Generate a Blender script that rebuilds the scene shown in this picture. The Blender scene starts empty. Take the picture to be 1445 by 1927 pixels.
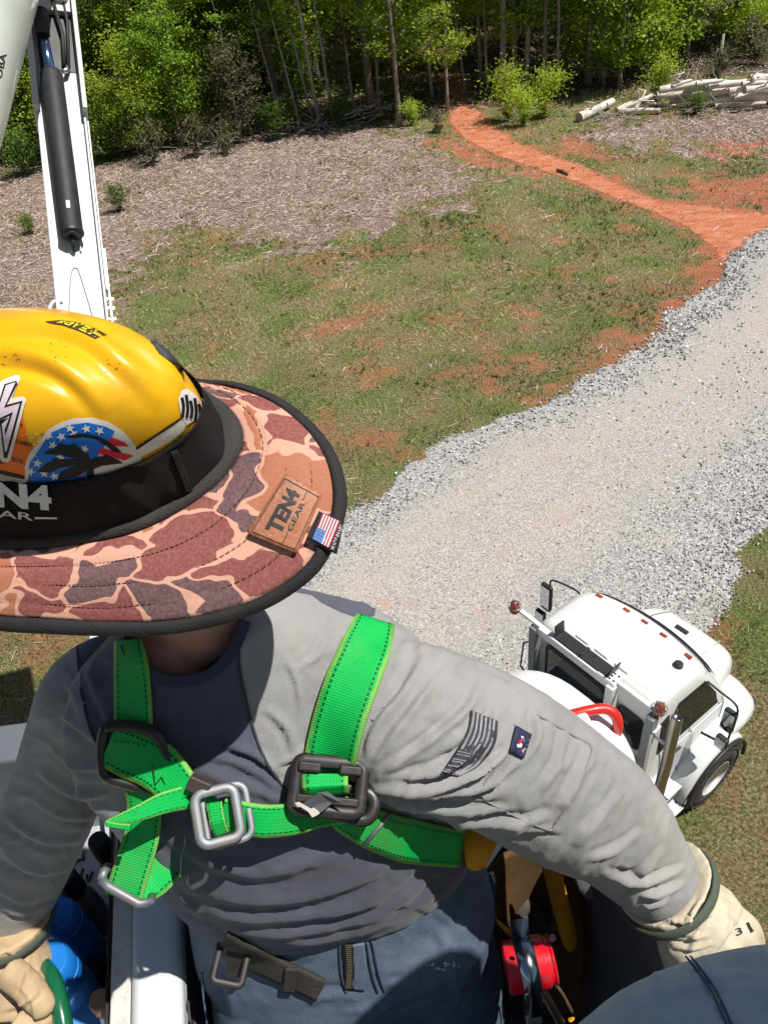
import bpy, bmesh, math, random
import numpy as np
from mathutils import Vector, Matrix
from mathutils.bvhtree import BVHTree
from mathutils.geometry import delaunay_2d_cdt
random.seed(7); RS=np.random.RandomState(7)
S=bpy.context.scene; COL=S.collection
# ------------------------------------------------------------------ camera, world, sun
HC=10.5; F0=1450.0; P_=math.radians(40); R_=math.radians(7.5)
vF=np.array([0,math.cos(P_),-math.sin(P_)]); vU=np.array([0,math.sin(P_),math.cos(P_)]); vR=np.array([1.,0,0])
vX=vR*math.cos(R_)-vU*math.sin(R_); vY=vU*math.cos(R_)+vR*math.sin(R_)
CP=np.array([0,0,HC])
cd=bpy.data.cameras.new('camera'); cam=bpy.data.objects.new('camera',cd); COL.objects.link(cam)
M=Matrix(((vX[0],vY[0],-vF[0],0),(vX[1],vY[1],-vF[1],0),(vX[2],vY[2],-vF[2],HC),(0,0,0,1)))
cam.matrix_world=M
cd.sensor_fit='VERTICAL'; cd.sensor_height=24; cd.lens=24*F0/1927; cd.clip_start=.02; cd.clip_end=2000
S.camera=cam
SUN=np.array([.42,-.13,.89]); SUN/=np.linalg.norm(SUN)
w=bpy.data.worlds.new('World'); S.world=w; w.use_nodes=True
nt=w.node_tree; bg=nt.nodes['Background']; sk=nt.nodes.new('ShaderNodeTexSky'); sk.sky_type='NISHITA'; sk.sun_disc=False
sk.sun_elevation=math.asin(SUN[2]); sk.sun_rotation=math.atan2(SUN[0],SUN[1])
nt.links.new(sk.outputs[0],bg.inputs[0]); bg.inputs[1].default_value=.05
sl=bpy.data.lights.new('sun','SUN'); sl.energy=5.0; sl.angle=math.radians(.5); sl.color=(1,.955,.89)
so=bpy.data.objects.new('sun',sl); COL.objects.link(so); so.rotation_euler=Vector(SUN).to_track_quat('Z','Y').to_euler()
S.view_settings.view_transform='Standard'; S.view_settings.look='None'; S.view_settings.exposure=0.14; S.view_settings.gamma=1
S.view_settings.use_curve_mapping=False
S.cycles.max_bounces=6; S.cycles.transparent_max_bounces=8; S.cycles.caustics_reflective=False; S.cycles.caustics_refractive=False
# ------------------------------------------------------------------ projection helpers
def ray(px,py): return vF+vX*((px-722.5)/F0)-vY*((py-963.5)/F0)
def C(px,py,d): return CP+ray(px,py)*d
def G(px,py,z=0.):
    d=ray(px,py); return CP+d*((HC-z)/-d[2])
def G2(pts,z=0.): return np.array([G(x,y,z)[:2] for x,y in pts])
def proj(P):
    v=np.asarray(P)-CP; d=v@vF
    return 722.5+F0*(v@vX)/d, 963.5-F0*(v@vY)/d, d
def nrm(v):
    v=np.asarray(v,float); return v/max(np.linalg.norm(v),1e-9)
# ------------------------------------------------------------------ numpy noise
_perm=RS.permutation(512)
_rt=RS.rand(1024)
def _h(ix,iy): return _rt[(_perm[(ix&255)]+_perm[(iy&255)]*3)&1023]
def vnoise(x,y):
    x=np.asarray(x,float); y=np.asarray(y,float)
    ix=np.floor(x).astype(int); iy=np.floor(y).astype(int); fx=x-ix; fy=y-iy
    fx=fx*fx*(3-2*fx); fy=fy*fy*(3-2*fy)
    a=_h(ix,iy);b=_h(ix+1,iy);c=_h(ix,iy+1);d=_h(ix+1,iy+1)
    return (a*(1-fx)+b*fx)*(1-fy)+(c*(1-fx)+d*fx)*fy
def fbm(x,y,o=4):
    s=0;a=.5;t=0
    for i in range(o):
        s=s+a*vnoise(x*2**i+17*i,y*2**i+9*i); t+=a; a*=.5
    return s/t
def sdpoly(P,poly):
    """signed distance, negative inside"""
    P=np.asarray(P,float); poly=np.asarray(poly,float); n=len(poly)
    d=np.full(len(P),1e9); ins=np.zeros(len(P),bool)
    for i in range(n):
        a=poly[i]; b=poly[(i+1)%n]; e=b-a; w_=P-a
        t=np.clip((w_@e)/max(e@e,1e-12),0,1); q=w_-t[:,None]*e
        d=np.minimum(d,(q*q).sum(1))
        c=((a[1]>P[:,1])!=(b[1]>P[:,1]))
        with np.errstate(divide='ignore',invalid='ignore'):
            xx=(b[0]-a[0])*(P[:,1]-a[1])/(b[1]-a[1]+1e-15)+a[0]
        ins^=c&(P[:,0]<xx)
    d=np.sqrt(d); return np.where(ins,-d,d)
def sstep(a,b,x):
    t=np.clip((x-a)/(b-a),0,1); return t*t*(3-2*t)
# ------------------------------------------------------------------ materials
def _nodes(name):
    m=bpy.data.materials.new(name); m.use_nodes=True; nt=m.node_tree
    return m,nt,nt.nodes['Principled BSDF']
def N(nt,t,**k):
    n=nt.nodes.new('ShaderNode'+t)
    for a,b in k.items():
        if a.startswith('i_'):
            key=a[2:]; key=int(key) if key.isdigit() else key.replace('_',' ')
            n.inputs[key].default_value=b
        else: setattr(n,a,b)
    return n
def LK(nt,a,b): nt.links.new(a,b)
def c4(c): return (c[0],c[1],c[2],1)
def mixc(nt,fac,a,b,bt='MIX'):
    n=nt.nodes.new('ShaderNodeMix'); n.data_type='RGBA'; n.blend_type=bt; n.clamp_result=False
    for i,v in ((0,fac),(6,a),(7,b)):
        if hasattr(v,'links') or hasattr(v,'is_linked'): LK(nt,v,n.inputs[i])
        elif i==0: n.inputs[0].default_value=v
        else: n.inputs[i].default_value=c4(v)
    return n.outputs[2]
def mth(nt,op,a,b=None,c=None,clamp=False):
    n=nt.nodes.new('ShaderNodeMath'); n.operation=op; n.use_clamp=clamp
    for i,v in enumerate((a,b,c)):
        if v is None: continue
        if hasattr(v,'is_linked'): LK(nt,v,n.inputs[i])
        else: n.inputs[i].default_value=v
    return n.outputs[0]
def ramp(nt,fac,stops,interp='LINEAR'):
    n=nt.nodes.new('ShaderNodeValToRGB'); e=n.color_ramp; e.interpolation=interp
    while len(e.elements)<len(stops): e.elements.new(.5)
    for i,(p,c) in enumerate(stops):
        e.elements[i].position=p; e.elements[i].color=c4(c) if hasattr(c,'__len__') else (c,c,c,1)
    LK(nt,fac,n.inputs[0]); return n.outputs[0]
def noise(nt,scale,detail=4,rough=.55,vec=None,dist=0.,ntype=None):
    n=N(nt,'TexNoise'); n.inputs['Scale'].default_value=scale; n.inputs['Detail'].default_value=detail
    n.inputs['Roughness'].default_value=rough; n.inputs['Distortion'].default_value=dist
    if vec is not None: LK(nt,vec,n.inputs['Vector'])
    return n.outputs[0]
def geo_pos(nt): return N(nt,'NewGeometry').outputs['Position']
def tex_obj(nt): return N(nt,'TexCoord').outputs['Object']
def attr(nt,name): n=N(nt,'Attribute'); n.attribute_name=name; return n.outputs['Fac']
def attrc(nt,name): n=N(nt,'Attribute'); n.attribute_name=name; return n.outputs['Color']
def bump(nt,h,strength,dist,nrml=None):
    n=N(nt,'Bump'); n.inputs['Strength'].default_value=strength; n.inputs['Distance'].default_value=dist
    LK(nt,h,n.inputs['Height'])
    if nrml is not None: LK(nt,nrml,n.inputs['Normal'])
    return n.outputs[0]
def pm(name,col,rough=.6,metal=0.,var=.18,vs=8.,bs=0.,bd=.002,bscale=60.,dirt=None,dirtamt=.4,dscale=5.,coat=0.,spec=.5,rvar=.1):
    """general material: colour with soft variation, dirt blotches, fine bump"""
    m,nt,b=_nodes(name); v=tex_obj(nt)
    n1=noise(nt,vs,5,.6,v)
    lo=tuple(x*(1-var) for x in col); hi=tuple(min(1,x*(1+var)) for x in col)
    c=ramp(nt,n1,[(.3,lo),(.7,hi)])
    if dirt is not None:
        n2=noise(nt,dscale,6,.7,v); f=ramp(nt,n2,[(.48,0.),(.72,dirtamt)])
        c=mixc(nt,f,c,dirt)
    LK(nt,c,b.inputs['Base Color'])
    r=mth(nt,'MULTIPLY_ADD',n1,rvar*2,rough-rvar); LK(nt,r,b.inputs['Roughness'])
    b.inputs['Metallic'].default_value=metal; b.inputs['Coat Weight'].default_value=coat; b.inputs['Specular IOR Level'].default_value=spec
    if bs>0: LK(nt,bump(nt,noise(nt,bscale,3,.6,v),bs,bd),b.inputs['Normal'])
    return m
# ------------------------------------------------------------------ object helpers
def tag(o,label=None,cat=None,group=None,kind=None):
    if label: o['label']=label
    if cat: o['category']=cat
    if group: o['group']=group
    if kind: o['kind']=kind
    return o
WL={}
def thing(name,loc,label=None,cat=None,group=None):
    o=bpy.data.objects.new(name,None); COL.objects.link(o); o.location=Vector(loc); o.empty_display_size=.1
    WL[o.name]=np.array(loc,float); return tag(o,label,cat,group)
def mesh(name,V,Fc,mat=None,parent=None,smooth=False,mats=None,mi=None,origin=None,attrs=None,uv=None):
    V=np.asarray(V,float)
    if parent is not None: pl=WL[parent.name]; org=pl+0
    else: pl=np.zeros(3)
    if parent is None:
        org=np.array([V[:,0].mean(),V[:,1].mean(),V[:,2].min()]) if origin is None else np.array(origin,float)
    me=bpy.data.meshes.new(name); me.from_pydata((V-org).tolist(),[],[tuple(f) for f in Fc] if not isinstance(Fc,np.ndarray) else Fc.tolist())
    for m_ in (mats or ([mat] if mat else [])): me.materials.append(m_)
    if mi is not None: me.polygons.foreach_set('material_index',np.asarray(mi,dtype=np.int32))
    if smooth: me.polygons.foreach_set('use_smooth',np.ones(len(me.polygons),dtype=bool))
    if attrs:
        for k,a in attrs.items():
            a=np.asarray(a)
            if a.ndim==1:
                at=me.attributes.new(k,'FLOAT','POINT'); at.data.foreach_set('value',a.astype(np.float32))
            else:
                at=me.attributes.new(k,'FLOAT_COLOR','POINT'); at.data.foreach_set('color',np.hstack([a,np.ones((len(a),1))]).astype(np.float32).ravel())
    me.update()
    o=bpy.data.objects.new(name,me); COL.objects.link(o)
    if parent is not None: o.parent=parent; o.location=(0,0,0); WL[o.name]=org
    else: o.location=Vector(org); WL[o.name]=org
    return o
def fastmesh(name,V,nper,mat,attrs=None,parent=None,smooth=False,kind=None):
    """V: (n*nper,3) separate polygons of nper verts"""
    V=np.asarray(V,np.float32); n=len(V)//nper; me=bpy.data.meshes.new(name)
    me.vertices.add(len(V)); me.vertices.foreach_set('co',V.ravel())
    me.loops.add(len(V)); me.loops.foreach_set('vertex_index',np.arange(len(V),dtype=np.int32))
    me.polygons.add(n); me.polygons.foreach_set('loop_start',np.arange(0,len(V),nper,dtype=np.int32))
    try: me.polygons.foreach_set('loop_total',np.full(n,nper,dtype=np.int32))
    except Exception: pass
    if mat: me.materials.append(mat)
    if attrs:
        for k,a in attrs.items():
            at=me.attributes.new(k,'FLOAT','POINT'); at.data.foreach_set('value',np.asarray(a,np.float32))
    me.update(calc_edges=True)
    if smooth: me.polygons.foreach_set('use_smooth',np.ones(n,dtype=bool))
    if name is None: return me
    o=bpy.data.objects.new(name,me)
    if parent is not None: o.parent=parent
    COL.objects.link(o); WL[o.name]=np.zeros(3) if parent is None else WL[parent.name]
    if kind: o['kind']=kind
    return o
class MB:
    """collects shapes into one mesh"""
    def __init__(s): s.V=[];s.F=[];s.n=0
    def add(s,V,F):
        V=np.asarray(V,float); s.V.append(V); s.F+= [tuple(i+s.n for i in f) for f in F]; s.n+=len(V); return s
    def box(s,c,ax,ay,az):
        """c centre, ax,ay,az half vectors"""
        c,ax,ay,az=map(lambda q:np.asarray(q,float),(c,ax,ay,az)); V=[c+i*ax+j*ay+k*az for i in(-1,1) for j in(-1,1) for k in(-1,1)]
        return s.add(V,[(0,1,3,2),(4,6,7,5),(0,4,5,1),(2,3,7,6),(0,2,6,4),(1,5,7,3)])
    def hull8(s,V): return s.add(V,[(0,1,3,2),(4,6,7,5),(0,4,5,1),(2,3,7,6),(0,2,6,4),(1,5,7,3)])
    def rings(s,R,close=True,cap0=True,cap1=True,loop=False):
        R=[np.asarray(r,float) for r in R]; m=len(R[0]); V=np.vstack(R); F=[]
        nn=len(R)
        for i in range(nn if loop else nn-1):
            j=(i+1)%nn
            for k in range(m if close else m-1):
                l=(k+1)%m; F.append((i*m+k,i*m+l,j*m+l,j*m+k))
        if cap0 and not loop: F.append(tuple(range(m))[::-1])
        if cap1 and not loop: F.append(tuple((nn-1)*m+k for k in range(m)))
        return s.add(V,F)
    def tube(s,P,r,n=10,cap=True,loop=False,up=None,sx=1.,sy=1.):
        P=np.asarray(P,float); r=np.broadcast_to(np.asarray(r,float),(len(P),))
        T=np.gradient(P,axis=0) if not loop else (np.roll(P,-1,0)-np.roll(P,1,0))
        T/=np.linalg.norm(T,axis=1)[:,None]+1e-12
        u=np.array(up if up is not None else ([0,0,1] if abs(T[0][2])<.9 else [1,0,0]),float)
        R=[];a=np.linspace(0,2*math.pi,n,endpoint=False)
        for i in range(len(P)):
            u=u-T[i]*(u@T[i]); u=nrm(u); v=np.cross(T[i],u)
            R.append(P[i]+r[i]*(sx*np.cos(a)[:,None]*u+sy*np.sin(a)[:,None]*v))
        return s.rings(R,True,cap,cap,loop)
    def lathe(s,c,ax,prof,n=24,cap=True):
        """prof [(t along axis,radius)]"""
        ax=nrm(ax); u=nrm(np.cross(ax,[0,0,1] if abs(ax[2])<.9 else [1,0,0])); v=np.cross(ax,u); a=np.linspace(0,2*math.pi,n,endpoint=False)
        R=[np.asarray(c,float)+ax*t+r*(np.cos(a)[:,None]*u+np.sin(a)[:,None]*v) for t,r in prof]
        return s.rings(R,True,cap,cap)
    def quadgrid(s,Gd,close_u=False):
        a,b=len(Gd),len(Gd[0]); V=np.asarray(Gd,float).reshape(-1,3); F=[]
        for i in range(a-1):
            for j in range(b if close_u else b-1):
                k=(j+1)%b; F.append((i*b+j,i*b+k,(i+1)*b+k,(i+1)*b+j))
        return s.add(V,F)
    def obj(s,name,mat,parent=None,smooth=False,bev=0.,seg=2,solid=0.,sub=0,auto=None,kind=None,mats=None):
        o=mesh(name,np.vstack(s.V),s.F,mat,parent,smooth or bev>0 or sub>0,mats=mats)
        if solid: md=o.modifiers.new('s','SOLIDIFY'); md.thickness=solid; md.offset=0
        if sub: md=o.modifiers.new('u','SUBSURF'); md.levels=sub; md.render_levels=sub
        if bev>0:
            md=o.modifiers.new('b','BEVEL'); md.width=bev; md.segments=seg; md.limit_method='ANGLE'; md.angle_limit=math.radians(35)
            md.harden_normals=True
        if kind: o['kind']=kind
        return o
def smooth_curve(P,n=8,closed=False):
    """Catmull-Rom through points"""
    P=np.asarray(P,float); m=len(P); out=[]
    for i in range(m if closed else m-1):
        if closed: a,b,c,d=P[(i-1)%m],P[i],P[(i+1)%m],P[(i+2)%m]
        else: a,b,c,d=P[max(i-1,0)],P[i],P[i+1],P[min(i+2,m-1)]
        for t in np.linspace(0,1,n,endpoint=False):
            out.append(.5*((2*b)+(-a+c)*t+(2*a-5*b+4*c-d)*t*t+(-a+3*b-3*c+d)*t**3))
    if not closed: out.append(P[-1])
    return np.array(out)
def copy_tree(o,loc,rz=0.,sc=1.,label=None,group=None):
    r=o.copy(); COL.objects.link(r); r.location=Vector(loc); r.rotation_euler=(0,0,rz); r.scale=(sc,sc,sc)
    if label: r['label']=label
    if group: r['group']=group
    for ch in list(o.children):
        c=ch.copy(); COL.objects.link(c); c.parent=r
        for g in list(ch.children):
            d=g.copy(); COL.objects.link(d); d.parent=c
    return r
# ================================================================== GROUND
def polyP(pts): return G2(pts)
roadL=G2([(560,1060),(640,985),(700,950),(760,900),(830,850),(900,810),(950,788),(1010,770),(1060,745),(1110,712),(1160,690),(1220,650),(1270,610),(1320,560),(1362,515),(1390,465),(1445,438)])
roadR=G2([(1445,985),(1410,1040),(1360,1110),(1310,1150)])
dv=nrm(np.array([.8,.6]))
dq=nrm(np.array([.93,.37]))
ROAD=np.vstack([[roadL[0]-dv*30],roadL,[roadL[-1]+dq*12],[roadL[-1]+dq*60],[roadR[0]+dv*60],roadR,[[3.6,7.3]],[[2.2,6.2]],[np.array([2.2,6.2])-dv*30]])
TRK=G2([(868,196),(905,205),(935,240),(985,270),(1040,288),(1100,312),(1170,345),(1250,375),(1330,385),(1400,395),(1445,400),(1560,400),(1560,470),(1445,455),(1385,470),(1372,520),(1350,500),(1340,470),(1290,430),(1215,395),(1150,372),(1080,345),(1010,320),(930,292),(870,262),(842,228),(845,205)])
CLAY=[G2(q) for q in ([(850,196),(900,200),(880,150),(850,110),(800,60),(780,60),(820,130)],
 [(1260,335),(1330,340),(1445,330),(1600,330),(1600,420),(1445,400),(1340,388),(1280,365)],
 [(800,262),(860,262),(930,300),(1010,330),(1050,345),(960,330),(880,310),(820,285)],
 [(1040,255),(1100,262),(1140,280),(1140,310),(1080,300),(1030,280)],[(1300,265),(1445,262),(1445,302),(1340,295)])]
CLAYP=G2([(860,590),(905,600),(700,705),(1125,640),(1010,740),(640,615),(1150,650),(1180,435),(1060,450),(690,640),(980,590),(1270,555),(1330,540),(930,720),(1000,690),(1010,880),(1090,700),(700,830),(1330,1180),(1290,580),(1240,620),(1310,600)])
CHIPS=[G2(q) for q in ([(-200,330),(170,330),(330,262),(600,240),(760,246),(830,300),(905,335),(850,385),(700,430),(640,455),(560,480),(420,440),(330,440),(230,520),(180,560),(0,600),(-200,620)],
 [(1120,230),(1445,190),(1700,190),(1700,300),(1445,292),(1330,285),(1240,265),(1150,300),(1090,255)])]
xs=np.unique(np.concatenate([[-700,-350,-160,-90,-60,-45,-36],np.arange(-30,42,.22),[46,55,70,110,200,400,700]]))
ys=np.unique(np.concatenate([[-300,-120,-60,-30,-14,-6,-2],np.arange(0,30,.16),np.arange(30,62,.3),[63,66,70,76,84,95,120,180,300,700]]))
gx,gy=np.meshgrid(xs,ys); GP=np.stack([gx.ravel(),gy.ravel()],1)
def fields(P):
    n1=fbm(P[:,0]*.5,P[:,1]*.5); n2=fbm(P[:,0]*1.7+50,P[:,1]*1.7); n3=fbm(P[:,0]*.9+9,P[:,1]*.9+80,5)
    chips=np.zeros(len(P)); 
    for q in CHIPS: chips=np.maximum(chips,sstep(1.6,-1.6,sdpoly(P,q)+(n2-.5)*5.5+(n3-.5)*3))
    clay=sstep(.5,-.35,sdpoly(P,TRK)+(n3-.5)*1.6)
    for q in CLAY: clay=np.maximum(clay,.9*sstep(.6,-.6,sdpoly(P,q)+(n2-.5)*2.6))
    for c in CLAYP:
        d=np.hypot((P[:,0]-c[0]),(P[:,1]-c[1])*.85); clay=np.maximum(clay,.62*sstep(.9,.0,d+(n2-.5)*2.2))
    clay=np.maximum(clay,.52*sstep(.50,.72,n3)*(P[:,1]<44)*(1-chips*.35))
    # clay rim along left road edge
    rd=sdpoly(P,ROAD); clay=np.maximum(clay,.95*sstep(1.5,.1,rd+(n3-.5)*3.4)*sstep(3.,8.,P[:,0])*(P[:,1]>14))
    wood=sstep(-.8,.8,P[:,1]-44.5+(n1-.5)*2+.05*P[:,0]*0)
    dark=sstep(.46,.66,n2*.5+n1*.5)
    return chips,clay,wood,rd,dark,n1,n2,n3
chips,clay,wood,rd,dark,n1,n2,n3=fields(GP)
gz=(fbm(GP[:,0]*.25,GP[:,1]*.25)-.5)*.22*sstep(.5,4,rd)+(n2-.5)*.05*sstep(0,1,rd)
trd=sdpoly(GP,TRK)
gz-= .05*sstep(.3,-.6,trd)
gz+=sstep(48,110,GP[:,1])*3.0
W_=len(xs);H_=len(ys)
idx=np.arange(W_*H_).reshape(H_,W_)
Fg=np.stack([idx[:-1,:-1].ravel(),idx[:-1,1:].ravel(),idx[1:,1:].ravel(),idx[1:,:-1].ravel()],1)
m,nt,b=_nodes('ground_soil_and_grass'); pos=geo_pos(nt)
nf=noise(nt,9,6,.75,pos); nc=noise(nt,2.2,5,.6,pos); nm=ramp(nt,noise(nt,20,7,.8,pos),[(.28,.0),(.72,1.)])
mp=N(nt,'Mapping'); LK(nt,pos,mp.inputs[0]); mp.inputs['Scale'].default_value=(1,1,1)
grass=ramp(nt,nm,[(.25,(.08,.10,.035)),(.45,(.21,.22,.085)),(.6,(.38,.32,.16)),(.78,(.60,.50,.32))])
grass2=ramp(nt,nm,[(.25,(.11,.08,.04)),(.5,(.31,.21,.11)),(.75,(.56,.39,.24))])
g=mixc(nt,ramp(nt,nc,[(.44,0.),(.6,1.)]),grass,grass2)
g=mixc(nt,ramp(nt,noise(nt,.55,4,.6,pos),[(.46,0.),(.6,.75)]),g,ramp(nt,nm,[(.25,(.06,.12,.025)),(.5,(.14,.235,.05)),(.75,(.34,.38,.14))]))
vor=N(nt,'TexVoronoi'); LK(nt,pos,vor.inputs['Vector']); vor.inputs['Scale'].default_value=22
chipc=ramp(nt,nm,[(.22,(.12,.08,.065)),(.42,(.31,.22,.175)),(.58,(.47,.36,.31)),(.75,(.68,.57,.51))])
chipc=mixc(nt,ramp(nt,noise(nt,.35,5,.6,pos),[(.35,.15),(.65,.65)]),chipc,ramp(nt,nc,[(.3,(.36,.19,.12)),(.7,(.33,.29,.28))]))
clayc=ramp(nt,mth(nt,'ADD',mth(nt,'MULTIPLY',nm,.5),mth(nt,'MULTIPLY',nc,.5)),[(.3,(.36,.115,.06)),(.5,(.56,.21,.11)),(.7,(.68,.32,.20))])
litter=ramp(nt,nm,[(.3,(.035,.026,.016)),(.55,(.12,.085,.055)),(.75,(.32,.24,.17))])
def brk(at,amt=1.3):
    v=mth(nt,'MULTIPLY_ADD',mth(nt,'SUBTRACT',nf,.5),amt,attr(nt,at)); return ramp(nt,v,[(.38,0.),(.62,1.)])
c=mixc(nt,brk('chips'),g,chipc)
c=mixc(nt,brk('wood'),c,litter)
c=mixc(nt,ramp(nt,mth(nt,'MULTIPLY_ADD',mth(nt,'SUBTRACT',nf,.5),2.4,attr(nt,'clay')),[(.36,0.),(.75,1.)]),c,clayc)
LK(nt,c,b.inputs['Base Color']); b.inputs['Roughness'].default_value=.95; b.inputs['Specular IOR Level'].default_value=.15
hh=mth(nt,'ADD',nm,mth(nt,'MULTIPLY',nf,1.5)); LK(nt,bump(nt,hh,.9,.06),b.inputs['Normal'])
mat_ground=m
go=mesh('ground',np.column_stack([GP,gz]),Fg,mat_ground,smooth=True,attrs=dict(chips=chips,clay=clay,wood=wood),origin=(0,0,0)); go['kind']='structure'
def gz_at(P):
    P=np.atleast_2d(P); n2_=fbm(P[:,0]*1.7+50,P[:,1]*1.7); rd_=sdpoly(P,ROAD)
    return (fbm(P[:,0]*.25,P[:,1]*.25)-.5)*.22*sstep(.5,4,rd_)+(n2_-.5)*.05*sstep(0,1,rd_)-.05*sstep(.3,-.6,sdpoly(P,TRK))+sstep(48,110,P[:,1])*3.0
def gzp(x,y): return float(gz_at(np.array([[x,y]]))[0])
# gravel road sheet
rx=np.arange(-34,62,.2); ry=np.arange(-22,60,.2); a_,b_=np.meshgrid(rx,ry); RP=np.stack([a_.ravel(),b_.ravel()],1)
sd=sdpoly(RP,ROAD)+(fbm(RP[:,0]*1.3,RP[:,1]*1.3,4)-.5)*1.1
keep=sd<.45; ii=np.full(len(RP),-1); ii[keep]=np.arange(keep.sum())
gi=np.arange(len(RP)).reshape(len(ry),len(rx)); q=np.stack([gi[:-1,:-1].ravel(),gi[:-1,1:].ravel(),gi[1:,1:].ravel(),gi[1:,:-1].ravel()],1)
q=ii[q]; q=q[(q>=0).all(1)]
RK=RP[keep]; sdk=sd[keep]
rz=.03+.035*sstep(-.1,-1.2,sdk)-.03*sstep(-.2,.3,sdk)+(fbm(RK[:,0]*.6,RK[:,1]*.6)-.5)*.03+.0
m,nt,b=_nodes('gravel'); pos=geo_pos(nt)
v1=N(nt,'TexVoronoi'); LK(nt,pos,v1.inputs['Vector']); v1.inputs['Scale'].default_value=26
v2=N(nt,'TexVoronoi'); LK(nt,pos,v2.inputs['Vector']); v2.inputs['Scale'].default_value=44
nb=noise(nt,.8,5,.6,pos); nm=noise(nt,50,3,.7,pos)
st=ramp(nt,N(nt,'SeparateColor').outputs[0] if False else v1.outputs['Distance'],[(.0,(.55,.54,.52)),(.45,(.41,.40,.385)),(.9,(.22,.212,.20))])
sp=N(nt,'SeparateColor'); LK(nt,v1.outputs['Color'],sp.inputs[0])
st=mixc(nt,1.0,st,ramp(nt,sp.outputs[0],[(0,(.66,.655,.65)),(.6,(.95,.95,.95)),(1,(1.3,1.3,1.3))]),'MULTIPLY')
sp2=N(nt,'SeparateColor'); LK(nt,v2.outputs['Color'],sp2.inputs[0])
fine=ramp(nt,mth(nt,'ADD',mth(nt,'MULTIPLY',sp2.outputs[0],.55),mth(nt,'MULTIPLY',nm,.45)),[(.2,(.22,.205,.185)),(.5,(.365,.345,.315)),(.8,(.57,.545,.515))])
fine=mixc(nt,ramp(nt,noise(nt,1.6,4,.6,pos),[(.58,0.),(.72,.5)]),fine,(.50,.27,.17))
fine=mixc(nt,mth(nt,'MULTIPLY',attr(nt,'rut'),ramp(nt,noise(nt,.9,4,.6,pos),[(.35,.1),(.65,.75)])),fine,mixc(nt,.5,fine,(.50,.40,.33)))
edge=mth(nt,'MULTIPLY_ADD',mth(nt,'SUBTRACT',nb,.5),2.2,attr(nt,'coarse'))
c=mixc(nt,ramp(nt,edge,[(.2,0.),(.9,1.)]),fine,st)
LK(nt,c,b.inputs['Base Color']); b.inputs['Roughness'].default_value=.85
hb=mth(nt,'MULTIPLY',v1.outputs['Distance'],-1.); LK(nt,bump(nt,mth(nt,'ADD',hb,mth(nt,'MULTIPLY',nm,.4)),.6,.018),b.inputs['Normal'])
tr=N(nt,'BsdfTransparent'); ms=N(nt,'MixShader'); al=ramp(nt,mth(nt,'MULTIPLY_ADD',mth(nt,'SUBTRACT',noise(nt,14,4,.7,pos),.5),1.2,attr(nt,'edge')),[(.47,0.),(.53,1.)],'LINEAR')
LK(nt,al,ms.inputs[0]); LK(nt,tr.outputs[0],ms.inputs[1]); LK(nt,b.outputs[0],ms.inputs[2]); LK(nt,ms.outputs[0],nt.nodes['Material Output'].inputs[0])
mat_gravel=m
_sdR=sdk
coarse=np.maximum(sstep(-1.3,-.3,sdk),.9*sstep(2.2,.5,np.abs((RK-roadR[2])@np.array([-.6,.8])))*(RK[:,0]>0))
# right hand side band is wide and coarse
perp=(RK-roadR[2])@np.array([-.6,.8]); coarse=np.maximum(coarse,sstep(3.2,1.6,perp)*(RK[:,1]<20))
rut_=np.maximum(np.exp(-((sdk+1.7)/.35)**2),np.exp(-((sdk+3.4)/.4)**2))
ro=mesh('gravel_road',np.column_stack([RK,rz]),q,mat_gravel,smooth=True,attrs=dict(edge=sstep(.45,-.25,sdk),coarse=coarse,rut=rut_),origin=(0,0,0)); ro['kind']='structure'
# dirt track sheet
tx=np.arange(4,40,.16); ty=np.arange(15,62,.16); a_,b_=np.meshgrid(tx,ty); TP=np.stack([a_.ravel(),b_.ravel()],1)
sdt=sdpoly(TP,TRK); k2=(sdt<.35); ii=np.full(len(TP),-1); ii[k2]=np.arange(k2.sum())
gi=np.arange(len(TP)).reshape(len(ty),len(tx)); q=np.stack([gi[:-1,:-1].ravel(),gi[:-1,1:].ravel(),gi[1:,1:].ravel(),gi[1:,:-1].ravel()],1); q=ii[q]; q=q[(q>=0).all(1)]
TK=TP[k2]; sdt=sdt[k2]; gzk=gz_at(TK)
rut=(fbm(TK[:,0]*1.1,TK[:,1]*1.1)-.5)*3
m,nt,b=_nodes('red_clay_track'); pos=geo_pos(nt)
nm=noise(nt,22,5,.7,pos); mp=N(nt,'Mapping'); LK(nt,pos,mp.inputs[0]); mp.inputs['Rotation'].default_value=(0,0,math.radians(38)); mp.inputs['Scale'].default_value=(1.,2.6,1)
nr=noise(nt,1.3,4,.6,mp.outputs[0])
c=ramp(nt,mth(nt,'ADD',mth(nt,'MULTIPLY',nm,.4),mth(nt,'MULTIPLY',nr,.6)),[(.28,(.38,.11,.05)),(.5,(.62,.22,.115)),(.70,(.78,.42,.28))])
LK(nt,c,b.inputs['Base Color']); b.inputs['Roughness'].default_value=.95; b.inputs['Specular IOR Level'].default_value=.1
LK(nt,bump(nt,mth(nt,'ADD',nm,nr),.9,.08),b.inputs['Normal'])
tr=N(nt,'BsdfTransparent'); ms=N(nt,'MixShader'); al=ramp(nt,mth(nt,'MULTIPLY_ADD',mth(nt,'SUBTRACT',noise(nt,6,5,.7,pos),.5),1.6,attr(nt,'edge')),[(.46,0.),(.56,1.)])
LK(nt,al,ms.inputs[0]); LK(nt,tr.outputs[0],ms.inputs[1]); LK(nt,b.outputs[0],ms.inputs[2]); LK(nt,ms.outputs[0],nt.nodes['Material Output'].inputs[0])
to=mesh('dirt_track',np.column_stack([TK,gzk+.012+.012*rut*sstep(0,-.8,sdt)]),q,m,smooth=True,attrs=dict(edge=sstep(.35,-.6,sdt)),origin=(0,0,0)); to['kind']='structure'
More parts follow.
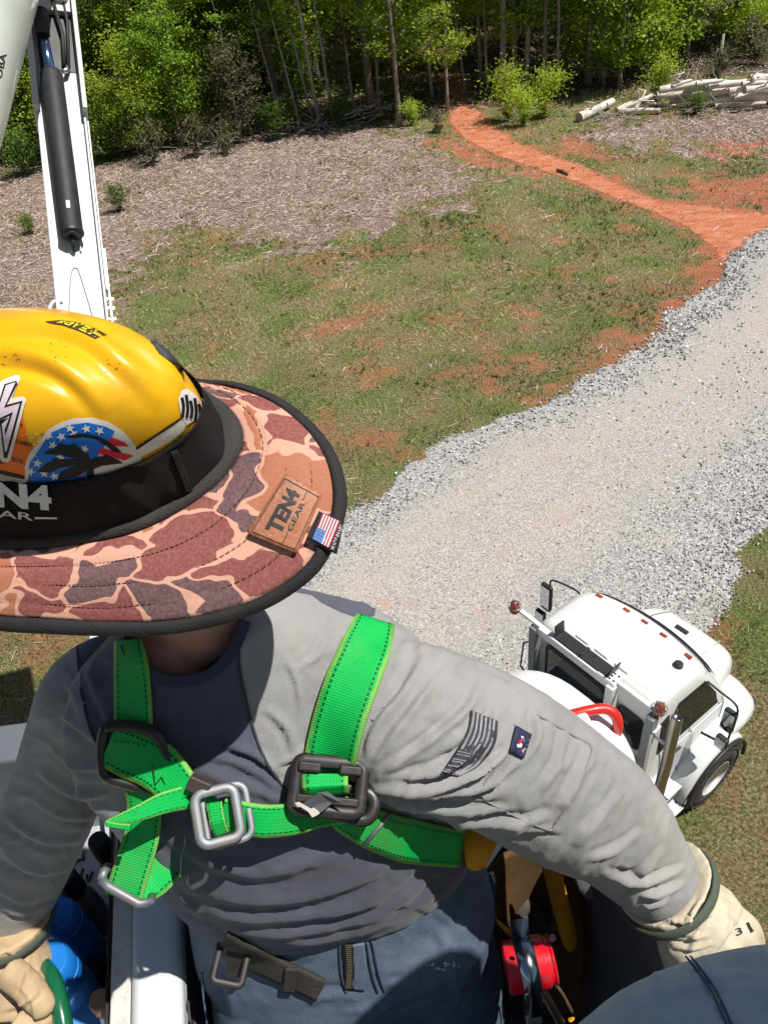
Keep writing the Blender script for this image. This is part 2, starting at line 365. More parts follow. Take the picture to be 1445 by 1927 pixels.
# ------------------------------------------------------------------ scattered ground cover
def scatter(n,x0,x1,y0,y1,wf):
    """rejection sampling with acceptance wf(P) in 0..1; denser near"""
    P=np.stack([RS.uniform(x0,x1,n),RS.uniform(y0,y1,n)],1)
    # rough frustum cull
    V=np.column_stack([P,np.zeros(n)])-CP; d=V@vF; px=722.5+F0*(V@vX)/d; py=963.5-F0*(V@vY)/d
    k=(px>-80)&(px<1520)&(py>-60)&(py<2050)&(d>0); P=P[k]
    a=wf(P); return P[RS.rand(len(P))<a]
def leafmat(name,stops,transl=.35,rough=.6,hue=True,at='rnd'):
    m,nt,b=_nodes(name); r=attr(nt,at); c=ramp(nt,r,stops)
    if hue:
        oi=N(nt,'ObjectInfo'); c=mixc(nt,mth(nt,'MULTIPLY',oi.outputs['Random'],.45),c,(stops[-1][1][0]*.55,stops[-1][1][1]*.5,stops[-1][1][2]*.6))
    LK(nt,c,b.inputs['Base Color']); b.inputs['Roughness'].default_value=rough; b.inputs['Specular IOR Level'].default_value=.25
    t=N(nt,'BsdfTranslucent'); LK(nt,c,t.inputs[0]); ms=N(nt,'MixShader'); ms.inputs[0].default_value=transl
    LK(nt,b.outputs[0],ms.inputs[1]); LK(nt,t.outputs[0],ms.inputs[2]); LK(nt,ms.outputs[0],nt.nodes['Material Output'].inputs[0]); return m
mat_grass=leafmat('grass_blades',[(0,(.08,.13,.028)),(.4,(.19,.26,.06)),(.62,(.40,.37,.15)),(1,(.74,.62,.38))],.25,.7,hue=False)
def grass_w(P):
    chips,clay,wood,rd,dark,n1,n2,n3=fields(P)
    w_=sstep(.0,.45,rd+(n2-.5)*1.0)*(1-.9*sstep(.35,.85,clay+(n2-.5)*.4))*(1-.92*sstep(.3,.8,chips+(n1-.5)*.8)*(1-.8*sstep(.56,.64,n3)))*(1-.7*wood)
    w_*=.25+.75*sstep(.35,.62,n2*.6+n3*.5)
    far=np.hypot(P[:,0],P[:,1]); return w_*np.clip(1.25-far/46,.18,1)
P=scatter(760000,-24,34,2.0,52,grass_w); n=len(P)
d=np.hypot(P[:,0],P[:,1]); ang=RS.rand(n)*6.283; h=RS.uniform(.035,.10,n)*(1+.6*(fbm(P[:,0],P[:,1])>.58)); wd=.0045+d*.00045
lean=RS.uniform(-.09,.09,(n,2)); z=gz_at(P)
A=np.column_stack([P[:,0]-np.cos(ang)*wd,P[:,1]-np.sin(ang)*wd,z-.01]); B=np.column_stack([P[:,0]+np.cos(ang)*wd,P[:,1]+np.sin(ang)*wd,z-.01]); T=np.column_stack([P+lean,z+h])
V=np.stack([A,B,T],1).reshape(-1,3)
dry=fbm(P[:,0]*.45+30,P[:,1]*.45)+.12*((P[:,0]>3)&(P[:,1]<10)); rn=np.clip(RS.rand(n)**1.25*.9+(dry-.52)*2.4,0,1)
fastmesh('grass',V,3,mat_grass,dict(rnd=np.repeat(rn,3)),kind='stuff')['label']='patchy green and straw-coloured grass over red soil'
NT=[n]
P=scatter(26000,-24,34,2.0,46,lambda Q:grass_w(Q)*sstep(.42,.6,fbm(Q[:,0]*.9+3,Q[:,1]*.9+7))*.75); n=len(P); K=11
d=np.hypot(P[:,0],P[:,1]); z=gz_at(P); dry=fbm(P[:,0]*.45+30,P[:,1]*.45)+.12*((P[:,0]>3)&(P[:,1]<10)); base=np.repeat(np.clip(RS.rand(n)**1.4*.8+(dry-.52)*2,0,1),K); H_=np.repeat(RS.uniform(.07,.17,n),K)*RS.uniform(.6,1.15,n*K)
P3=np.column_stack([P,z-.01])[np.repeat(np.arange(n),K)]; P3[:,:2]+=RS.normal(0,.03,(n*K,2)); dd=np.repeat(d,K); ang=RS.rand(n*K)*6.283; wd=.0045+dd*.0004
out=RS.normal(0,.5,(n*K,2))*H_[:,None]*.75
A=P3-np.column_stack([np.cos(ang)*wd,np.sin(ang)*wd,0*wd]); B=P3+np.column_stack([np.cos(ang)*wd,np.sin(ang)*wd,0*wd]); T_=P3+np.column_stack([out,H_])
V=np.stack([A,B,T_],1).reshape(-1,3); fastmesh('grass_tufts',V,3,mat_grass,dict(rnd=np.repeat(np.clip(base+RS.normal(0,.12,n*K),0,1),3)),kind='stuff')['label']='taller grass tufts and dry straw clumps in the field'
NT.append(n*K)
# gravel stones
mat_stone=leafmat('gravel_stones',[(0,(.23,.222,.21)),(.4,(.39,.38,.365)),(.8,(.57,.56,.54)),(1,(.78,.77,.75))],0.,.8,hue=False)
def stone_w(P):
    s=sdpoly(P,ROAD)+(fbm(P[:,0]*1.3,P[:,1]*1.3,4)-.5)*1.1
    perp=(P-roadR[2])@np.array([-.6,.8])
    c=np.maximum(sstep(-1.3,-.4,s),sstep(3.0,1.4,perp)*(P[:,1]<20)); c=np.maximum(c*(.35+.65*sstep(.3,.65,fbm(P[:,0]*.7+5,P[:,1]*.7))),.07)
    return c*sstep(.35,.0,s)*np.clip(1.3-np.hypot(P[:,0],P[:,1])/34,.1,1)
P=scatter(260000,-12,30,3,32,stone_w); n=len(P)
u=RS.normal(size=(n,3,3)); 
ax=u[:,0]; ax/=np.linalg.norm(ax,axis=1)[:,None]; ay=np.cross(ax,u[:,1]); ay/=np.linalg.norm(ay,axis=1)[:,None]; az=np.cross(ax,ay)
sz=RS.uniform(.009,.022,n)*(1+.2*RS.rand(n)); dd=np.hypot(P[:,0],P[:,1]); sz*=np.clip(dd/12,.9,1.6)
ax=ax*(sz*RS.uniform(.8,1.5,n))[:,None]; ay=ay*(sz*RS.uniform(.7,1.1,n))[:,None]; az=az*(sz*RS.uniform(.5,.9,n))[:,None]
c0=np.column_stack([P,.062+RS.rand(n)*.012-.03*sstep(-.6,.2,sdpoly(P,ROAD))])
tetr=[(ax,ay,az),(ax,-ay,-az),(-ax,ay,-az),(-ax,-ay,az)]
p4=[c0+a+b_+c_ for a,b_,c_ in tetr]
V=np.stack([p4[0],p4[1],p4[2], p4[0],p4[3],p4[1], p4[0],p4[2],p4[3], p4[1],p4[3],p4[2]],1).reshape(-1,3)
fastmesh('gravel_stones',V,3,mat_stone,dict(rnd=np.repeat(RS.rand(n),12)),kind='stuff')['label']='loose pale gravel stones along the road margins'
NT.append(n*4)
# twigs and shredded bark
mat_twig=leafmat('twigs',[(0,(.12,.075,.06)),(.5,(.43,.31,.255)),(1,(.78,.66,.58))],0.,.8,hue=False)
def twig_w(P):
    chips,clay,wood,rd,dark,n1,n2,n3=fields(P)
    return np.clip(chips*.95+.25*wood+.035*(1-chips),0,1)*sstep(0,.3,rd)*np.clip(1.5-P[:,1]/52,.3,1)
P=scatter(240000,-26,36,8,60,twig_w); n=len(P); d=np.hypot(P[:,0],P[:,1])
ang=RS.rand(n)*3.14; ln=RS.gamma(1.6,.04,n)+.02; wd=.004+.00034*d; z=gz_at(P)+.01
dx=np.column_stack([np.cos(ang)*ln,np.sin(ang)*ln,RS.uniform(-.25,.25,n)*ln]); nx=np.column_stack([-np.sin(ang)*wd,np.cos(ang)*wd,np.zeros(n)]); c0=np.column_stack([P,z+np.abs(dx[:,2])])
up=np.array([0,0,1.])*wd[:,None]*1.2
V=np.stack([c0-dx-nx,c0-dx+nx,c0+up*1.2,c0+dx+nx*.4,c0+dx-nx*.4,c0+up],1)
V=np.stack([c0-dx-nx,c0-dx+nx,c0+dx+up, c0-dx+nx,c0+dx+nx*.6,c0+dx+up, c0-dx-nx,c0+dx+up,c0+dx-nx*.6],1).reshape(-1,3)
fastmesh('wood_debris',V,3,mat_twig,dict(rnd=np.repeat(RS.rand(n),9)),kind='stuff')['label']='shredded bark, twigs and wood debris on the cleared ground'
NT.append(n*3); print('scatter tris',NT)
# ================================================================== WOODS
mat_bark_pale=pm('bark_pale',(.36,.33,.29),.9,var=.35,vs=14,bs=.6,bd=.01,bscale=40)
mat_bark_dark=pm('bark_dark',(.12,.095,.075),.95,var=.4,vs=10,bs=.8,bd=.02,bscale=30)
mat_bark_mid=pm('bark_grey_brown',(.24,.20,.17),.95,var=.4,vs=10,bs=.7,bd=.015,bscale=36)
mat_leaf_bright=leafmat('leaves_bright',[(0,(.18,.30,.02)),(.5,(.40,.56,.04)),(1,(.66,.78,.11))],.5,.5)
mat_leaf_green=leafmat('leaves_green',[(0,(.09,.19,.018)),(.5,(.24,.42,.035)),(1,(.46,.64,.08))],.45,.5)
mat_leaf_deep=leafmat('leaves_deep',[(0,(.035,.08,.014)),(.5,(.09,.18,.025)),(1,(.20,.33,.04))],.35,.5)
mat_leaf_cedar=leafmat('leaves_olive',[(0,(.06,.075,.03)),(.5,(.13,.14,.055)),(1,(.24,.22,.10))],.25,.7)
def leaf_quads(Cn,size,rs,flat=.55):
    """Cn (n,3) centres -> folded diamond leaves (2 tris)"""
    n=len(Cn); nn=rs.normal(size=(n,3))*flat+np.array([.25,-.25,.75]); nn/=np.linalg.norm(nn,axis=1)[:,None]
    t=rs.normal(size=(n,3)); t-=nn*(t*nn).sum(1)[:,None]; t/=np.linalg.norm(t,axis=1)[:,None]; s_=np.cross(nn,t)
    L=(size*rs.uniform(.6,1.35,n))[:,None]; W=L*.42
    a=Cn-t*L*.6; b_=Cn+s_*W-nn*W*.25; c=Cn+t*L*.6-nn*L*.2; d=Cn-s_*W-nn*W*.25
    return np.stack([a,b_,c, a,c,d],1).reshape(-1,3)
def branchy(rs,h,r0,crown0,rad,nb,wob=.25,lean=0.,top=.9):
    wild=h<3
    """returns trunk pts,radii, list of limbs (pts,radii), tips"""
    m=12; t=np.linspace(0,1,m); x=np.cumsum(rs.normal(0,wob/m**.5,m))*t+lean*t*h; y=np.cumsum(rs.normal(0,wob/m**.5,m))*t
    T=np.column_stack([x,y,t*h]); T[:,0]-=T[0,0]; T[:,1]-=T[0,1]
    R=r0*(1-.82*t); R[0]*=1.35; limbs=[];tips=[]
    for i in range(nb):
        u=crown0/h+(top-crown0/h)*(i+rs.rand())/nb; k=u*(m-1); j=int(k); p=T[j]+(T[min(j+1,m-1)]-T[j])*(k-j)
        a=rs.rand()*6.283; prof=math.sin(math.pi*min(1,max(.12,(u-crown0/h)/(1.02-crown0/h)))**.75)
        L=rad*(.45+.75*prof)*(rs.uniform(.25,1.7) if wild else rs.uniform(.6,1.25)); up=rs.uniform(.1,1.6) if wild else rs.uniform(.1,.7)
        dr=nrm([math.cos(a),math.sin(a),up]); q=[p]; dd=dr.copy()
        for s_ in range(4):
            dd=nrm(dd+rs.normal(0,.22,3)+np.array([0,0,.06])); q.append(q[-1]+dd*L/4)
        limbs.append((np.array(q),np.linspace(R[j]*.42+.012,.008,5))); tips.append((np.array(q),L))
    return T,R,limbs,tips
def make_tree(name,rs,h,r0,c0,rad,nb,nleaf,lsize,barkm,leafm,lean=0.,spread=.36,wob=.3,dead=0):
    T,R,limbs,tips=branchy(rs,h,r0,c0,rad,nb,wob,lean)
    t=thing(name,(0,0,-80)); 
    tk=MB().tube(T,R,9)
    for q,r in limbs: tk.tube(q,r,5)
    for i in range(dead):
        z=rs.uniform(.12,.5)*h; p=np.array([np.interp(z,T[:,2],T[:,0]),np.interp(z,T[:,2],T[:,1]),z]); a=rs.rand()*6.28; q=[p];dd=nrm([math.cos(a),math.sin(a),.1])
        for s_ in range(4): dd=nrm(dd+rs.normal(0,.3,3)); q.append(q[-1]+dd*rs.uniform(.15,.45))
        tk.tube(np.array(q),np.linspace(.018,.005,5),4)
    tk.V=[v+np.array([0,0,-80]) for v in tk.V]
    tk.obj('trunk',barkm,t,smooth=True)
    if nleaf:
        # clusters along limbs
        cc=[];per=max(1,nleaf//(len(tips)*4))
        for q,L in tips:
            for k in range(4):
                u=.35+.65*(k+rs.rand())/4; j=int(u*3.999); p=q[j]+(q[j+1]-q[j])*(u*3.999-j)
                sg=spread*L*.55*(.6+.5*rs.rand()); 
                pts=p+rs.normal(size=(per,3))*np.array([sg,sg,sg*.55]); cc.append(pts)
        top=T[-1]+rs.normal(size=(per*4,3))*rad*.25; cc.append(top)
        cc=np.vstack(cc); cc[:,2]=np.maximum(cc[:,2],.15)
        V=leaf_quads(cc,lsize,rs)
        o=fastmesh('crown',V,3,leafm,dict(rnd=np.repeat(np.clip(rs.rand(len(cc))*.8+.2*(cc[:,2]/h),0,1),6)),parent=t)
    return t
rs=np.random.RandomState(11)
PROTO={}
PROTO['slim']=[make_tree('hardwood_tree',rs,12.5,.13,2.6,2.1,26,5200,.15,mat_bark_mid,mat_leaf_green),
               make_tree('hardwood_tree',rs,13.5,.16,3.6,2.3,26,5600,.15,mat_bark_pale,mat_leaf_green),
               make_tree('hardwood_tree',rs,11.5,.10,2.0,1.8,24,5200,.14,mat_bark_pale,mat_leaf_bright)]
PROTO['bushy']=[make_tree('maple_tree',rs,8.5,.11,.5,2.7,34,8500,.16,mat_bark_mid,mat_leaf_bright,spread=.42),
                make_tree('maple_tree',rs,9.5,.13,.8,2.6,36,8500,.16,mat_bark_mid,mat_leaf_green,spread=.42),
                make_tree('oak_tree',rs,10,.15,.6,3.0,38,9500,.15,mat_bark_dark,mat_leaf_deep,spread=.42)]
PROTO['tall']=[make_tree('pine_tree',rs,15,.19,5.2,2.6,26,5200,.17,mat_bark_dark,mat_leaf_deep,wob=.2,dead=5),
               make_tree('pine_tree',rs,14.5,.16,4.4,2.4,24,5200,.17,mat_bark_mid,mat_leaf_deep,wob=.2,dead=6)]
PROTO['bare']=[make_tree('thin_pale_tree',rs,11.5,.085,4.2,1.3,12,1500,.13,mat_bark_pale,mat_leaf_bright,lean=-.06,dead=7),
               make_tree('thin_pale_tree',rs,10.5,.06,4.4,1.2,10,1200,.13,mat_bark_pale,mat_leaf_green,lean=-.1,dead=8)]
PROTO['cedar']=[make_tree('cedar_tree',rs,4.2,.06,.4,1.1,30,5200,.075,mat_bark_mid,mat_leaf_cedar,spread=.5,wob=.1,dead=6)]
PROTO['shrub']=[make_tree('shrub',rs,1.7,.03,.1,1.0,20,2600,.10,mat_bark_mid,mat_leaf_bright,spread=.5),
                make_tree('shrub',rs,2.0,.03,.1,1.1,20,2600,.11,mat_bark_mid,mat_leaf_deep,spread=.5),
                make_tree('shrub',rs,1.5,.03,.1,1.1,16,1700,.09,mat_bark_pale,mat_leaf_cedar,spread=.5,dead=10)]
USED=set()
def plant(kind,i,x,y,rz=None,sc=1.,label=None,group=None,cat=None,name=None):
    p=PROTO[kind][i]; loc=(x,y,gzp(x,y)-.03); rz=random.random()*6.28 if rz is None else rz
    if p.name not in USED:
        USED.add(p.name); p.location=loc; p.rotation_euler=(0,0,rz); p.scale=(sc,)*3; o=p
        for k in ('label','group','category'):
            if k in o: del o[k]
    else: o=copy_tree(p,loc,rz,sc)
    for k in ('label','group'):
        if k in o: del o[k]
    return tag(o,label,cat or ('shrub' if kind=='shrub' else 'tree'),group)
def wpx(px,py,z=0): g=G(px,py,z); return g[0],g[1]
def dpx(px,d): # world position: column px (at treeline row) at distance y=d
    for py in range(420,-900,-4):
        g=G(px,py,0)
        if ray(px,py)[2]>=-.01: break
        if g[1]>=d: return g[0],g[1]
    r=ray(px,-200); return r[0]/r[1]*d,d
# individual edge trees, from the photograph
E=[('bare',0,602,236,1.25,'pale thin grey tree leaning left, the brighter of the leaning pair'),
('bare',1,590,232,1.2,'slender leaning sapling just left of the brighter pale leaning tree'),
('bare',1,532,236,1.0,'thin leaning pale sapling left of the leaning pair'),
('tall',0,700,226,1.15,'thick dark-barked tree at the wood edge, right of the leaning pale pair'),
('slim',0,752,238,1.0,'grey forked tree with bright leaves standing left of the red clay path'),
('bare',0,813,186,1.1,'straight thin pale tree just left of the path mouth'),
('slim',2,842,207,.9,'leafy young tree right at the left side of the path mouth'),
('tall',1,946,184,1.2,'tall dark straight trunk right of the path mouth'),
('slim',2,966,172,.95,'slim ivy-clad tree close right of the tall dark trunk'),
('slim',1,990,170,1.0,'bright-leaved tree behind the green bush beside the path'),
('slim',0,1022,172,1.05,'mid-height tree between the path bush and the fallen logs'),
('tall',1,1105,160,1.1,'dark tree behind the lone fallen log'),
('bushy',1,1165,170,.85,'dense bright-green tree with leaves down to the ground right of the fallen log'),
('bushy',0,1215,150,.95,'yellow-green leafy tree left of the log pile'),
('bushy',1,1290,120,.95,'green leafy tree right behind the log pile'),
('bushy',0,1370,90,.9,'light green tree furthest right behind the log pile'),
('bushy',2,1180,110,1.0,'broad deep green tree behind the leafy tree beside the logs'),
('slim',1,1060,130,1.0,'grey tree standing back in the wood above the path bush'),
('cedar',0,455,268,1.15,'dull olive cedar with bare lower twigs at the left wood edge'),
('cedar',0,655,215,1.1,'brownish cedar between the pale leaning trees and the thick dark tree'),
('cedar',0,745,205,.8,'small cedar behind the grey forked tree'),
('bushy',0,190,250,1.0,'bright yellow-green maple beside the white boom'),
('bushy',2,310,235,1.05,'dark green oak left of the cedar'),
('bushy',1,30,270,.95,'leafy tree left of the white boom'),
('bushy',2,395,190,1.0,'deep green tree behind the cedar at the left edge'),
('bushy',2,500,170,1.05,'dark broad tree behind the leaning saplings'),
('bushy',1,655,150,.9,'green tree filling the gap behind the thick dark trunk'),
('bushy',0,765,160,.75,'bright maple crown just behind the grey forked tree'),
('slim',0,895,120,1.0,'shaded tree above the far end of the red path')]
for k,i,px,py,sc,lb in E:
    x,y=wpx(px,py); plant(k,i,x,y,rz=(0. if k=='bare' else None),sc=sc,label=lb)
E2=[('bushy',0,150,300,.62,'low bright maple sapling directly right of the boom foot'),('bushy',0,262,292,.6,'yellow-green sapling with branches to the ground left of the olive shrub'),('bushy',1,345,278,.7,'leafy green sapling leaning over the twiggy shrub'),('bushy',0,15,300,.7,'bright leafy sapling at the left picture edge'),
('bushy',1,560,205,.8,'green sapling filling in behind the leaning saplings'),('bare',1,565,240,1.0,'very thin pale stem between the leaning sapling and the cedar side'),('bare',0,628,226,1.0,'pale stem just right of the brighter leaning tree'),('bare',1,475,255,.9,'crooked pale stem rising from behind the olive cedar'),
('bare',0,668,218,.95,'slender pale stem close left of the thick dark tree'),('bare',1,875,178,.9,'thin stem standing at the back of the path mouth'),('bare',0,1050,172,1.0,'pale stem between bush and lone log'),('bare',1,1135,160,1.0,'thin pale stem rising behind the lone log'),('bare',0,918,176,.9,'pale stem just left of the tall dark trunk'),('bushy',0,1100,140,.7,'bright maple behind the lone fallen log'),('bushy',0,700,150,.75,'bright foliage of a young maple above the cedar')]
for k,i,px,py,sc,lb in E2:
    x,y=wpx(px,py); plant(k,i,x,y,rz=(None if k!='bare' else random.uniform(-.8,.8)),sc=sc,label=lb)
SH=[(0,955,228,1.0,'rounded bright green bush at the right side of the clay path'),(0,1025,222,.9,'yellow-green bush next to the round path bush'),(0,985,238,.7,'low bush in front of the two path bushes'),
(2,825,248,.55,'small reddish-brown shrub left of the clay path'),(1,215,300,1.0,'low green shrub right of the boom at the wood edge'),(2,290,312,1.1,'straggly olive shrub left of the cedar'),(2,370,295,1.0,'pale twiggy shrub in front of the dark oak'),
(1,60,330,.9,'dark low shrub behind the boom, left side'),(2,120,322,.8,'grey-green shrub hidden partly by the boom'),(1,225,395,.45,'isolated weed clump on the bark mulch right of the boom'),(1,62,440,.32,'small weed clump on the mulch left of the boom'),
(0,1235,190,.8,'leafy sucker at the base of the tree beside the logs'),(2,1340,160,.9,'olive brush behind the log pile'),(2,1420,120,1.2,'pale brush at the far right wood edge'),(0,1400,105,1.2,'light green brush behind the right end of the logs'),(1,520,262,.7,'low shrub between cedar and leaning saplings'),(1,1310,215,.4,'little green plant in front of the log pile'),(2,430,290,.8,'dry twiggy shrub below the cedar'),(0,340,250,1.3,'bright shrub under the dark oak'),(1,640,240,.6,'low green plant below the pale leaning trees'),(0,775,235,.5,'bright seedling right of the grey forked tree')]
for i,px,py,sc,lb in SH:
    x,y=wpx(px,py); plant('shrub',i,x,y,sc=sc,label=lb)
# deep wood: rows behind
rs=np.random.RandomState(5); nput=0; spots=[]
for row,(y0,cnt) in enumerate([(47.5,13),(51,14),(55,15),(60,15),(66,15),(74,16),(84,17)]):
    for k in range(cnt):
        x=-24-(y0-47)*.3+ (62+(y0-47)*.9)*(k+rs.uniform(.1,.9))/cnt; y=y0+rs.uniform(-1.4,1.4)
        if abs(x-(6.4+(y-44)*.05))<2.0 and y<62: continue
        if x>17 and y<52: continue
        kind=['slim','tall','bushy','slim'][rs.randint(4)] if row<2 else ['tall','bushy','slim','bushy'][rs.randint(4)]
        i=rs.randint(len(PROTO[kind])); 
        plant(kind,i,x,y,sc=rs.uniform(.95,1.25),label='shaded woodland tree standing deep behind the front row of the wood',group='trees deep in the wood')
# far mass of foliage closing the wood (nobody could count it)
m_=9000; X=rs.uniform(-75,95,m_); Y=rs.uniform(92,104,m_); Z=rs.uniform(2,17,m_)**1.0
far=leaf_quads(np.column_stack([X,Y,Z]),1.1,rs,flat=.9); fastmesh('far_woods',far,3,mat_leaf_deep,dict(rnd=np.repeat(rs.rand(m_)*.8,6)),kind='stuff')['label']='distant closing mass of woodland foliage'
# undergrowth inside wood
m_=16000; X=rs.uniform(-30,38,m_); Y=45.5+rs.gamma(1.6,5,m_); cl=fbm(X*.5,Y*.5); k=(cl>.5)&(np.abs(X-6.4)>2.3)&~((X>12)&(Y<50)); X=X[k];Y=Y[k]
Z=gz_at(np.column_stack([X,Y]))+rs.rand(len(X))**2*.9; V=leaf_quads(np.column_stack([X,Y,Z]),.15,rs,.8); fastmesh('undergrowth',V,3,mat_leaf_green,dict(rnd=np.repeat(rs.rand(len(X))*.7,6)),kind='stuff')['label']='low leafy undergrowth between the woodland trees'
# dead branches and brush heaps
def brush(name,px,py,n,L,label,h=.6,matb=mat_bark_pale):
    x,y=wpx(px,py); z=gzp(x,y); rs2=np.random.RandomState(px); b=MB()
    for i in range(n):
        a=rs2.rand()*6.28; p=np.array([x+rs2.normal(0,L*.3),y+rs2.normal(0,L*.25),z+rs2.rand()*h*.5]); dd=nrm([math.cos(a),math.sin(a),rs2.uniform(-.05,.5)]); q=[p]
        for s_ in range(4): dd=nrm(dd+rs2.normal(0,.25,3)); q.append(q[-1]+dd*L*rs2.uniform(.12,.32))
        q=np.array(q); q[:,2]=np.maximum(q[:,2],z+.02); b.tube(q,np.linspace(rs2.uniform(.012,.035),.006,5),5)
    return tag(b.obj(name,matb,smooth=True),label,'brush')
brush('brush_heap',215,285,26,2.2,'tangle of bare grey branches right of the boom at the wood edge',1.6)
brush('brush_heap',290,262,22,2.4,'dead branches leaning out under the dark oak',1.8)
brush('brush_heap',1150,225,30,1.4,'heap of pale twigs between the two fallen logs')
brush('brush_heap',1300,205,26,3.0,'scattered broken branches in front of the log pile')
brush('brush_heap',590,245,22,2.2,'pale fallen branches at the foot of the leaning pair')
brush('brush_heap',500,100,14,2.6,'bare grey branches reaching out high between the cedar and the leaning saplings',5)
brush('brush_heap',1000,330-115,12,1.4,'small twigs in the grass behind the bushes')
brush('brush_heap',420,275,22,2.6,'tangle of dead branches at the foot of the olive cedar',1.2)
brush('brush_heap',690,232,16,2.0,'broken pale branches leaning at the thick dark tree',1.5)
brush('brush_heap',80,310,16,2.2,'bare twigs behind the boom at the wood edge',1.5)
# logs
mat_log=pm('log_wood',(.74,.69,.62),.85,var=.22,vs=3,bs=.5,bd=.02,bscale=12,dirt=(.24,.17,.12),dirtamt=.6,dscale=2.2)
mat_logend=pm('log_end',(.52,.36,.22),.8,var=.2,vs=20)
def log(px0,py0,px1,py1,r,z0,z1,label,group=None,seed=0):
    a=np.array(G(px0,py0,z0)); b_=np.array(G(px1,py1,z1)); rs2=np.random.RandomState(seed+int(px0)); t=np.linspace(0,1,9)[:,None]
    P=a+(b_-a)*t+np.cumsum(rs2.normal(0,.015,(9,3)),0); P[:,2]=np.maximum(P[:,2],gzp(*a[:2])+r*.7)
    g=gzp(*a[:2]); P[:,2]+=g
    rr=r*np.linspace(1.1,.8,9)*(1+rs2.normal(0,.04,9)); root=thing('log',(P[0]+P[-1])/2-np.array([0,0,r]),label,'log',group)
    MB().tube(P,rr,12,cap=False).obj('bark',mat_log,root,smooth=True)
    e=MB(); ax=nrm(P[1]-P[0]); e.lathe(P[0],ax,[(0,.01),(0,rr[0]*.96),(.02,rr[0]*.98)],12); e.obj('cut_end',mat_logend,root); e=MB(); ax=nrm(P[-1]-P[-2]); e.lathe(P[-1],ax,[(-.02,rr[-1]*.98),(0,rr[-1]*.96),(0,.01)],12); e.obj('cut_end',mat_logend,root)
    if rs2.rand()<.6:
        k=rs2.randint(2,6); s=MB().tube([P[k],P[k]+np.array([rs2.normal(0,.2),-.15,.25+r]),P[k]+np.array([rs2.normal(0,.3),-.25,.4+r])],[.05,.035,.02],6); s.obj('branch_stub',mat_log,root,smooth=True)
    return root
log(1088,220,1148,190,.21,.2,.34,'thick pale trunk section lying alone left of the twig heap')
log(1160,210,1225,180,.13,.15,.5,'slanting broken log right of the twig heap')
log(1165,212,1238,212,.12,.12,.12,'short straight log on the ground at the foot of the slanting one')
pl=[(1240,172,1345,160,.15,.9,.9,'top log at the left end of the pile'),(1235,182,1330,176,.14,.5,.5,'left log in the second layer of the pile'),(1330,162,1445,148,.15,.95,.95,'long log across the top middle of the pile'),
(1300,180,1400,168,.17,.55,.55,'thick log in the middle of the pile'),(1260,192,1370,186,.14,.2,.2,'bottom front log of the pile, left half'),(1380,182,1480,176,.19,.35,.35,'thick log at the right front of the pile'),
(1410,148,1500,128,.20,1.2,1.3,'whitest log, highest at the right end of the pile'),(1370,172,1470,160,.14,.75,.75,'log under the whitest one at the right end'),(1290,170,1400,160,.12,.75,.75,'thin bent log wedged in the upper middle of the pile'),
(1340,190,1420,184,.12,.2,.25,'short log at the bottom middle of the pile'),(1250,187,1310,178,.11,.35,.5,'small crooked log near the left bottom of the pile'),(1400,168,1500,150,.14,.95,1.0,'log behind the thick right-hand one')]
pl+=[(1262,166,1300,158,.09,1.1,1.15,'thin top branch log at the far left end of the pile'),(1215,196,1290,200,.08,.1,.1,'thin straight pole on the ground left of the pile'),(1310,158,1360,150,.10,1.15,1.2,'narrow log sticking up behind the middle of the pile'),(1345,199,1440,194,.10,.12,.12,'slim pole lying along the front right of the pile'),
(1280,184,1335,190,.10,.35,.3,'short bowed log crossing the left front of the pile'),(1395,156,1445,150,.11,1.1,1.1,'pale log tucked below the whitest one'),(1195,205,1212,172,.07,.12,.7,'thin pole leaning up from the twig heap')]
for k,a in enumerate(pl): log(*a,group='cut logs in the pile',seed=k)
# broken snag
x,y=wpx(1347,152); b=MB().tube([(x,y,-.1),(x+.03,y,1),(x,y+.02,2.1)],[.12,.1,.07],8); tag(b.obj('tree_snag',mat_bark_pale,smooth=True),'pale broken upright stump behind the log pile','stump')
# stick across clay track
g0=G(1048,320,.05); g1=G(1068,328,.05); tag(MB().tube([g0,(g0+g1)/2+[0,0,.03],g1],[.06,.08,.05],7).obj('stick',mat_bark_dark,smooth=True),'short dark piece of wood lying on the red clay track','stick')
# ================================================================== TRUCK
TO=np.array([2.30,5.90,0.]); Tf=np.array([.842,.539,0]); Tr=np.array([.539,-.842,0]); Tz=np.array([0,0,1.])
def T(f,r,z): return TO+Tf*f+Tr*r+Tz*z
def Tm(A): A=np.asarray(A,float); return TO+A[...,0:1]*Tf+A[...,1:2]*Tr+A[...,2:3]*Tz
mat_wpaint=pm('white_truck_paint',(.70,.72,.71),.32,var=.03,vs=1.5,coat=.4,dirt=(.55,.53,.47),dirtamt=.25,dscale=2.5)
mat_wfib=pm('white_fiberglass',(.74,.76,.76),.45,var=.04,vs=2,dirt=(.5,.47,.42),dirtamt=.3,dscale=3)
mat_blackp=pm('black_plastic',(.02,.02,.021),.5,var=.2)
mat_rubber=pm('tyre_rubber',(.035,.032,.03),.85,var=.35,vs=6,bs=.3,dirt=(.16,.13,.10),dirtamt=.6,dscale=3)
mat_chrome=pm('chrome_pipe',(.36,.35,.33),.18,1.,var=.12,vs=3)
mat_steel=pm('brushed_steel',(.55,.56,.57),.35,1.,var=.1)
mat_alu=pm('diamond_plate',(.62,.62,.62),.4,.7,var=.15,vs=30,bs=1,bd=.004,bscale=50)
mat_rimw=pm('white_wheel_rim',(.72,.72,.70),.4,var=.08,dirt=(.25,.2,.15),dirtamt=.6,dscale=6)
mat_amber=pm('amber_lens',(.30,.055,.02),.25,var=.2,vs=20,coat=.6)
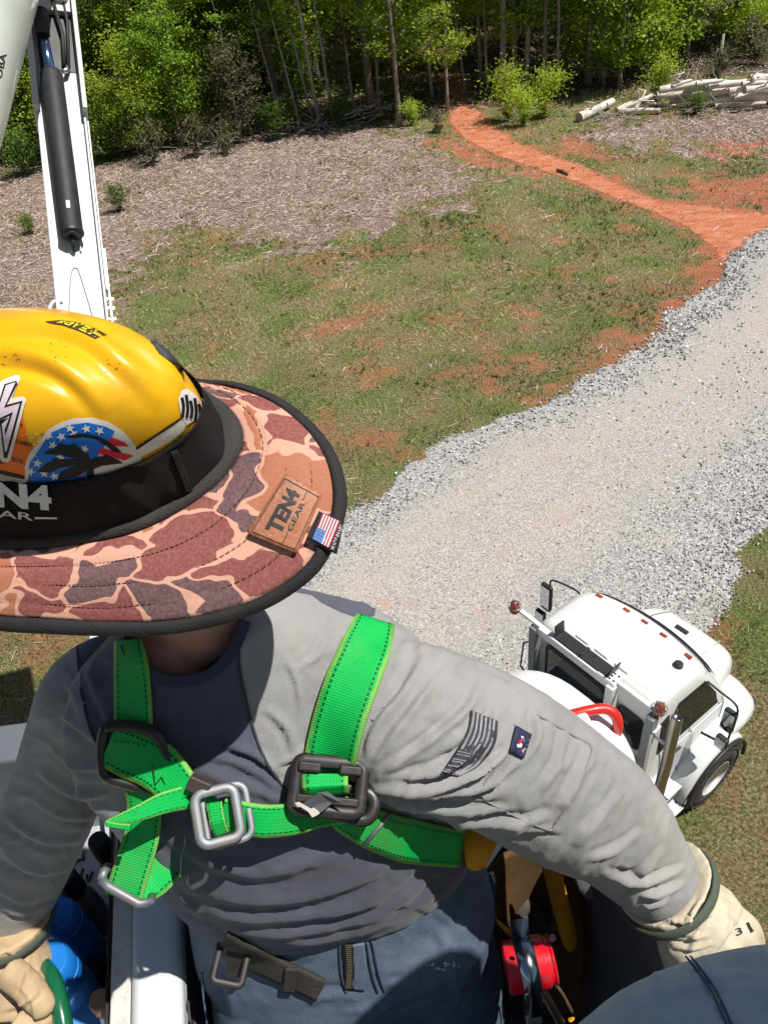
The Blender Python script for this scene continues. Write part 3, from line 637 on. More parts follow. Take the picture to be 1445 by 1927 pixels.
mat_beacon=pm('beacon_lens',(.20,.035,.02),.2,var=.25,vs=20,coat=.8)
mat_red=pm('red_hose_guard',(.72,.02,.015),.35,var=.08,coat=.3)
mat_grey=pm('plain_blue_grey',(.22,.235,.25),.6,var=.1)  # one plain blue-grey for rear panel, posts and seams
m,nt,b=_nodes('tinted_glass'); b.inputs['Base Color'].default_value=(.012,.014,.015,1); b.inputs['Roughness'].default_value=.06; b.inputs['Specular IOR Level'].default_value=.5; mat_glass=m
m,nt,b=_nodes('lit_seat'); mat_seat=pm('tan_seat',(.14,.12,.10),.8)
def rrect(f0,f1,r,z,n=6,rad=.18,crown=0.,bow=0.):
    """rounded rectangle ring in truck frame, front edge bowed forward"""
    pts=[]
    for (cf,cr,a0) in ((f1-rad,r-rad,0),(f1-rad,-r+rad,270),(f0+rad*.6,-r+rad*.6,180),(f0+rad*.6,r-rad*.6,90)):
        pass
    def arc(cf,cr,a0,a1,ra): return [(cf+ra*math.cos(math.radians(a)),cr+ra*math.sin(math.radians(a))) for a in np.linspace(a0,a1,n)]
    p=arc(f1-rad,r-rad,90,0,rad)
    for t in np.linspace(0,1,9)[1:-1]: p.append((f1,(r-rad)*(1-2*t)))
    p+=arc(f1-rad,-(r-rad),0,-90,rad); ra=rad*.5
    for t in np.linspace(0,1,4)[1:-1]: p.append((f1-rad+(f0-f1+rad+ra)*t,-r))
    p+=arc(f0+ra,-(r-ra),-90,-180,ra)
    for t in np.linspace(0,1,9)[1:-1]: p.append((f0,(r-ra)*(-1+2*t)))
    p+=arc(f0+ra,(r-ra),180,90,ra)
    for t in np.linspace(0,1,4)[1:-1]: p.append((f0+ra+(f1-rad-f0-ra)*t,r))
    p=np.array(p); fr=sstep(.3,1,(p[:,0]-f0)/(f1-f0)); p[:,0]+=bow*fr*(1-(p[:,1]/r)**2)
    return np.column_stack([p,np.full(len(p),z)+crown*0])
truck=thing('utility_truck',T(0,0,0),'white utility truck with a crew cab and amber beacons parked on the gravel below','truck')
L_=[rrect(.0,1.62,1.04,.62,rad=.1),rrect(.0,1.62,1.05,1.2,rad=.1,bow=.05),rrect(.0,1.6,1.04,1.66,rad=.14,bow=.1),rrect(.005,1.5,1.0,1.85,rad=.16,bow=.12),rrect(.02,1.12,.955,2.45,rad=.2,bow=.16),rrect(.03,1.0,.935,2.58,rad=.2,bow=.17),rrect(.05,.94,.90,2.66,rad=.2,bow=.17),rrect(.12,.86,.82,2.705,rad=.2,bow=.15),rrect(.3,.7,.55,2.725,rad=.15,bow=.1)]
b=MB(); b.rings([Tm(q) for q in L_]); cab=b.obj('cab',mat_wpaint,truck,smooth=True,auto=1)
md=cab.modifiers.new('e','EDGE_SPLIT'); md.split_angle=math.radians(50)
# roof ribs (raised panels running fore-aft)
for k in range(5):
    r0=-.62+.31*k; q=rrect(.16,.80,.115,2.0,rad=.05); 
    ringA=np.column_stack([q[:,0],q[:,1]+r0,np.full(len(q),2.7)-.02*(abs(r0)>.5)+.012]); ringB=ringA*1; c_=np.array([.48,r0,0]); ringB[:,:2]=c_[:2]+(ringB[:,:2]-c_[:2])*np.array([.97,.86]); ringB[:,2]+=.024
    MB().rings([Tm(ringA),Tm(ringB)],cap0=False).obj('roof_rib',mat_wpaint,truck,smooth=False,bev=.006)
# roof front seam
sm=smooth_curve([T(1.12,.93,2.44),T(1.20,.6,2.50),T(1.245,.0,2.52),T(1.20,-.6,2.50),T(1.12,-.93,2.44)],5); MB().tube(sm,.012,6).obj('roof_seam',mat_blackp,truck)
# windshield
ws=[]
for r_ in np.linspace(-.86,.86,9):
    k=1-(r_/.95)**2; ws.append([T(1.47+.12*k+.02,r_*1.04,1.9),T(1.14+.165*k+.035,r_*.98,2.44)])
MB().quadgrid(ws).obj('windscreen',mat_glass,truck,smooth=True)
# rear window, corner windows
def panel(name,pts,mat,th=.012,bev=.0,parent=truck):
    """closed polygon given in truck coordinates, thickened"""
    P=np.array([T(*p) for p in pts]); n_=nrm(np.cross(P[1]-P[0],P[2]-P[0])); b=MB(); b.rings([P-n_*th/2,P+n_*th/2]); return b.obj(name,mat,parent,bev=bev)
def rr2(a0,a1,z0,z1,fn,rad=.07,n=4):
    out=[]
    for cx,cz,s in ((a1-rad,z1-rad,0),(a0+rad,z1-rad,90),(a0+rad,z0+rad,180),(a1-rad,z0+rad,270)):
        for a in np.linspace(s,s+90,n): out.append(fn(cx+rad*math.cos(math.radians(a)),cz+rad*math.sin(math.radians(a))))
    return out
rearf=lambda r_,z_: (-.006+.0*z_ if z_<1.66 else (-.006 if z_<1.85 else -.006+.02*(z_-1.85)/.6),r_,z_)
fr=panel('rear_window_frame',rr2(-.74,.34,1.72,2.42,lambda r_,z_:(-.008+.012,r_,z_)),mat_blackp,.03)
panel('rear_window',rr2(-.70,.30,1.76,2.38,lambda r_,z_:(-.012,r_,z_)),mat_glass,.012)
panel('rear_quarter_window',rr2(.46,.84,1.74,2.36,lambda r_,z_:(-.012,r_,z_)),mat_glass,.012)
panel('rear_panel',rr2(-.80,.88,.9,1.62,lambda r_,z_:(-.02,r_,z_),.04),mat_grey,.03)
for s in (1,-1):
    sidef=lambda a,z_: (a, s*((1.045-(z_-1.66)*.11) if z_>1.66 else 1.055),z_)
    P=[(.42,1.80),(.42,2.25),(.50,2.38),(.98,2.36),(1.22,1.98),(1.27,1.78)]
    panel('door_window',[sidef(a,z_) for a,z_ in P],mat_glass,.02)
    panel('window_trim',[(a,sidef(a,z_)[1]-s*.006,z_) for a,z_ in [(.38,1.76),(.38,2.27),(.48,2.42),(1.0,2.40),(1.26,1.99),(1.32,1.74)]],mat_blackp,.02)
    dr=panel('door',[(.34,s*1.058,.75),(.34,s*1.058,1.68),(1.42,s*1.058,1.68),(1.42,s*1.058,.75)],mat_wpaint,.02,bev=.01)
    MB().box(T(.45,s*1.085,1.58),Tf*.08,Tr*.012,Tz*.015).obj('door_handle',mat_blackp,dr)
    panel('quarter_window',[sidef(a,z_) for a,z_ in [(.09,1.80),(.09,2.3),(.30,2.36),(.30,1.80)]],mat_glass,.016)
for s in (1,-1):
    for P_ in ([(.34,1.072,.76),(.34,1.072,1.69),(.36,1.055,1.9),(.40,1.0,2.42)],[(1.42,1.072,.76),(1.42,1.072,1.69),(1.36,1.05,1.85)],[(.34,1.075,.76),(1.42,1.075,.76)],[(.34,1.074,1.0),(1.42,1.074,1.0)]):
        MB().tube([T(a,s*b_,c_) for a,b_,c_ in P_],.006,5).obj('door_seam',mat_grey,truck)
MB().tube(smooth_curve([T(1.53,-.93,1.5),T(1.55,-.8,1.80),T(1.56,0,1.845),T(1.55,.8,1.80),T(1.53,.93,1.5)],5),.009,5).obj('hood_gap',mat_blackp,truck)
for r_ in (-.5,.5): MB().tube([T(1.6,r_,1.822),T(2.0,r_*.9,1.745),T(2.35,r_*.8,1.585)],.010,6).obj('hood_crease',mat_wpaint,truck,smooth=True)
for r_ in (-.35,.35): MB().tube([T(1.50,r_,1.90),T(1.42,r_*1.3,2.1),T(1.36,r_*1.5,2.25)],.010,5).obj('wiper',mat_blackp,truck)
# hood
H=[]
for f_,w_,zt,zb in ((1.50,.90,1.80,1.15),(1.75,.86,1.75,1.05),(2.05,.78,1.67,1.0),(2.3,.70,1.56,.95),(2.45,.60,1.42,.92),(2.50,.50,1.25,.9)):
    a=np.linspace(0,math.pi,17); e=.34; x_=np.sign(np.cos(a))*np.abs(np.cos(a))**e*w_; y_=np.abs(np.sin(a))**e*(zt-zb)+zb-.0
    top=np.column_stack([np.full(17,f_),x_,y_+.03*(1-(x_/w_)**2)]); H.append(Tm(np.vstack([top,[[f_,-w_,.55],[f_,w_,.55]]])))
MB().rings(H).obj('hood',mat_wpaint,truck,smooth=True,sub=1)
MB().box(T(2.03,-.02,1.722),Tf*.03+Tr*.0,Tr*.10,Tz*.012).obj('hood_vent',mat_blackp,truck,bev=.006)
pc=G(1276,1250,2.74); MB().lathe(pc-np.array([0,0,.03]),Tz,[(0,.06),(.045,.055),(.06,.035)],16).obj('antenna_puck',mat_blackp,truck,smooth=False)
# grille+bumper
MB().box(T(2.52,0,1.05),Tf*.02,Tr*.42,Tz*.22).obj('grille',mat_blackp,truck,bev=.01)
MB().box(T(2.38,0,.62),Tf*.09,Tr*1.08,Tz*.15).obj('bumper',mat_blackp,truck,bev=.03)
for s in (1,-1):
    # fender as an arch
    b=MB(); R0=[]
    for a in np.linspace(-8,188,19):
        ca,sa=math.cos(math.radians(a)),math.sin(math.radians(a)); ro=.66;ri=.60
        sec=[(1.15+ca*ro*1.02,.78,.55+sa*(ro+.05)),(1.15+ca*ro*1.05,1.15,.55+sa*(ro+.08)),(1.15+ca*ro*1.02,1.34,.55+sa*(ro+.03)),(1.15+ca*ri*1.02,1.37,.55+sa*(ri+.01)),(1.15+ca*ri,1.2,.55+sa*(ri-.02)),(1.15+ca*ri,.78,.55+sa*(ri-.02))]
        R0.append(Tm(np.array([(p[0],s*p[1],p[2]) for p in sec])))
    b.rings(R0); b.obj('fender',mat_wpaint,truck,smooth=True,sub=1)
    b=MB(); P=[T(1.15+math.cos(a)*.625,s*1.375,.55+math.sin(a)*.63) for a in np.linspace(-.1,3.24,20)]; b.tube(P,.028,6); b.obj('fender_flare',mat_blackp,truck,smooth=True)
    # fender shoulder to hood
    b=MB(); 
    SH_=[]
    for f_,a,c_,zt in ((.62,.85,1.05,1.1),(.95,.8,1.28,1.28),(1.5,.75,1.32,1.33),(2.0,.65,1.28,1.25),(2.3,.55,1.15,1.08),(2.42,.5,1.0,.9)):
        SH_.append(Tm(np.array([(f_,s*a,zt+.12),(f_,s*(a+c_)/2,zt+.09),(f_,s*(c_-.06),zt-.02),(f_,s*c_,zt-.16),(f_,s*c_,zt-.32),(f_,s*a,zt-.32)])))
    b.rings(SH_).obj('fender_shoulder',mat_wpaint,truck,smooth=True,sub=1)
def wheel(f_,r_,s,nm='front'):
    w_=MB(); c0=T(f_,r_,.52); ax=Tr*s
    w_.lathe(c0-ax*.14,ax,[(0,.30),(0,.40),(.02,.485),(.05,.50),(.23,.50),(.26,.485),(.28,.40),(.28,.30),(.20,.285),(.08,.285)],40,cap=False)
    ty=w_.obj('tyre',mat_rubber,truck,smooth=True)
    tb=MB()
    for i in range(44):
        a=i*2*math.pi/44; rd_=Tf*math.cos(a)+Tz*math.sin(a); tn=-Tf*math.sin(a)+Tz*math.cos(a)
        for j,(u0,hw) in enumerate(((-.105,.03),(-.036,.03),(.036,.03),(.105,.03))):
            o_=.5*(j%2)*2*math.pi/44; rd2=Tf*math.cos(a+o_)+Tz*math.sin(a+o_); tn2=-Tf*math.sin(a+o_)+Tz*math.cos(a+o_)
            tb.box(c0+ax*u0+rd2*.508,ax*hw,tn2*.026,rd2*.012)
    tr_=tb.obj('tread',mat_rubber,ty); tr_['kind']='stuff'
    rb=MB(); rb.lathe(c0-ax*.1,ax,[(.235,.295),(.24,.285),(.20,.27),(.10,.25),(.06,.20),(.09,.13),(.16,.12),(.17,.09),(.20,.085),(.20,.02)],32); rm=rb.obj('rim',mat_rimw,truck,smooth=True)
    for i in range(10):
        a=i*2*math.pi/10; p=c0+ax*.0+(Tf*math.cos(a)+Tz*math.sin(a))*.165; MB().lathe(p-ax*.03,ax,[(0,.016),(.06,.016),(.07,.008)],6).obj('lug_nut',mat_steel,rm)
wheel(1.15,1.24,1); wheel(1.15,-1.24,-1)
wheel(-3.4,1.1,1); wheel(-3.4,-1.1,-1)
# marker lights
for px,py in ((1127,1122),(1178,1149),(1212,1171),(1247,1196),(1294,1235)):
    p=G(px,py,2.70); q=p-TO; f_=q@Tf; MB().hull8([p+Tf*i*.032+Tr*j*.05+Tz*(k*.03-.012)-Tf*i*.008*(k) for i in(-1,1) for j in(-1,1) for k in(0,1)]).obj('marker_light',mat_amber,truck,bev=.01)
# rear rack / headache frame
rk=MB(); rk.box(T(-.07,-.22,2.74),Tf*.045,Tr*.66,Tz*.02); rk.box(T(-.11,-.22,2.70),Tf*.008,Tr*.66,Tz*.06)
rk.obj('rack_beam',mat_wpaint,truck,bev=.008)
for r_,mt in ((-.86,mat_grey),(.40,mat_wpaint),(.98,mat_grey)):
    MB().box(T(-.10,r_,1.85),Tf*.06,Tr*.055,Tz*.88).obj('rack_post',mt,truck,bev=.01)
bm=MB(); bm.box(T(-.03,.70,2.76),Tf*.03,Tr*.34,Tz*.02); bm.obj('beacon_arm',mat_wpaint,truck,bev=.006)
bm=MB(); bm.box(T(-.08,-1.02,2.78),Tf*.03,Tr*.24,Tz*.02); bm.obj('beacon_arm',mat_wpaint,truck,bev=.006)
pl=MB(); pl.box(T(-.02,.30,2.765),Tf*.09,Tr*.13,Tz*.008); pp=pl.obj('perforated_plate',mat_wpaint,truck,bev=.004)
for i in range(3):
    for j in range(4): MB().lathe(T(-.07+.05*i,.21+.06*j,2.768),Tz,[(0,.015),(.008,.015)],10).obj('hole',mat_blackp,pp)
for px,py,zz in ((968,1140,2.86),(1240,1332,2.84)):
    c=G(px,py,zz); be=MB().lathe(c-Tz*.07,Tz,[(0,.075),(.02,.078),(.03,.068),(.10,.060),(.14,.045),(.155,.012)],18).obj('beacon',mat_beacon,truck,smooth=True)
    g=MB()
    for a in (0,1.05,2.1):
        u=Tf*math.cos(a)+Tr*math.sin(a); g.tube([c-Tz*.08-u*.085,c-u*.085+Tz*.03,c+Tz*.10,c+u*.085+Tz*.03,c-Tz*.08+u*.085],.0045,5)
    g.tube([c+Tz*.0+(Tf*math.cos(a)+Tr*math.sin(a))*.085 for a in np.linspace(0,6.28,20)],.004,5); g.obj('beacon_guard',mat_steel,be)
    MB().lathe(c-Tz*.12,Tz,[(0,.05),(.05,.075)],14).obj('beacon_base',mat_blackp,be)
# black holder on roof rear
hb=MB(); hb.box(T(.0,-.12,2.775),Tf*.085,Tr*.42,Tz*.014); hb.box(T(.0,-.12,2.80),Tf*.08,Tr*.02,Tz*.02)
hb.obj('work_light_tray',mat_blackp,truck,bev=.004)
for r_,s in ((-.54,-1),(.30,1)):
    MB().hull8([T(-.085,r_,2.78),T(-.06,r_+s*.03,2.94),T(-.085,r_+.016,2.78),T(-.06,r_+s*.03+.016,2.94),T(.085,r_,2.78),T(.10,r_+s*.03,2.94),T(.085,r_+.016,2.78),T(.10,r_+s*.03+.016,2.94)]).obj('tray_flap',mat_blackp,truck)
# exhaust
ex=MB().tube([G(1273,1352,2.92),G(1268,1372,2.8),T(-.14,1.29,2.2),T(-.20,1.31,1.6),T(-.26,1.33,.8)],[.066]*5,16,cap=False).obj('exhaust_stack',mat_chrome,truck,smooth=True)
tip=G(1273,1352,2.92); ax=nrm(tip-G(1268,1372,2.8)); MB().lathe(tip,ax,[(0,.066),(.012,.07),(.014,.055),(-.1,.053)],16,cap=False).obj('stack_tip',mat_chrome,ex,smooth=True); MB().lathe(tip-ax*.06,ax,[(0,.052),(.004,.05)],14).obj('stack_bore',mat_blackp,ex)
MB().tube([T(-.12,1.0,2.45),T(-.12,1.2,2.45)],.018,6).obj('stack_clamp',mat_steel,ex)
# side fairing behind door + steps
panel('side_fairing',[(-.16,1.05,.75),(-.16,1.05,2.5),(.02,1.03,2.5),(.02,1.06,.75)],mat_wpaint,.04,bev=.008)
for f0,f1,z_,r1 in ((.10,.72,.50,1.36),(.25,.70,.82,1.24)):
    MB().box(T((f0+f1)/2,(r1+1.02)/2,z_),Tf*(f1-f0)/2,Tr*(r1-1.02)/2,Tz*.02).obj('step',mat_alu,truck,bev=.004)
MB().box(T(.4,1.12,.45),Tf*.4,Tr*.12,Tz*.28).obj('fuel_tank',mat_steel,truck,bev=.05)
MB().tube([T(.36,1.08,1.1),T(.30,1.14,1.4),T(.24,1.13,1.9),T(.22,1.06,2.2)],.014,6).obj('grab_handle',mat_blackp,truck,smooth=True)
MB().tube([T(.0,-1.02,2.2),T(-.02,-1.13,2.1),T(-.05,-1.15,1.6),T(-.02,-1.04,1.45)],.014,6).obj('grab_handle',mat_blackp,truck,smooth=True)
# mirrors
mr=thing('tmp',T(0,0,0)) if False else None
mf=MB(); P=smooth_curve([G(1330,1282,2.45),G(1352,1300,2.42),G(1386,1330,2.35),G(1380,1362,2.0),G(1366,1398,1.75)],5); mf.tube(P,.014,6); mf.tube([G(1318,1378,1.75),G(1345,1392,1.72),G(1366,1404,1.7)],.016,6)
mo=mf.obj('mirror_frame',mat_blackp,truck,smooth=True)
def mhead(c,hw,hh,th,fw,parent):
    MB().box(c,Tr*hw,fw*th,Tz*hh).obj('mirror_head',mat_blackp,parent,bev=.03)
    MB().box(c-fw*(th+.004),Tr*hw*.86,fw*.004,Tz*hh*.9).obj('mirror_glass',mat_mirror,parent)
m,nt,b=_nodes('mirror_glass'); b.inputs['Base Color'].default_value=(.55,.6,.62,1); b.inputs['Metallic'].default_value=1; b.inputs['Roughness'].default_value=.06; mat_mirror=m
mhead(G(1371,1355,2.02),.085,.19,.04,Tf,mo); mhead(G(1357,1396,1.72),.08,.10,.045,Tf,mo)
mf=MB(); mf.tube(smooth_curve([T(.86,-.93,2.5),G(1085,1112,2.5),G(1040,1092,2.45),G(1035,1104,2.35)],5),.014,6); mo=mf.obj('mirror_frame',mat_blackp,truck,smooth=True)
mhead(G(1028,1123,2.0),.1,.25,.04,Tf,mo); mhead(G(1017,1158,1.62),.09,.1,.04,Tf,mo)
# chassis and rear body, mostly hidden behind the man
MB().box(T(-2.2,0,.8),Tf*2.4,Tr*.42,Tz*.12).obj('chassis_frame',mat_blackp,truck,bev=.02)
MB().box(T(-3.9,0,1.25),Tf*1.5,Tr*1.1,Tz*.32).obj('service_body',mat_wpaint,truck,bev=.04)
MB().box(T(-1.3,.0,1.15),Tf*.95,Tr*1.02,Tz*.06).obj('deck',mat_alu,truck,bev=.01)
# rounded white cover behind the cab
cv=MB(); R0=[]
for i,ph in enumerate(np.linspace(-.5*math.pi*.96,.5*math.pi*.985,22)):
    z_=2.05+1.38*np.sign(math.sin(ph))*abs(math.sin(ph))**.85; rr=abs(math.cos(ph))**.5; a=np.linspace(0,2*math.pi,40,endpoint=False); e=.72
    cx=np.sign(np.cos(a))*np.abs(np.cos(a))**e; cy=np.sign(np.sin(a))*np.abs(np.sin(a))**e
    R0.append(Tm(np.column_stack([-1.60+1.12*rr*cx,.50+1.10*rr*cy+.0*cx,np.full(40,z_)])))
cv.rings(R0).obj('turret_cover',mat_wfib,truck,smooth=True)
P=smooth_curve([G(1010,1366,3.45),G(1062,1349,3.5),G(1105,1338,3.52),G(1138,1334,3.5),G(1157,1346,3.44),G(1162,1366,3.3),G(1155,1392,3.0)],6)
MB().tube(P,.056,14).obj('red_guard_rail',mat_red,truck,smooth=True)
# ================================================================== BOOM
mat_boomw=pm('white_boom_paint',(.54,.56,.58),.4,var=.03,vs=2,dirt=(.5,.48,.44),dirtamt=.3,dscale=3)
mat_boomfib=pm('pale_fiberglass',(.62,.66,.62),.35,var=.04,vs=2,coat=.3)
mat_hose=pm('black_sleeve',(.022,.022,.024),.62,var=.3,vs=12,bs=.3,bd=.002,bscale=80)
m,nt,b=_nodes('blue_steel_rod'); b.inputs['Base Color'].default_value=(.30,.45,.72,1); b.inputs['Metallic'].default_value=1; b.inputs['Roughness'].default_value=.15; mat_rod=m
BS=1.18; A=C(88,-50,6.2); Mm=C(157,600,5.75); ax=nrm(Mm-A); L_=np.linalg.norm(Mm-A)
vw=nrm(CP-(A+Mm)/2); sd_=nrm(np.cross(vw,ax)); sd_=sd_ if sd_@vX>0 else -sd_; ot=np.cross(ax,sd_); ot=ot if ot@vw>0 else -ot
B=A+ax*L_*2.35
boom=thing('aerial_lift_boom',B,'white steel lift boom with black hydraulic cylinder rising at the left','boom')
def bp(t,u,o): return A+ax*L_*t+sd_*u*BS+ot*o*BS   # t along 0..1 to helmet, u sideways, o toward viewer
def bar(name,t0,t1,u0,u1,o0,o1,mat,parent=boom,bev=.006,u0b=None,u1b=None):
    u0b=u0 if u0b is None else u0b; u1b=u1 if u1b is None else u1b
    V=[bp(t0,u0,o0),bp(t0,u0,o1),bp(t0,u1,o0),bp(t0,u1,o1),bp(t1,u0b,o0),bp(t1,u0b,o1),bp(t1,u1b,o0),bp(t1,u1b,o1)]
    return MB().hull8(V).obj(name,mat,parent,bev=bev)
bar('box_section',-.02,2.35,-.135,.135,-.26,0,mat_boomw)
bar('left_flange',-.04,.43,-.165,-.125,-.2,.09,mat_boomw)
bar('left_flange',.43,2.2,-.150,-.125,-.2,.03,mat_boomw)
bar('right_flange',-.04,.43,.135,.165,-.2,.10,mat_boomw)
bar('right_flange',.43,1.2,.135,.152,-.2,.04,mat_boomw)
bar('conduit',.44,.92,.156,.166,-.05,.0,mat_boomw,bev=.002)
bar('conduit',.80,1.15,.170,.18,-.1,-.03,mat_steel,bev=.002)
bar('recess_shade',-.02,.30,-.10,.125,.002,.004,mat_blackp,bev=0)  # flat black sheet standing in for the shade of a pocket
bar('pivot_plate',.06,.13,-.12,.13,.004,.05,mat_boomw)
for u in (.045,.075): MB().lathe(bp(.085,u,.03),ot,[(0,.06),(.07,.058),(.09,.036)],16).obj('pivot_boss',mat_boomw,boom,smooth=False,bev=.004)
MB().tube([bp(.10,.02,.05),bp(.20,.06,.04),bp(.29,.05,.04)],.016,8).obj('hydraulic_hose',mat_hose,boom,smooth=True)
MB().tube([bp(.02,.07,.05),bp(.16,.10,.04),bp(.30,.075,.04)],.014,8).obj('hydraulic_hose',mat_hose,boom,smooth=True)
MB().tube([bp(.29,.075,.03),bp(.31,.06,.05),bp(.315,.03,.05)],.02,8).obj('hose_fitting',mat_steel,boom,smooth=True)
def px_on(px,py,o):
    """point on plane at offset o in front of the boom face"""
    r=ray(px,py); p0=A+ot*o; t=((p0-CP)@ot)/(r@ot); return CP+r*t
c0=px_on(97,138,.09); c1=px_on(136,443,.09); MB().tube([c0,c0+(c1-c0)*.02,c1-(c1-c0)*.02,c1],[.078,.085,.085,.078],22).obj('cylinder_sleeve',mat_hose,boom,smooth=True)
cl=nrm(c1-c0); MB().lathe(c1-cl*.03,cl,[(0,.09),(.02,.09),(.025,.07),(.04,.068)],22).obj('cylinder_end_cap',mat_blackp,boom,bev=.002)
MB().tube([px_on(80,55,.085),c0+cl*.05],.039,18).obj('cylinder_rod',mat_rod,boom,smooth=True)
MB().tube([px_on(78,22,.09),px_on(82,66,.09)],[.06,.05],12).obj('rod_eye',mat_blackp,boom,smooth=True)
MB().tube([c1,px_on(139,462,.06),px_on(140,474,.03)],[.03,.02,.008],8).obj('cylinder_lug',mat_blackp,boom,smooth=True)
b=MB().box((c1*.85+c0*.15)+ot*.084+sd_*.0,ax*.03,sd_*.013,ot*.003); b.obj('cylinder_tag',pm('white_label',(.75,.75,.75),.5),boom)
for u in (-.03,.03): bar('weld_lug',.795,.82,u-.006,u+.006,.0,.02,mat_boomw)
# raised tapered stiffener with groove
P=smooth_curve([px_on(130,600,.004),px_on(134,520,.004),px_on(143,504,.004),px_on(152,520,.004),px_on(176,600,.004)],6); MB().tube(P,.004,5).obj('stiffener_seam',mat_grey,boom)
P=smooth_curve([px_on(118,568,.0),px_on(104,567,.02),px_on(95,578,.03),px_on(94,596,.03),px_on(96,625,.0)],5); MB().tube(P,.016,10).obj('hose_loop',mat_boomw,boom,smooth=True)
for t in (.955,.985,.93): bar('bolt_pin',t,t+.006,.15,.20,-.08,-.07,mat_steel,bev=.001)
# pedestal under the boom
MB().lathe(np.array([B[0],B[1],.9]),Tz,[(0,.45),(.6,.42),(B[2]-1.4,.30),(B[2]-.9,.30)],28).obj('pedestal',mat_boomw,boom,bev=.02)
# upper boom
Pa=C(38,-190,5.9); Pb=C(-90,170,4.1); d_=nrm(Pb-Pa); Pc=Pb+(Pb-Pa)*.9
ub=MB(); ub.tube([Pa,Pb,Pc],[.289,.283,.26],40); 
upb=thing('upper_boom',Pc,'pale round fiberglass upper boom crossing the top left corner','boom'); uo=ub.obj('boom_tube',mat_boomfib,upb,smooth=True)
MB().lathe(C(60,-70,6.15)-sd_*.3,sd_,[(0,.2),(.6,.2)],24).obj('elbow_pin',mat_boomw,upb,bev=.01)
Pe=np.array([-1.35,.55,9.3]); MB().tube([Pc,(Pc+Pe)/2+np.array([-.3,0,0]),Pe],[.25,.18,.13],20).obj('boom_tip',mat_boomfib,upb,smooth=True)
UB_BVH=BVHTree.FromPolygons([Vector(v) for v in np.vstack(ub.V)],ub.F)
# ================================================================== WORK BUCKET
mat_bucket=pm('white_bucket_gelcoat',(.68,.72,.72),.38,var=.04,vs=4,dirt=(.42,.40,.34),dirtamt=.35,dscale=7,coat=.2)
mat_flange=pm('speckled_white_flange',(.62,.60,.57),.6,var=.1,vs=30,dirt=(.2,.18,.16),dirtamt=.5,dscale=60)
mat_liner=pm('grey_liner',(.17,.185,.205),.55,var=.08,vs=5)
mat_tr_rim_shade=pm('tray_rim_shade_grey',(.13,.145,.165),.5,var=.08); mat_tr_wall_lift=pm('tray_wall_lifted_grey',(.34,.355,.37),.6,var=.1,vs=4)  # rim grey darkened for the worker's shadow, wall grey lightened against its shade
mat_tray=pm('tray_white',(.50,.52,.55),.5,var=.08,vs=6,dirt=(.1,.1,.1),dirtamt=.5,dscale=12)
bk=thing('work_bucket',(-.03,.2,8.45),'white fiberglass work bucket the two workers stand in','bucket')
ZR=9.45
def wbox(name,x0,x1,y0,y1,z0,z1,mat,parent=None,bev=.01):
    return MB().box(((x0+x1)/2,(y0+y1)/2,(z0+z1)/2),((x1-x0)/2,0,0),(0,(y1-y0)/2,0),(0,0,(z1-z0)/2)).obj(name,mat,parent,bev=bev)
def col(p,z): return np.array([p[0],p[1],z])
a0=G(246,1640,ZR); a1=G(334,1640,ZR); b0=G(238,1927,ZR); b1=G(346,1927,ZR)
bw=nrm((a0-b0)[:2]*.5+(a1-b1)[:2]*.5); bu=np.array([bw[1],-bw[0]])      # bucket axes: along the rim, across
oL=float(a0[:2]@bu); iL=float(a1[:2]@bu); iR=float(G(1236,1740,ZR)[:2]@bu); BK=.635; FR=BK-1.25
def bq(u,v,z): p=bu*u+bw*v; return np.array([p[0],p[1],z])
def bbox(name,u0,u1,v0,v1,z0,z1,mat,parent=bk,bev=.006,seg=2):
    return MB().hull8([bq(u,v,z) for v in (v0,v1) for u in (u0,u1) for z in (z0,z1)]).obj(name,mat,parent,bev=bev,seg=seg)
bbox('left_rim',oL,iL,FR,BK+.03,ZR-.045,ZR,mat_bucket,bev=.016,seg=4)
bbox('left_wall',iL-.05,iL-.015,FR,BK,8.45,ZR-.046,mat_liner)
bbox('rim_flange',oL-.03,oL-.002,FR,BK,ZR-.05,ZR-.02,mat_flange,bev=.003)
bbox('outer_wall',oL+.004,oL+.02,FR,BK,8.5,ZR-.047,mat_bucket)
bbox('right_rim',iR+.006,iR+.052,FR,BK+.02,ZR-.016,ZR,mat_bucket,bev=.006,seg=3)
bbox('right_wall',iR+.005,iR+.03,FR,BK,8.45,ZR-.017,mat_liner)
bbox('back_rim',iL+.001,iR-.006,BK-.03,BK+.02,ZR-.045,ZR,mat_bucket,bev=.014,seg=4)
bbox('back_wall',iL-.01,iR+.005,BK-.03,BK,8.45,ZR-.046,mat_liner)
bbox('front_wall',iL-.01,iR+.005,FR,FR+.03,8.45,ZR,mat_liner)
bbox('bucket_floor',iL-.05,iR+.045,FR,BK,8.40,8.449,mat_liner)
print('bucket',oL,iL,iR,BK,bu,bw)
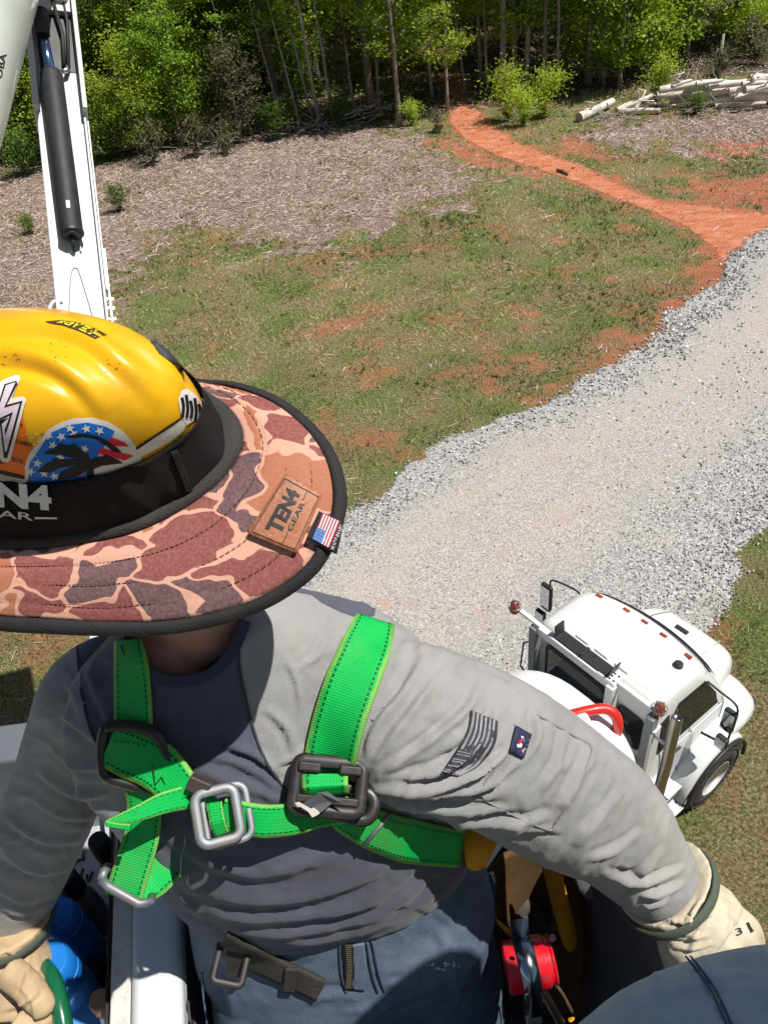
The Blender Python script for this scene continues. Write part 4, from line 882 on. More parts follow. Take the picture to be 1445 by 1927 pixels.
# tool tray to the left
ty=thing('tool_tray',(-.8,.35,9.15),'grey-white side tray full of bottles left of the worker','tray')
yb=float(G(60,1355,ZR)[1]); TXb=-.52; TXf=TXb+ (-.15-yb)*bw[0]/bw[1]; TX0=-1.3
def tbox(name,x0b,x1b,x0f,x1f,y0,y1,z0,z1,mat,bev=.004):
    return MB().hull8([np.array(q) for q in ((x0f,y0,z0),(x0f,y0,z1),(x1f,y0,z0),(x1f,y0,z1),(x0b,y1,z0),(x0b,y1,z1),(x1b,y1,z0),(x1b,y1,z1))]).obj(name,mat,ty,bev=bev)
tbox('tray_floor',TX0,TXb,TX0,TXf,-.15,yb-.05,9.16,9.18,mat_tray,.003)
tbox('tray_back_wall',TX0,TXb+.012,TX0,TXb+.012,yb-.05,yb-.02,9.10,ZR-.03,mat_tr_wall_lift)
tbox('tray_back_rim',TX0-.02,TXb+.012,TX0-.02,TXb+.012,yb-.075,yb,ZR-.029,ZR,mat_tr_rim_shade,.008)
tbox('tray_left_wall',TX0-.03,TX0-.001,TX0-.03,TX0-.001,-.15,yb-.052,9.10,ZR,mat_liner)
tbox('tray_right_wall',TXb+.001,TXb+.012,TXf+.001,TXf+.012,-.15,yb-.052,9.10,ZR-.12,mat_blackp,.002)
MB().box((-.62,.1,9.12),(.3,0,0),(0,.03,0),(0,0,.03)).obj('tray_support_arm',mat_steel,ty,bev=.004)
d0=G(176,1706,9.18); MB().lathe((d0[0],d0[1],9.181),Tz,[(0,.019),(.004,.017)],20).obj('drain_plug',pm('yellowed_plug',(.28,.24,.10),.6),ty)
rs=np.random.RandomState(3)
for px,py in ((150,1620),(158,1612),(142,1627),(155,1645),(143,1678),(150,1683),(152,1740),(165,1655),(172,1650),(128,1640)):
    g=G(px,py,9.18); u=nrm([rs.normal(),rs.normal(),0]); MB().tube([g-u*.008+[0,0,.003],g+[0,0,.003],g+u*.008+np.array([.003,0,.003])],.0022,5).obj('debris_chip',mat_blackp,ty)
g0=G(188,1525,9.35); g1=G(196,1578,9.30); MB().tube([g0,g1],.004,6).obj('white_rod',pm('white_rod',(.8,.8,.8),.5),ty)
mat_blue=pm('blue_cap_plastic',(.012,.19,.62),.4,var=.06,coat=.2)
mat_lblue=pm('pale_blue_bottle',(.10,.32,.72),.35,var=.1)
mat_bkcap=pm('matte_black_lid',(.012,.012,.013),.75,var=.3)
def bottle(px,py,ztop,rcap,hcap,rbody,mcap,mbody,label,lean=(0,0),ring=True,name='water_bottle',grp=None):
    c=G(px,py,ztop); zb=9.181; base=np.array([c[0]-lean[0],c[1]-lean[1],zb]); axb=nrm(c-base)
    t=thing(name,base,label,'bottle',grp); Ht=np.linalg.norm(c-base)
    MB().lathe(base,axb,[(0,rbody*.9),(.01,rbody),(Ht-hcap-.03,rbody),(Ht-hcap-.005,rcap*.85),(Ht-hcap,rcap*.8)],28).obj('body',mbody,t,smooth=False,bev=.002)
    k=MB().lathe(base+axb*(Ht-hcap+.0005),axb,[(0,rcap),(.003,rcap*1.02),(hcap*.45,rcap*1.02),(hcap*.46,rcap*.97),(hcap*.52,rcap*.97),(hcap*.53,rcap*1.0),(hcap-.006,rcap*.97),(hcap,rcap*.85)],32).obj('cap',mcap,t,bev=.0015)
    if ring:
        u=nrm(np.cross(axb,[1,0,0])); v=np.cross(axb,u); MB().tube([c+axb*.0015+(u*math.cos(a)+v*math.sin(a))*rcap*.5 for a in np.linspace(0,4.2,18)],.0015,6).obj('cap_groove',mcap,k,smooth=True)
    return t
bottle(105,1722,9.37,.030,.05,.030,mat_blue,mat_blue,'blue-capped bottle standing in the shade, the farther of the two blue ones')
bottle(85,1812,9.40,.034,.06,.033,mat_blue,mat_lblue,'bright blue capped bottle in the sun beside the left glove',lean=(.0,.0))
bottle(150,1925,9.30,.03,.03,.032,mat_lblue,mat_lblue,'pale blue bottle body low at the picture bottom',ring=False)
bottle(183,1580,9.33,.017,.05,.021,mat_bkcap,mat_bkcap,'black bottle with tall lid standing nearest the harness strap',ring=False)
bottle(118,1650,9.36,.020,.05,.024,mat_bkcap,pm('clear_grey',(.2,.2,.19),.3),'black-lidded bottle behind the shaded blue one',ring=False)
bottle(168,1828,9.28,.020,.04,.022,mat_bkcap,mat_bkcap,'short black lidded can below the drain plug',ring=False)
bottle(186,1880,9.38,.015,.03,.018,pm('brown_stained_cap',(.42,.26,.15),.7),pm('white_bottle_plastic',(.7,.72,.7),.4),'white bottle with a stained brown cap tucked beside the rim flange',ring=False,name='white_bottle')
# scraggly black tool apron hanging between tray and rim
rs=np.random.RandomState(8); ap=[]
for k in range(26):
    t=k/25; p=G(213-22*t*.6,1560+380*t,ZR-.03); ap.append([col(p-[.0,0,0],ZR-.03),np.array([p[0]-.006-rs.rand()*.006,p[1],ZR-.06]),np.array([p[0]-.010-rs.rand()*.012,p[1]+rs.normal(0,.004),ZR-.12]),np.array([p[0]-.012-rs.rand()*.014,p[1],9.2])])
tag(MB().quadgrid(ap).obj('tool_apron',pm('black_rubber_apron',(.02,.019,.018),.8,var=.5,vs=20,bs=.5,bscale=60),smooth=True,solid=.004),'ragged black rubber apron hanging between the tray and the bucket rim','apron')
# ================================================================== THE WORKER
def remesh(b,voxel,smooth_it=2,fac=.5):
    me=bpy.data.meshes.new('tmp'); me.from_pydata(np.vstack(b.V).tolist(),[],b.F); o=bpy.data.objects.new('tmp',me); COL.objects.link(o)
    md=o.modifiers.new('r','REMESH'); md.mode='VOXEL'; md.voxel_size=voxel
    if smooth_it: s_=o.modifiers.new('s','SMOOTH'); s_.iterations=smooth_it; s_.factor=fac
    dg=bpy.context.evaluated_depsgraph_get(); ev=o.evaluated_get(dg); m2=ev.to_mesh()
    V=np.empty(len(m2.vertices)*3,np.float32); m2.vertices.foreach_get('co',V); V=V.reshape(-1,3).astype(float)
    n=len(m2.polygons); lt=np.empty(n,np.int32); m2.polygons.foreach_get('loop_total',lt); li=np.empty(len(m2.loops),np.int32); m2.loops.foreach_get('vertex_index',li)
    if (lt==4).all(): Fc=li.reshape(-1,4)
    else:
        st=np.concatenate([[0],np.cumsum(lt)[:-1]]); Fc=[tuple(li[a:a+b_]) for a,b_ in zip(st,lt)]
    Nn=np.empty(len(m2.vertices)*3,np.float32); m2.vertex_normals.foreach_get('vector',Nn); Nn=Nn.reshape(-1,3).astype(float)
    ev.to_mesh_clear(); bpy.data.objects.remove(o); bpy.data.meshes.remove(me); return V,Fc,Nn
def ell(c,a,b_,z,n=36,yaw=0.,e=.9):
    t=np.linspace(0,2*math.pi,n,endpoint=False); x=np.sign(np.cos(t))*np.abs(np.cos(t))**e*a; y=np.sign(np.sin(t))*np.abs(np.sin(t))**e*b_
    ca,sa=math.cos(yaw),math.sin(yaw); return np.column_stack([c[0]+x*ca-y*sa,c[1]+x*sa+y*ca,np.full(n,z)])
def pxline(pts,n=6): # [(px,py,d)] -> smooth 3D
    return smooth_curve([C(*p) for p in pts],n)
def limb(b,pts,rad,n=20,k=6,ends=True):
    P=pxline(pts,k); r=smooth_curve(np.array(rad)[:,None]*np.ones((1,3)),k)[:,0]; b.tube(P,r,n)
    if ends:
        for i in (0,-1): 
            pass
    return P
def ball(b,c,r,n=14,ax=(0,0,1)):
    r=np.broadcast_to(np.asarray(r,float),(3,)); R=[]
    for ph in np.linspace(-1.5,1.5,9): 
        a=np.linspace(0,2*math.pi,n,endpoint=False); R.append(np.column_stack([c[0]+r[0]*math.cos(ph)*np.cos(a),c[1]+r[1]*math.cos(ph)*np.sin(a),np.full(n,c[2]+r[2]*math.sin(ph))]))
    return b.rings(R)
worker=thing('person',(-.14,.45,8.45),'worker in grey long-sleeved shirt and jeans leaning on the bucket rims','person')
# ---- shirt
tl=math.radians(30); hn=np.array([0,-math.sin(tl),math.cos(tl)]); hu=np.array([1.,0,0]); hv=np.cross(hn,hu); hO=CP+ray(190,940)*.56
def onpl(px,py,h):
    r=ray(px,py); p0=hO+hn*h; t=((p0-CP)@hn)/(r@hn); return CP+r*t
sh=MB()
TS=[(9.55,-.13,.476,.188,.112,.05),(9.60,-.13,.478,.196,.120,.05),(9.68,-.14,.490,.196,.130,.05),(9.76,-.15,.505,.197,.140,.06),(9.82,-.158,.495,.198,.110,.08),(9.87,-.163,.502,.188,.090,.08),(9.91,-.17,.510,.160,.072,.08),(9.945,-.18,.515,.108,.060,.08),(9.975,-.185,.52,.074,.056,.1)]
sh.rings([ell((x,y),a,b_,z,40,yw) for z,x,y,a,b_,yw in TS])
RA=[(640,1295,.79),(755,1350,.78),(860,1383,.79),(960,1432,.82),(1060,1495,.86),(1140,1545,.895),(1200,1612,.915),(1244,1660,.925)]
limb(sh,RA,[.066,.079,.079,.081,.079,.072,.060,.051])
LA=[(240,1275,.84),(178,1308,.86),(145,1380,.91),(118,1460,.96),(88,1540,.99),(52,1630,1.04),(12,1735,1.09)]
limb(sh,LA,[.053,.057,.057,.058,.058,.057,.050])
SV,SF,SN=remesh(sh,.0036,14,.6)
BV_SH=BVHTree.FromPolygons([Vector(v) for v in SV],[tuple(f) for f in SF])   # smooth body for straps
def segd(P,A_,B_):
    e=B_-A_; t=np.clip(((P-A_)@e)/(e@e+1e-9),0,1); q=P-A_-t[:,None]*e; s=np.sign(e[0]*q[:,1]-e[1]*q[:,0]); return np.hypot(q[:,0],q[:,1])*s,t
def sculpt(V,Nn,folds,noise_=()):
    x,y,d=proj(V); PX=np.column_stack([x,y]); vd=CP-V; vd/=np.linalg.norm(vd,axis=1)[:,None]; fac=sstep(-.05,.35,(Nn*vd).sum(1)); H=np.zeros(len(V))
    for f in folds:
        pts,w_,amp=f[:3]; cur=smooth_curve(np.array([(p[0],p[1],0) for p in pts],float),5)[:,:2]; m_=len(cur)-1
        bx=(PX[:,0]>cur[:,0].min()-5*w_)&(PX[:,0]<cur[:,0].max()+5*w_)&(PX[:,1]>cur[:,1].min()-5*w_)&(PX[:,1]<cur[:,1].max()+5*w_); idx_=np.nonzero(bx)[0]
        if not len(idx_): continue
        Q=PX[idx_]; best=np.full(len(Q),1e9); tt=np.zeros(len(Q))
        for i in range(m_):
            sd,t=segd(Q,cur[i],cur[i+1]); k=np.abs(sd)<np.abs(best); best[k]=sd[k]; tt[k]=(i+t[k])/m_
        prof=np.exp(-(best/w_)**2)-.75*np.exp(-((best-1.7*w_)/(.8*w_))**2)
        tap=np.sin(np.pi*np.clip(tt,0,1))**.9; H[idx_]+=amp*prof*tap
    for (sx,sy,rot,amp,pw,mask) in noise_:
        ca,sa=math.cos(rot),math.sin(rot); u=(x*ca+y*sa)/sx; v=(-x*sa+y*ca)/sy; wx=fbm(x/150,y/150)*2.2
        nn=fbm(u+wx,v+wx*1.3,3); rd_=1-np.abs(2*nn-1); m_=1 if mask is None else sstep(25,-25,sdpoly(PX,np.array(mask,float)))
        H+=amp*(rd_**pw-.4)*m_
    return V+Nn*(H*fac)[:,None]
FO=[ # right shoulder and sleeve
([(700,1230),(640,1330),(600,1420)],7,0.0030),([(800,1235),(760,1300),(705,1370),(690,1430)],7,0.0068),([(850,1245),(790,1320),(735,1390),(700,1450)],8,0.0047),([(905,1275),(880,1330),(800,1400),(720,1450)],8,0.0054),
([(940,1330),(900,1400),(820,1450),(720,1475)],9,0.0081),([(960,1410),(900,1450),(800,1478),(700,1480)],7,0.0095),([(985,1440),(920,1490),(810,1500),(705,1492)],7,-0.0081),([(960,1520),(880,1525),(780,1515),(700,1502)],7,0.0081),
([(1040,1530),(960,1545),(860,1540),(740,1520)],8,0.0068),([(900,1570),(980,1555),(1060,1560)],6,0.0041),([(870,1460),(915,1440),(965,1395)],5,0.0041),([(830,1450),(880,1410),(915,1360)],6,0.0041),
([(1000,1330),(1010,1380),(985,1440)],6,0.0054),([(1060,1370),(1050,1430),(1010,1490)],8,0.0041),([(1110,1400),(1085,1470),(1050,1530)],10,0.0041),([(1170,1480),(1120,1540),(1080,1590)],8,0.0041),([(1210,1560),(1150,1600),(1100,1610)],7,0.0041),
([(1290,1630),(1240,1650),(1190,1655),(1150,1640)],6,0.0068),([(1285,1660),(1240,1680),(1200,1680)],5,0.0068),([(1260,1690),(1225,1700),(1205,1700)],5,0.0054),([(1250,1590),(1190,1650),(1130,1640)],7,0.0054),
([(540,1240),(560,1290),(565,1340)],5,0.0041),([(500,1330),(540,1370),(555,1420)],8,0.0041),([(620,1170),(600,1230),(560,1260)],6,0.0027),([(520,1440),(560,1420),(575,1400)],5,0.0041),
# chest and belly
([(360,1440),(430,1470),(520,1500),(560,1530)],10,.0030),([(390,1420),(460,1440),(540,1490)],8,.0030),([(420,1400),(480,1420),(530,1460)],7,.005),
([(300,1560),(400,1620),(520,1640),(640,1590)],12,.0030),([(290,1590),(380,1670),(520,1690),(680,1650),(760,1580)],12,.0040),([(320,1640),(430,1715),(560,1720),(700,1690),(800,1600)],11,.0040),([(350,1690),(470,1745),(600,1745),(730,1710),(830,1620)],10,.0040),
([(400,1730),(520,1768),(660,1758),(760,1715)],8,.0030),([(300,1600),(340,1680),(390,1720)],10,.005),
([(170,1250),(200,1330),(230,1400)],12,.004),([(330,1330),(420,1360),(470,1420)],18,.002),
# left arm
([(100,1400),(150,1440),(215,1440)],8,.006),([(70,1440),(140,1490),(210,1490)],9,.007),([(60,1490),(120,1530),(190,1530)],8,.006),([(20,1540),(90,1580),(170,1575)],9,.006),([(5,1600),(70,1635),(150,1625)],9,.007),([(-10,1660),(50,1690),(120,1670)],8,.005),([(120,1340),(150,1360),(200,1400)],9,.005),([(125,1280),(150,1320),(160,1360)],8,.004),([(0,1700),(40,1715),(80,1700)],6,.004)]
armmask=[(600,1100),(1400,1100),(1400,1900),(1000,1900),(700,1500)]; belly=[(250,1480),(900,1480),(900,1850),(250,1850)]; larm=[(-100,1200),(230,1200),(230,1500),(100,1800),(-100,1800)]
SV2=sculpt(SV,SN,FO,[(46,150,.55,.0026,1.6,armmask),(220,70,.12,.003,1.2,belly),(260,34,.10,.0016,3.,belly),(130,40,.45,.0035,1.6,larm),(120,120,0,.0025,1,None),(30,75,.6,.0022,2.6,armmask),(60,210,.7,.003,3.2,armmask),(22,120,1.2,.0012,2.5,larm)])
x,y,d_=proj(SV2); PX=np.column_stack([x,y])
_k=sdpoly(PX,np.array([(238,1140),(240,1205),(256,1238),(288,1262),(332,1275),(384,1267),(416,1243),(438,1208),(455,1150)],float)); _vd=CP-SV2; _f=(SN*_vd).sum(1)>0; _in=(_k<0)&_f&(SV2[:,2]>9.85)
if isinstance(SF,np.ndarray): SF2=SF[~_in[SF].any(1)]
else: SF2=[f for f in SF if not any(_in[i] for i in f)]
sl1=sdpoly(PX,np.array([(720,1000),(705,1160),(672,1163),(640,1152),(605,1135),(586,1120),(470,1100),(456,1190),(450,1240),(462,1310),(480,1380),(505,1440),(540,1488),(610,1500),(700,1500),(735,1545),(870,1600),(1020,1720),(1500,1950),(1500,1000)],float))
sl2=sdpoly(PX,np.array([(140,1100),(146,1215),(152,1290),(170,1370),(192,1410),(250,1450),(250,1560),(160,1700),(0,1950),(-400,1950),(-400,1050)],float))
slv=np.minimum(sl1,sl2)
m,nt,b=_nodes('shirt_cloth'); v=tex_obj(nt); sa_=attr(nt,'sleeve')
n1=noise(nt,9,5,.65,v); n2=noise(nt,450,2,.5,v); n3=noise(nt,30,4,.7,v)
slc=ramp(nt,n1,[(.3,(.25,.25,.247)),(.7,(.345,.342,.335))]); slc=mixc(nt,ramp(nt,n3,[(.55,0.),(.8,.45)]),slc,(.23,.19,.145))
toc=ramp(nt,n1,[(.3,(.07,.076,.105)),(.7,(.11,.116,.155))])
f=ramp(nt,mth(nt,'ADD',mth(nt,'MULTIPLY',sa_,.25),.5),[(.4,1.),(.6,0.)])
seam=ramp(nt,mth(nt,'ABSOLUTE',sa_),[(.0,.55),(.02,0.)] ) if False else None
c=mixc(nt,f,toc,slc); sd_l=ramp(nt,mth(nt,'MULTIPLY',mth(nt,'ABSOLUTE',mth(nt,'SUBTRACT',sa_,3.)),.2),[(.3,.6),(.5,0.)]); c=mixc(nt,sd_l,c,(.09,.09,.10))
LK(nt,c,b.inputs['Base Color']); b.inputs['Roughness'].default_value=.9; b.inputs['Specular IOR Level'].default_value=.2; b.inputs['Sheen Weight'].default_value=.15
LK(nt,bump(nt,mth(nt,'ADD',n2,mth(nt,'MULTIPLY',n3,.6)),.3,.0015),b.inputs['Normal']); mat_shirt=m
shirt=mesh('shirt',SV2,SF2,mat_shirt,worker,smooth=True,attrs=dict(sleeve=slv))
SH2=BVHTree.FromPolygons([Vector(v) for v in SV2],[tuple(f) for f in SF])
def hit(px,py,bvh,default=None):
    r=ray(px,py); rn=Vector(nrm(r)); h=bvh.ray_cast(Vector(CP),rn)
    if h[0] is None: return default
    return np.array(h[0])
def hitd(px,py,bvh,default=None):
    h=hit(px,py,bvh)
    return default if h is None else float((h-CP)@vF)
# collar, flag patch, tags are decals that lie on the cloth
def decal(name,poly,bvh,mat,parent,off=.0008,res=9,solid=0.,curve=False,smooth=True,attrs=False):
    poly=np.array(poly,float)
    pts=[]; n=len(poly)
    for i in range(n):
        a,b_=poly[i],poly[(i+1)%n]; m_=max(1,int(np.hypot(*(b_-a))/res)); pts+=[a+(b_-a)*t for t in np.arange(m_)/m_]
    ne=len(pts); x0,y0=poly.min(0);x1,y1=poly.max(0); gx_,gy_=np.meshgrid(np.arange(x0,x1,res)+.01,np.arange(y0,y1,res)+.013); gp=np.column_stack([gx_.ravel(),gy_.ravel()])
    if len(gp): gp=gp[sdpoly(gp,poly)<-res*.45]
    allp=[Vector(p) for p in pts]+[Vector(p) for p in gp]
    vo,_,fo,_,_,_=delaunay_2d_cdt(allp,[(i,(i+1)%ne) for i in range(ne)],[list(range(ne))],1,1e-4)
    return decal_pts(name,[tuple(p) for p in vo],[tuple(f) for f in fo],bvh,mat,parent,off,solid,smooth)
def decal_pts(name,P2,Fc,bvh,mat,parent,off,solid=0.,smooth=True):
    D=[hitd(p[0],p[1],bvh) for p in P2]; ok=[q for q in D if q is not None]
    if not ok: print('decal miss',name); return None
    md_=float(np.median(ok)); D=[md_ if q is None else q for q in D]
    V=np.array([C(p[0],p[1],q)-nrm(ray(p[0],p[1]))*off for p,q in zip(P2,D)])
    # face towards the camera
    F2=[]
    for f in Fc:
        n_=np.cross(V[f[1]]-V[f[0]],V[f[2]]-V[f[0]]); F2.append(tuple(f) if n_@(CP-V[f[0]])>0 else tuple(f)[::-1])
    o=mesh(name,V,F2,mat,parent,smooth=smooth)
    if solid: m_=o.modifiers.new('s','SOLIDIFY'); m_.thickness=solid; m_.offset=1
    return o
def homog(src,dst):
    A_=[];b_=[]
    for (u,v),(x,y) in zip(src,dst):
        A_+= [[u,v,1,0,0,0,-x*u,-x*v],[0,0,0,u,v,1,-y*u,-y*v]]; b_+=[x,y]
    h=np.append(np.linalg.solve(np.array(A_,float),np.array(b_,float)),1).reshape(3,3)
    def f(p):
        p=np.atleast_2d(np.asarray(p,float)); q=np.column_stack([p,np.ones(len(p))])@h.T; return q[:,:2]/q[:,2:3]
    return f
def text_decal(name,txt,quad,bvh,mat,parent,off=.0012,bold=.02,shear=0.,wid=1.,fit=True,maxe=None):
    """quad: px corners for text box (bottom-left, bottom-right, top-right, top-left) in reading order"""
    cu=bpy.data.curves.new('t','FONT'); cu.body=txt; cu.offset=bold; cu.shear=shear; cu.resolution_u=3; cu.fill_mode='FRONT'
    o=bpy.data.objects.new('t',cu); COL.objects.link(o); dg=bpy.context.evaluated_depsgraph_get(); me=o.evaluated_get(dg).to_mesh()
    bm_=bmesh.new(); bm_.from_mesh(me); 
    if maxe:
        for _ in range(3):
            le=[e for e in bm_.edges if e.calc_length()>maxe]
            if le: bmesh.ops.subdivide_edges(bm_,edges=le,cuts=1)
        bmesh.ops.triangulate(bm_,faces=bm_.faces[:])
    bm_.verts.ensure_lookup_table(); V=np.array([v.co[:2] for v in bm_.verts]); Fc=[tuple(v.index for v in f.verts) for f in bm_.faces]; bm_.free()
    bpy.data.objects.remove(o); bpy.data.curves.remove(cu)
    mn=V.min(0); mx=V.max(0); h=homog([(mn[0],mn[1]),(mx[0],mn[1]),(mx[0],mx[1]),(mn[0],mx[1])],quad); P2=h(V)
    return decal_pts(name,P2,Fc,bvh,mat,parent,off,0,False)
# ---- skin body (head, neck, trunk, limbs), one surface
mat_skin=pm('skin',(.52,.27,.19),.5,var=.12,vs=30,bs=.15,bd=.001,bscale=300)
bd=MB(); HX,HY=-.232,.515
HF=-hv*.94+hu*.18; HF=nrm(HF-hn*(HF@hn)); HS=np.cross(hn,HF)   # face direction, head side
HQ=onpl(118,842,0)-hn*.045+hv*.0
def hp(f,s_,u): return HQ+HF*f+HS*s_+hn*u
def hring(u,a,b_,of,n=24):
    t=np.linspace(0,2*math.pi,n,endpoint=False); return np.array([hp(of+b_*math.sin(q),a*math.cos(q),u) for q in t])
bd.rings([hring(u,a,b_,of) for u,a,b_,of in ((-.125,.020,.022,.060),(-.112,.040,.045,.045),(-.09,.056,.072,.022),(-.06,.066,.088,.006),(-.03,.071,.093,0),(.01,.073,.095,-.004),(.04,.068,.088,-.004),(.065,.045,.06,0),(.075,.02,.03,0))])
NB=np.array([-.182,.53,9.93]); bd.tube(smooth_curve([hp(-.02,0,-.05),hp(.0,0,-.1)*.5+NB*.5+np.array([.0,0,.02]),NB],5),.058,20)
ball(bd,C(338,1228,.765),(.058,.05,.05)); ball(bd,hp(.098,0,-.045),(.013,.020,.018)); ball(bd,hp(.085,0,-.082),(.024,.014,.010)); ball(bd,hp(.078,0,-.108),(.022,.02,.014))
for s in (-1,1): ball(bd,hp(.005,s*.074,-.03),(.010,.016,.028))
bd.rings([ell((x,y),a*.82,b_*.8,z,24,yw) for z,x,y,a,b_,yw in TS[:7]])
limb(bd,RA,[.05,.05,.048,.045,.043,.042,.036,.032],14); limb(bd,LA,[.045,.048,.046,.044,.042,.038,.03],14)
for xx,yk in ((-.215,.40),(-.035,.46)): bd.tube(smooth_curve([(xx,.47,9.36),(xx,yk,9.0),(xx,.46,8.55)],5),np.linspace(.075,.045,11),16)
BVv,BF,BN=remesh(bd,.006,3,.5); body=mesh('body',BVv,BF,mat_skin,worker,smooth=True)
mat_eye=pm('eye_white',(.7,.68,.65),.2); mat_brow=pm('brown_hair',(.06,.035,.02),.9)
for s in (-1,1):
    MB().lathe(hp(.078,s*.03,-.028),HF,[(-.008,.003),(-.005,.008),(.003,.009),(.007,.004)],12).obj('eye',mat_eye,body,smooth=True)
    MB().tube([hp(.09,s*.014,-.010),hp(.089,s*.03,-.007),hp(.080,s*.045,-.011)],.004,6).obj('eyebrow',mat_brow,body,smooth=True)
# collar: ribbed neckband
def onshirt(pts,bvh,off): return [C(px,py,hitd(px,py,bvh,.66))-nrm(ray(px,py))*off for px,py in pts]
CR=[(238,1212),(252,1240),(285,1268),(330,1282),(385,1274),(420,1248),(445,1212),(462,1170)]
zc=9.995
mat_collar=pm('navy_neckband',(.045,.055,.10),.9,var=.1,bs=.4,bscale=400)
R1=[];
def ribbon(name,pts,hw,bvh,mat,parent,off=.006,th=.0025,depths=None,nc=7,ns=8,crown=.0,smooth_n=3,edge_round=True):
    """pts px centreline; hw half width px (list or scalar). depth from the surface below, or given"""
    P=smooth_curve(np.array([(p[0],p[1],0) for p in pts],float),ns)[:,:2]; hwv=np.interp(np.linspace(0,1,len(P)),np.linspace(0,1,len(np.atleast_1d(hw))),np.atleast_1d(hw)) if np.ndim(hw) else np.full(len(P),hw)
    tn=np.gradient(P,axis=0); tn/=np.linalg.norm(tn,axis=1)[:,None]; nr_=np.column_stack([-tn[:,1],tn[:,0]])
    us=np.linspace(-1,1,nc); Dm=np.zeros((len(P),nc)); PP=np.zeros((len(P),nc,2))
    for i in range(len(P)):
        for j,u in enumerate(us):
            q=P[i]+nr_[i]*hwv[i]*u; PP[i,j]=q; Dm[i,j]=np.nan if depths is not None else (hitd(q[0],q[1],bvh) or np.nan)
    if depths is not None: 
        dd=np.interp(np.linspace(0,1,len(P)),np.linspace(0,1,len(depths)),depths); Dm[:]=dd[:,None]
    else:
        md_=np.nanmedian(Dm); row=np.nanmean(np.where(np.isnan(Dm),np.nan,Dm),axis=1) if True else None
        for i in range(len(P)):
            r_=row[i] if not np.isnan(row[i]) else md_; Dm[i][np.isnan(Dm[i])]=r_
        for _ in range(smooth_n):
            Dm[1:-1]=(Dm[:-2]+2*Dm[1:-1]+Dm[2:])/4; Dm[:,1:-1]=(Dm[:,:-2]+2*Dm[:,1:-1]+Dm[:,2:])/4
            
    V=np.zeros((len(P),nc,3))
    for i in range(len(P)):
        for j in range(nc): V[i,j]=C(PP[i,j,0],PP[i,j,1],Dm[i,j])-nrm(ray(*PP[i,j]))*(off+crown*(1-us[j]**2))
    L_=np.concatenate([[0],np.cumsum(np.linalg.norm(np.diff(V[:,nc//2],axis=0),axis=1))]); wd=np.linalg.norm(V[:,0]-V[:,-1],axis=1)
    A_=np.repeat(L_,nc); U=np.tile(us,len(P)); Wd=np.repeat(wd/2,nc)
    b_=MB().quadgrid(V); o=mesh(name,np.vstack(b_.V),b_.F,mat,parent,smooth=True,attrs=dict(rl=A_,ru=U,rw=U*Wd))
    # orient faces
    n_=np.cross(V[1,0]-V[0,0],V[0,1]-V[0,0])
    m_=o.modifiers.new('s','SOLIDIFY'); m_.thickness=th; m_.offset=0
    return o,V
ribbon('neckband',CR,11,SH2,mat_collar,worker,off=.002,th=.004,depths=[hitd(px,py,SH2,.66) for px,py in CR])
# ---- trousers
tr=MB(); tr.rings([ell((x,y),a,b_,z,40,yw) for z,x,y,a,b_,yw in ((9.60,-.128,.475,.176,.098,.05),(9.52,-.125,.470,.190,.112,.05),(9.42,-.125,.455,.205,.128,.05),(9.32,-.125,.45,.20,.13,.05),(9.22,-.13,.455,.15,.10,.05))])
tr.tube(smooth_curve([(-.215,.44,9.40),(-.225,.385,9.28),(-.235,.355,9.12),(-.235,.37,8.9),(-.23,.42,8.6),(-.23,.43,8.53)],5),np.interp(np.linspace(0,1,26),[0,.25,.5,.8,1],[.098,.100,.088,.07,.066]),24)
tr.tube(smooth_curve([(-.035,.47,9.40),(-.02,.45,9.28),(-.005,.43,9.12),(-.0,.45,8.9),(-.0,.48,8.6),(-.0,.48,8.53)],5),np.interp(np.linspace(0,1,26),[0,.25,.5,.8,1],[.095,.10,.09,.07,.066]),24)
TV,TF,TN=remesh(tr,.005,10,.6)
TV=sculpt(TV,TN,[([(700,1900),(780,1870),(880,1840)],9,.004),([(720,1850),(800,1850),(900,1800)],9,.004),([(690,1880),(620,1870),(560,1890)],9,.003),([(400,1830),(430,1850),(440,1920)],9,.004),([(830,1740),(850,1840),(880,1900)],10,.005),([(740,1915),(830,1900),(900,1870)],7,.003)],[(80,60,.3,.004,1.5,None)])
m,nt,b=_nodes('denim'); v=tex_obj(nt); n1=noise(nt,11,5,.7,v); n2=noise(nt,600,2,.6,v); c=ramp(nt,n1,[(.3,(.055,.078,.12)),(.7,(.135,.18,.245))]); c=mixc(nt,ramp(nt,n2,[(.4,0.),(.7,.3)]),c,(.26,.30,.36)); LK(nt,c,b.inputs['Base Color']); b.inputs['Roughness'].default_value=.9; b.inputs['Specular IOR Level'].default_value=.15
LK(nt,bump(nt,n2,.4,.001),b.inputs['Normal']); mat_denim=m
trou=mesh('jeans',TV,TF,mat_denim,worker,smooth=True); TB=BVHTree.FromPolygons([Vector(v) for v in TV],[tuple(f) for f in TF])
mat_leather=pm('brown_boot',(.10,.055,.03),.6,var=.2)
for xx,yy in ((-.23,.40),(0.,.46)):
    bt=MB(); bt.rings([ell((xx,yy-.0+.04*(k>0)-.04,),.05,.13,8.452+z_,20) for k,z_ in ((0,0),(0,.03),(1,.06))]); ball(bt,(xx,yy-.06,8.50),(.05,.09,.05)); bt.tube([(xx,yy+.03,8.47),(xx,yy+.03,8.68)],.06,16)
    a_,b2,_=remesh(bt,.008,3); mesh('boot',a_,b2,mat_leather,worker,smooth=True)
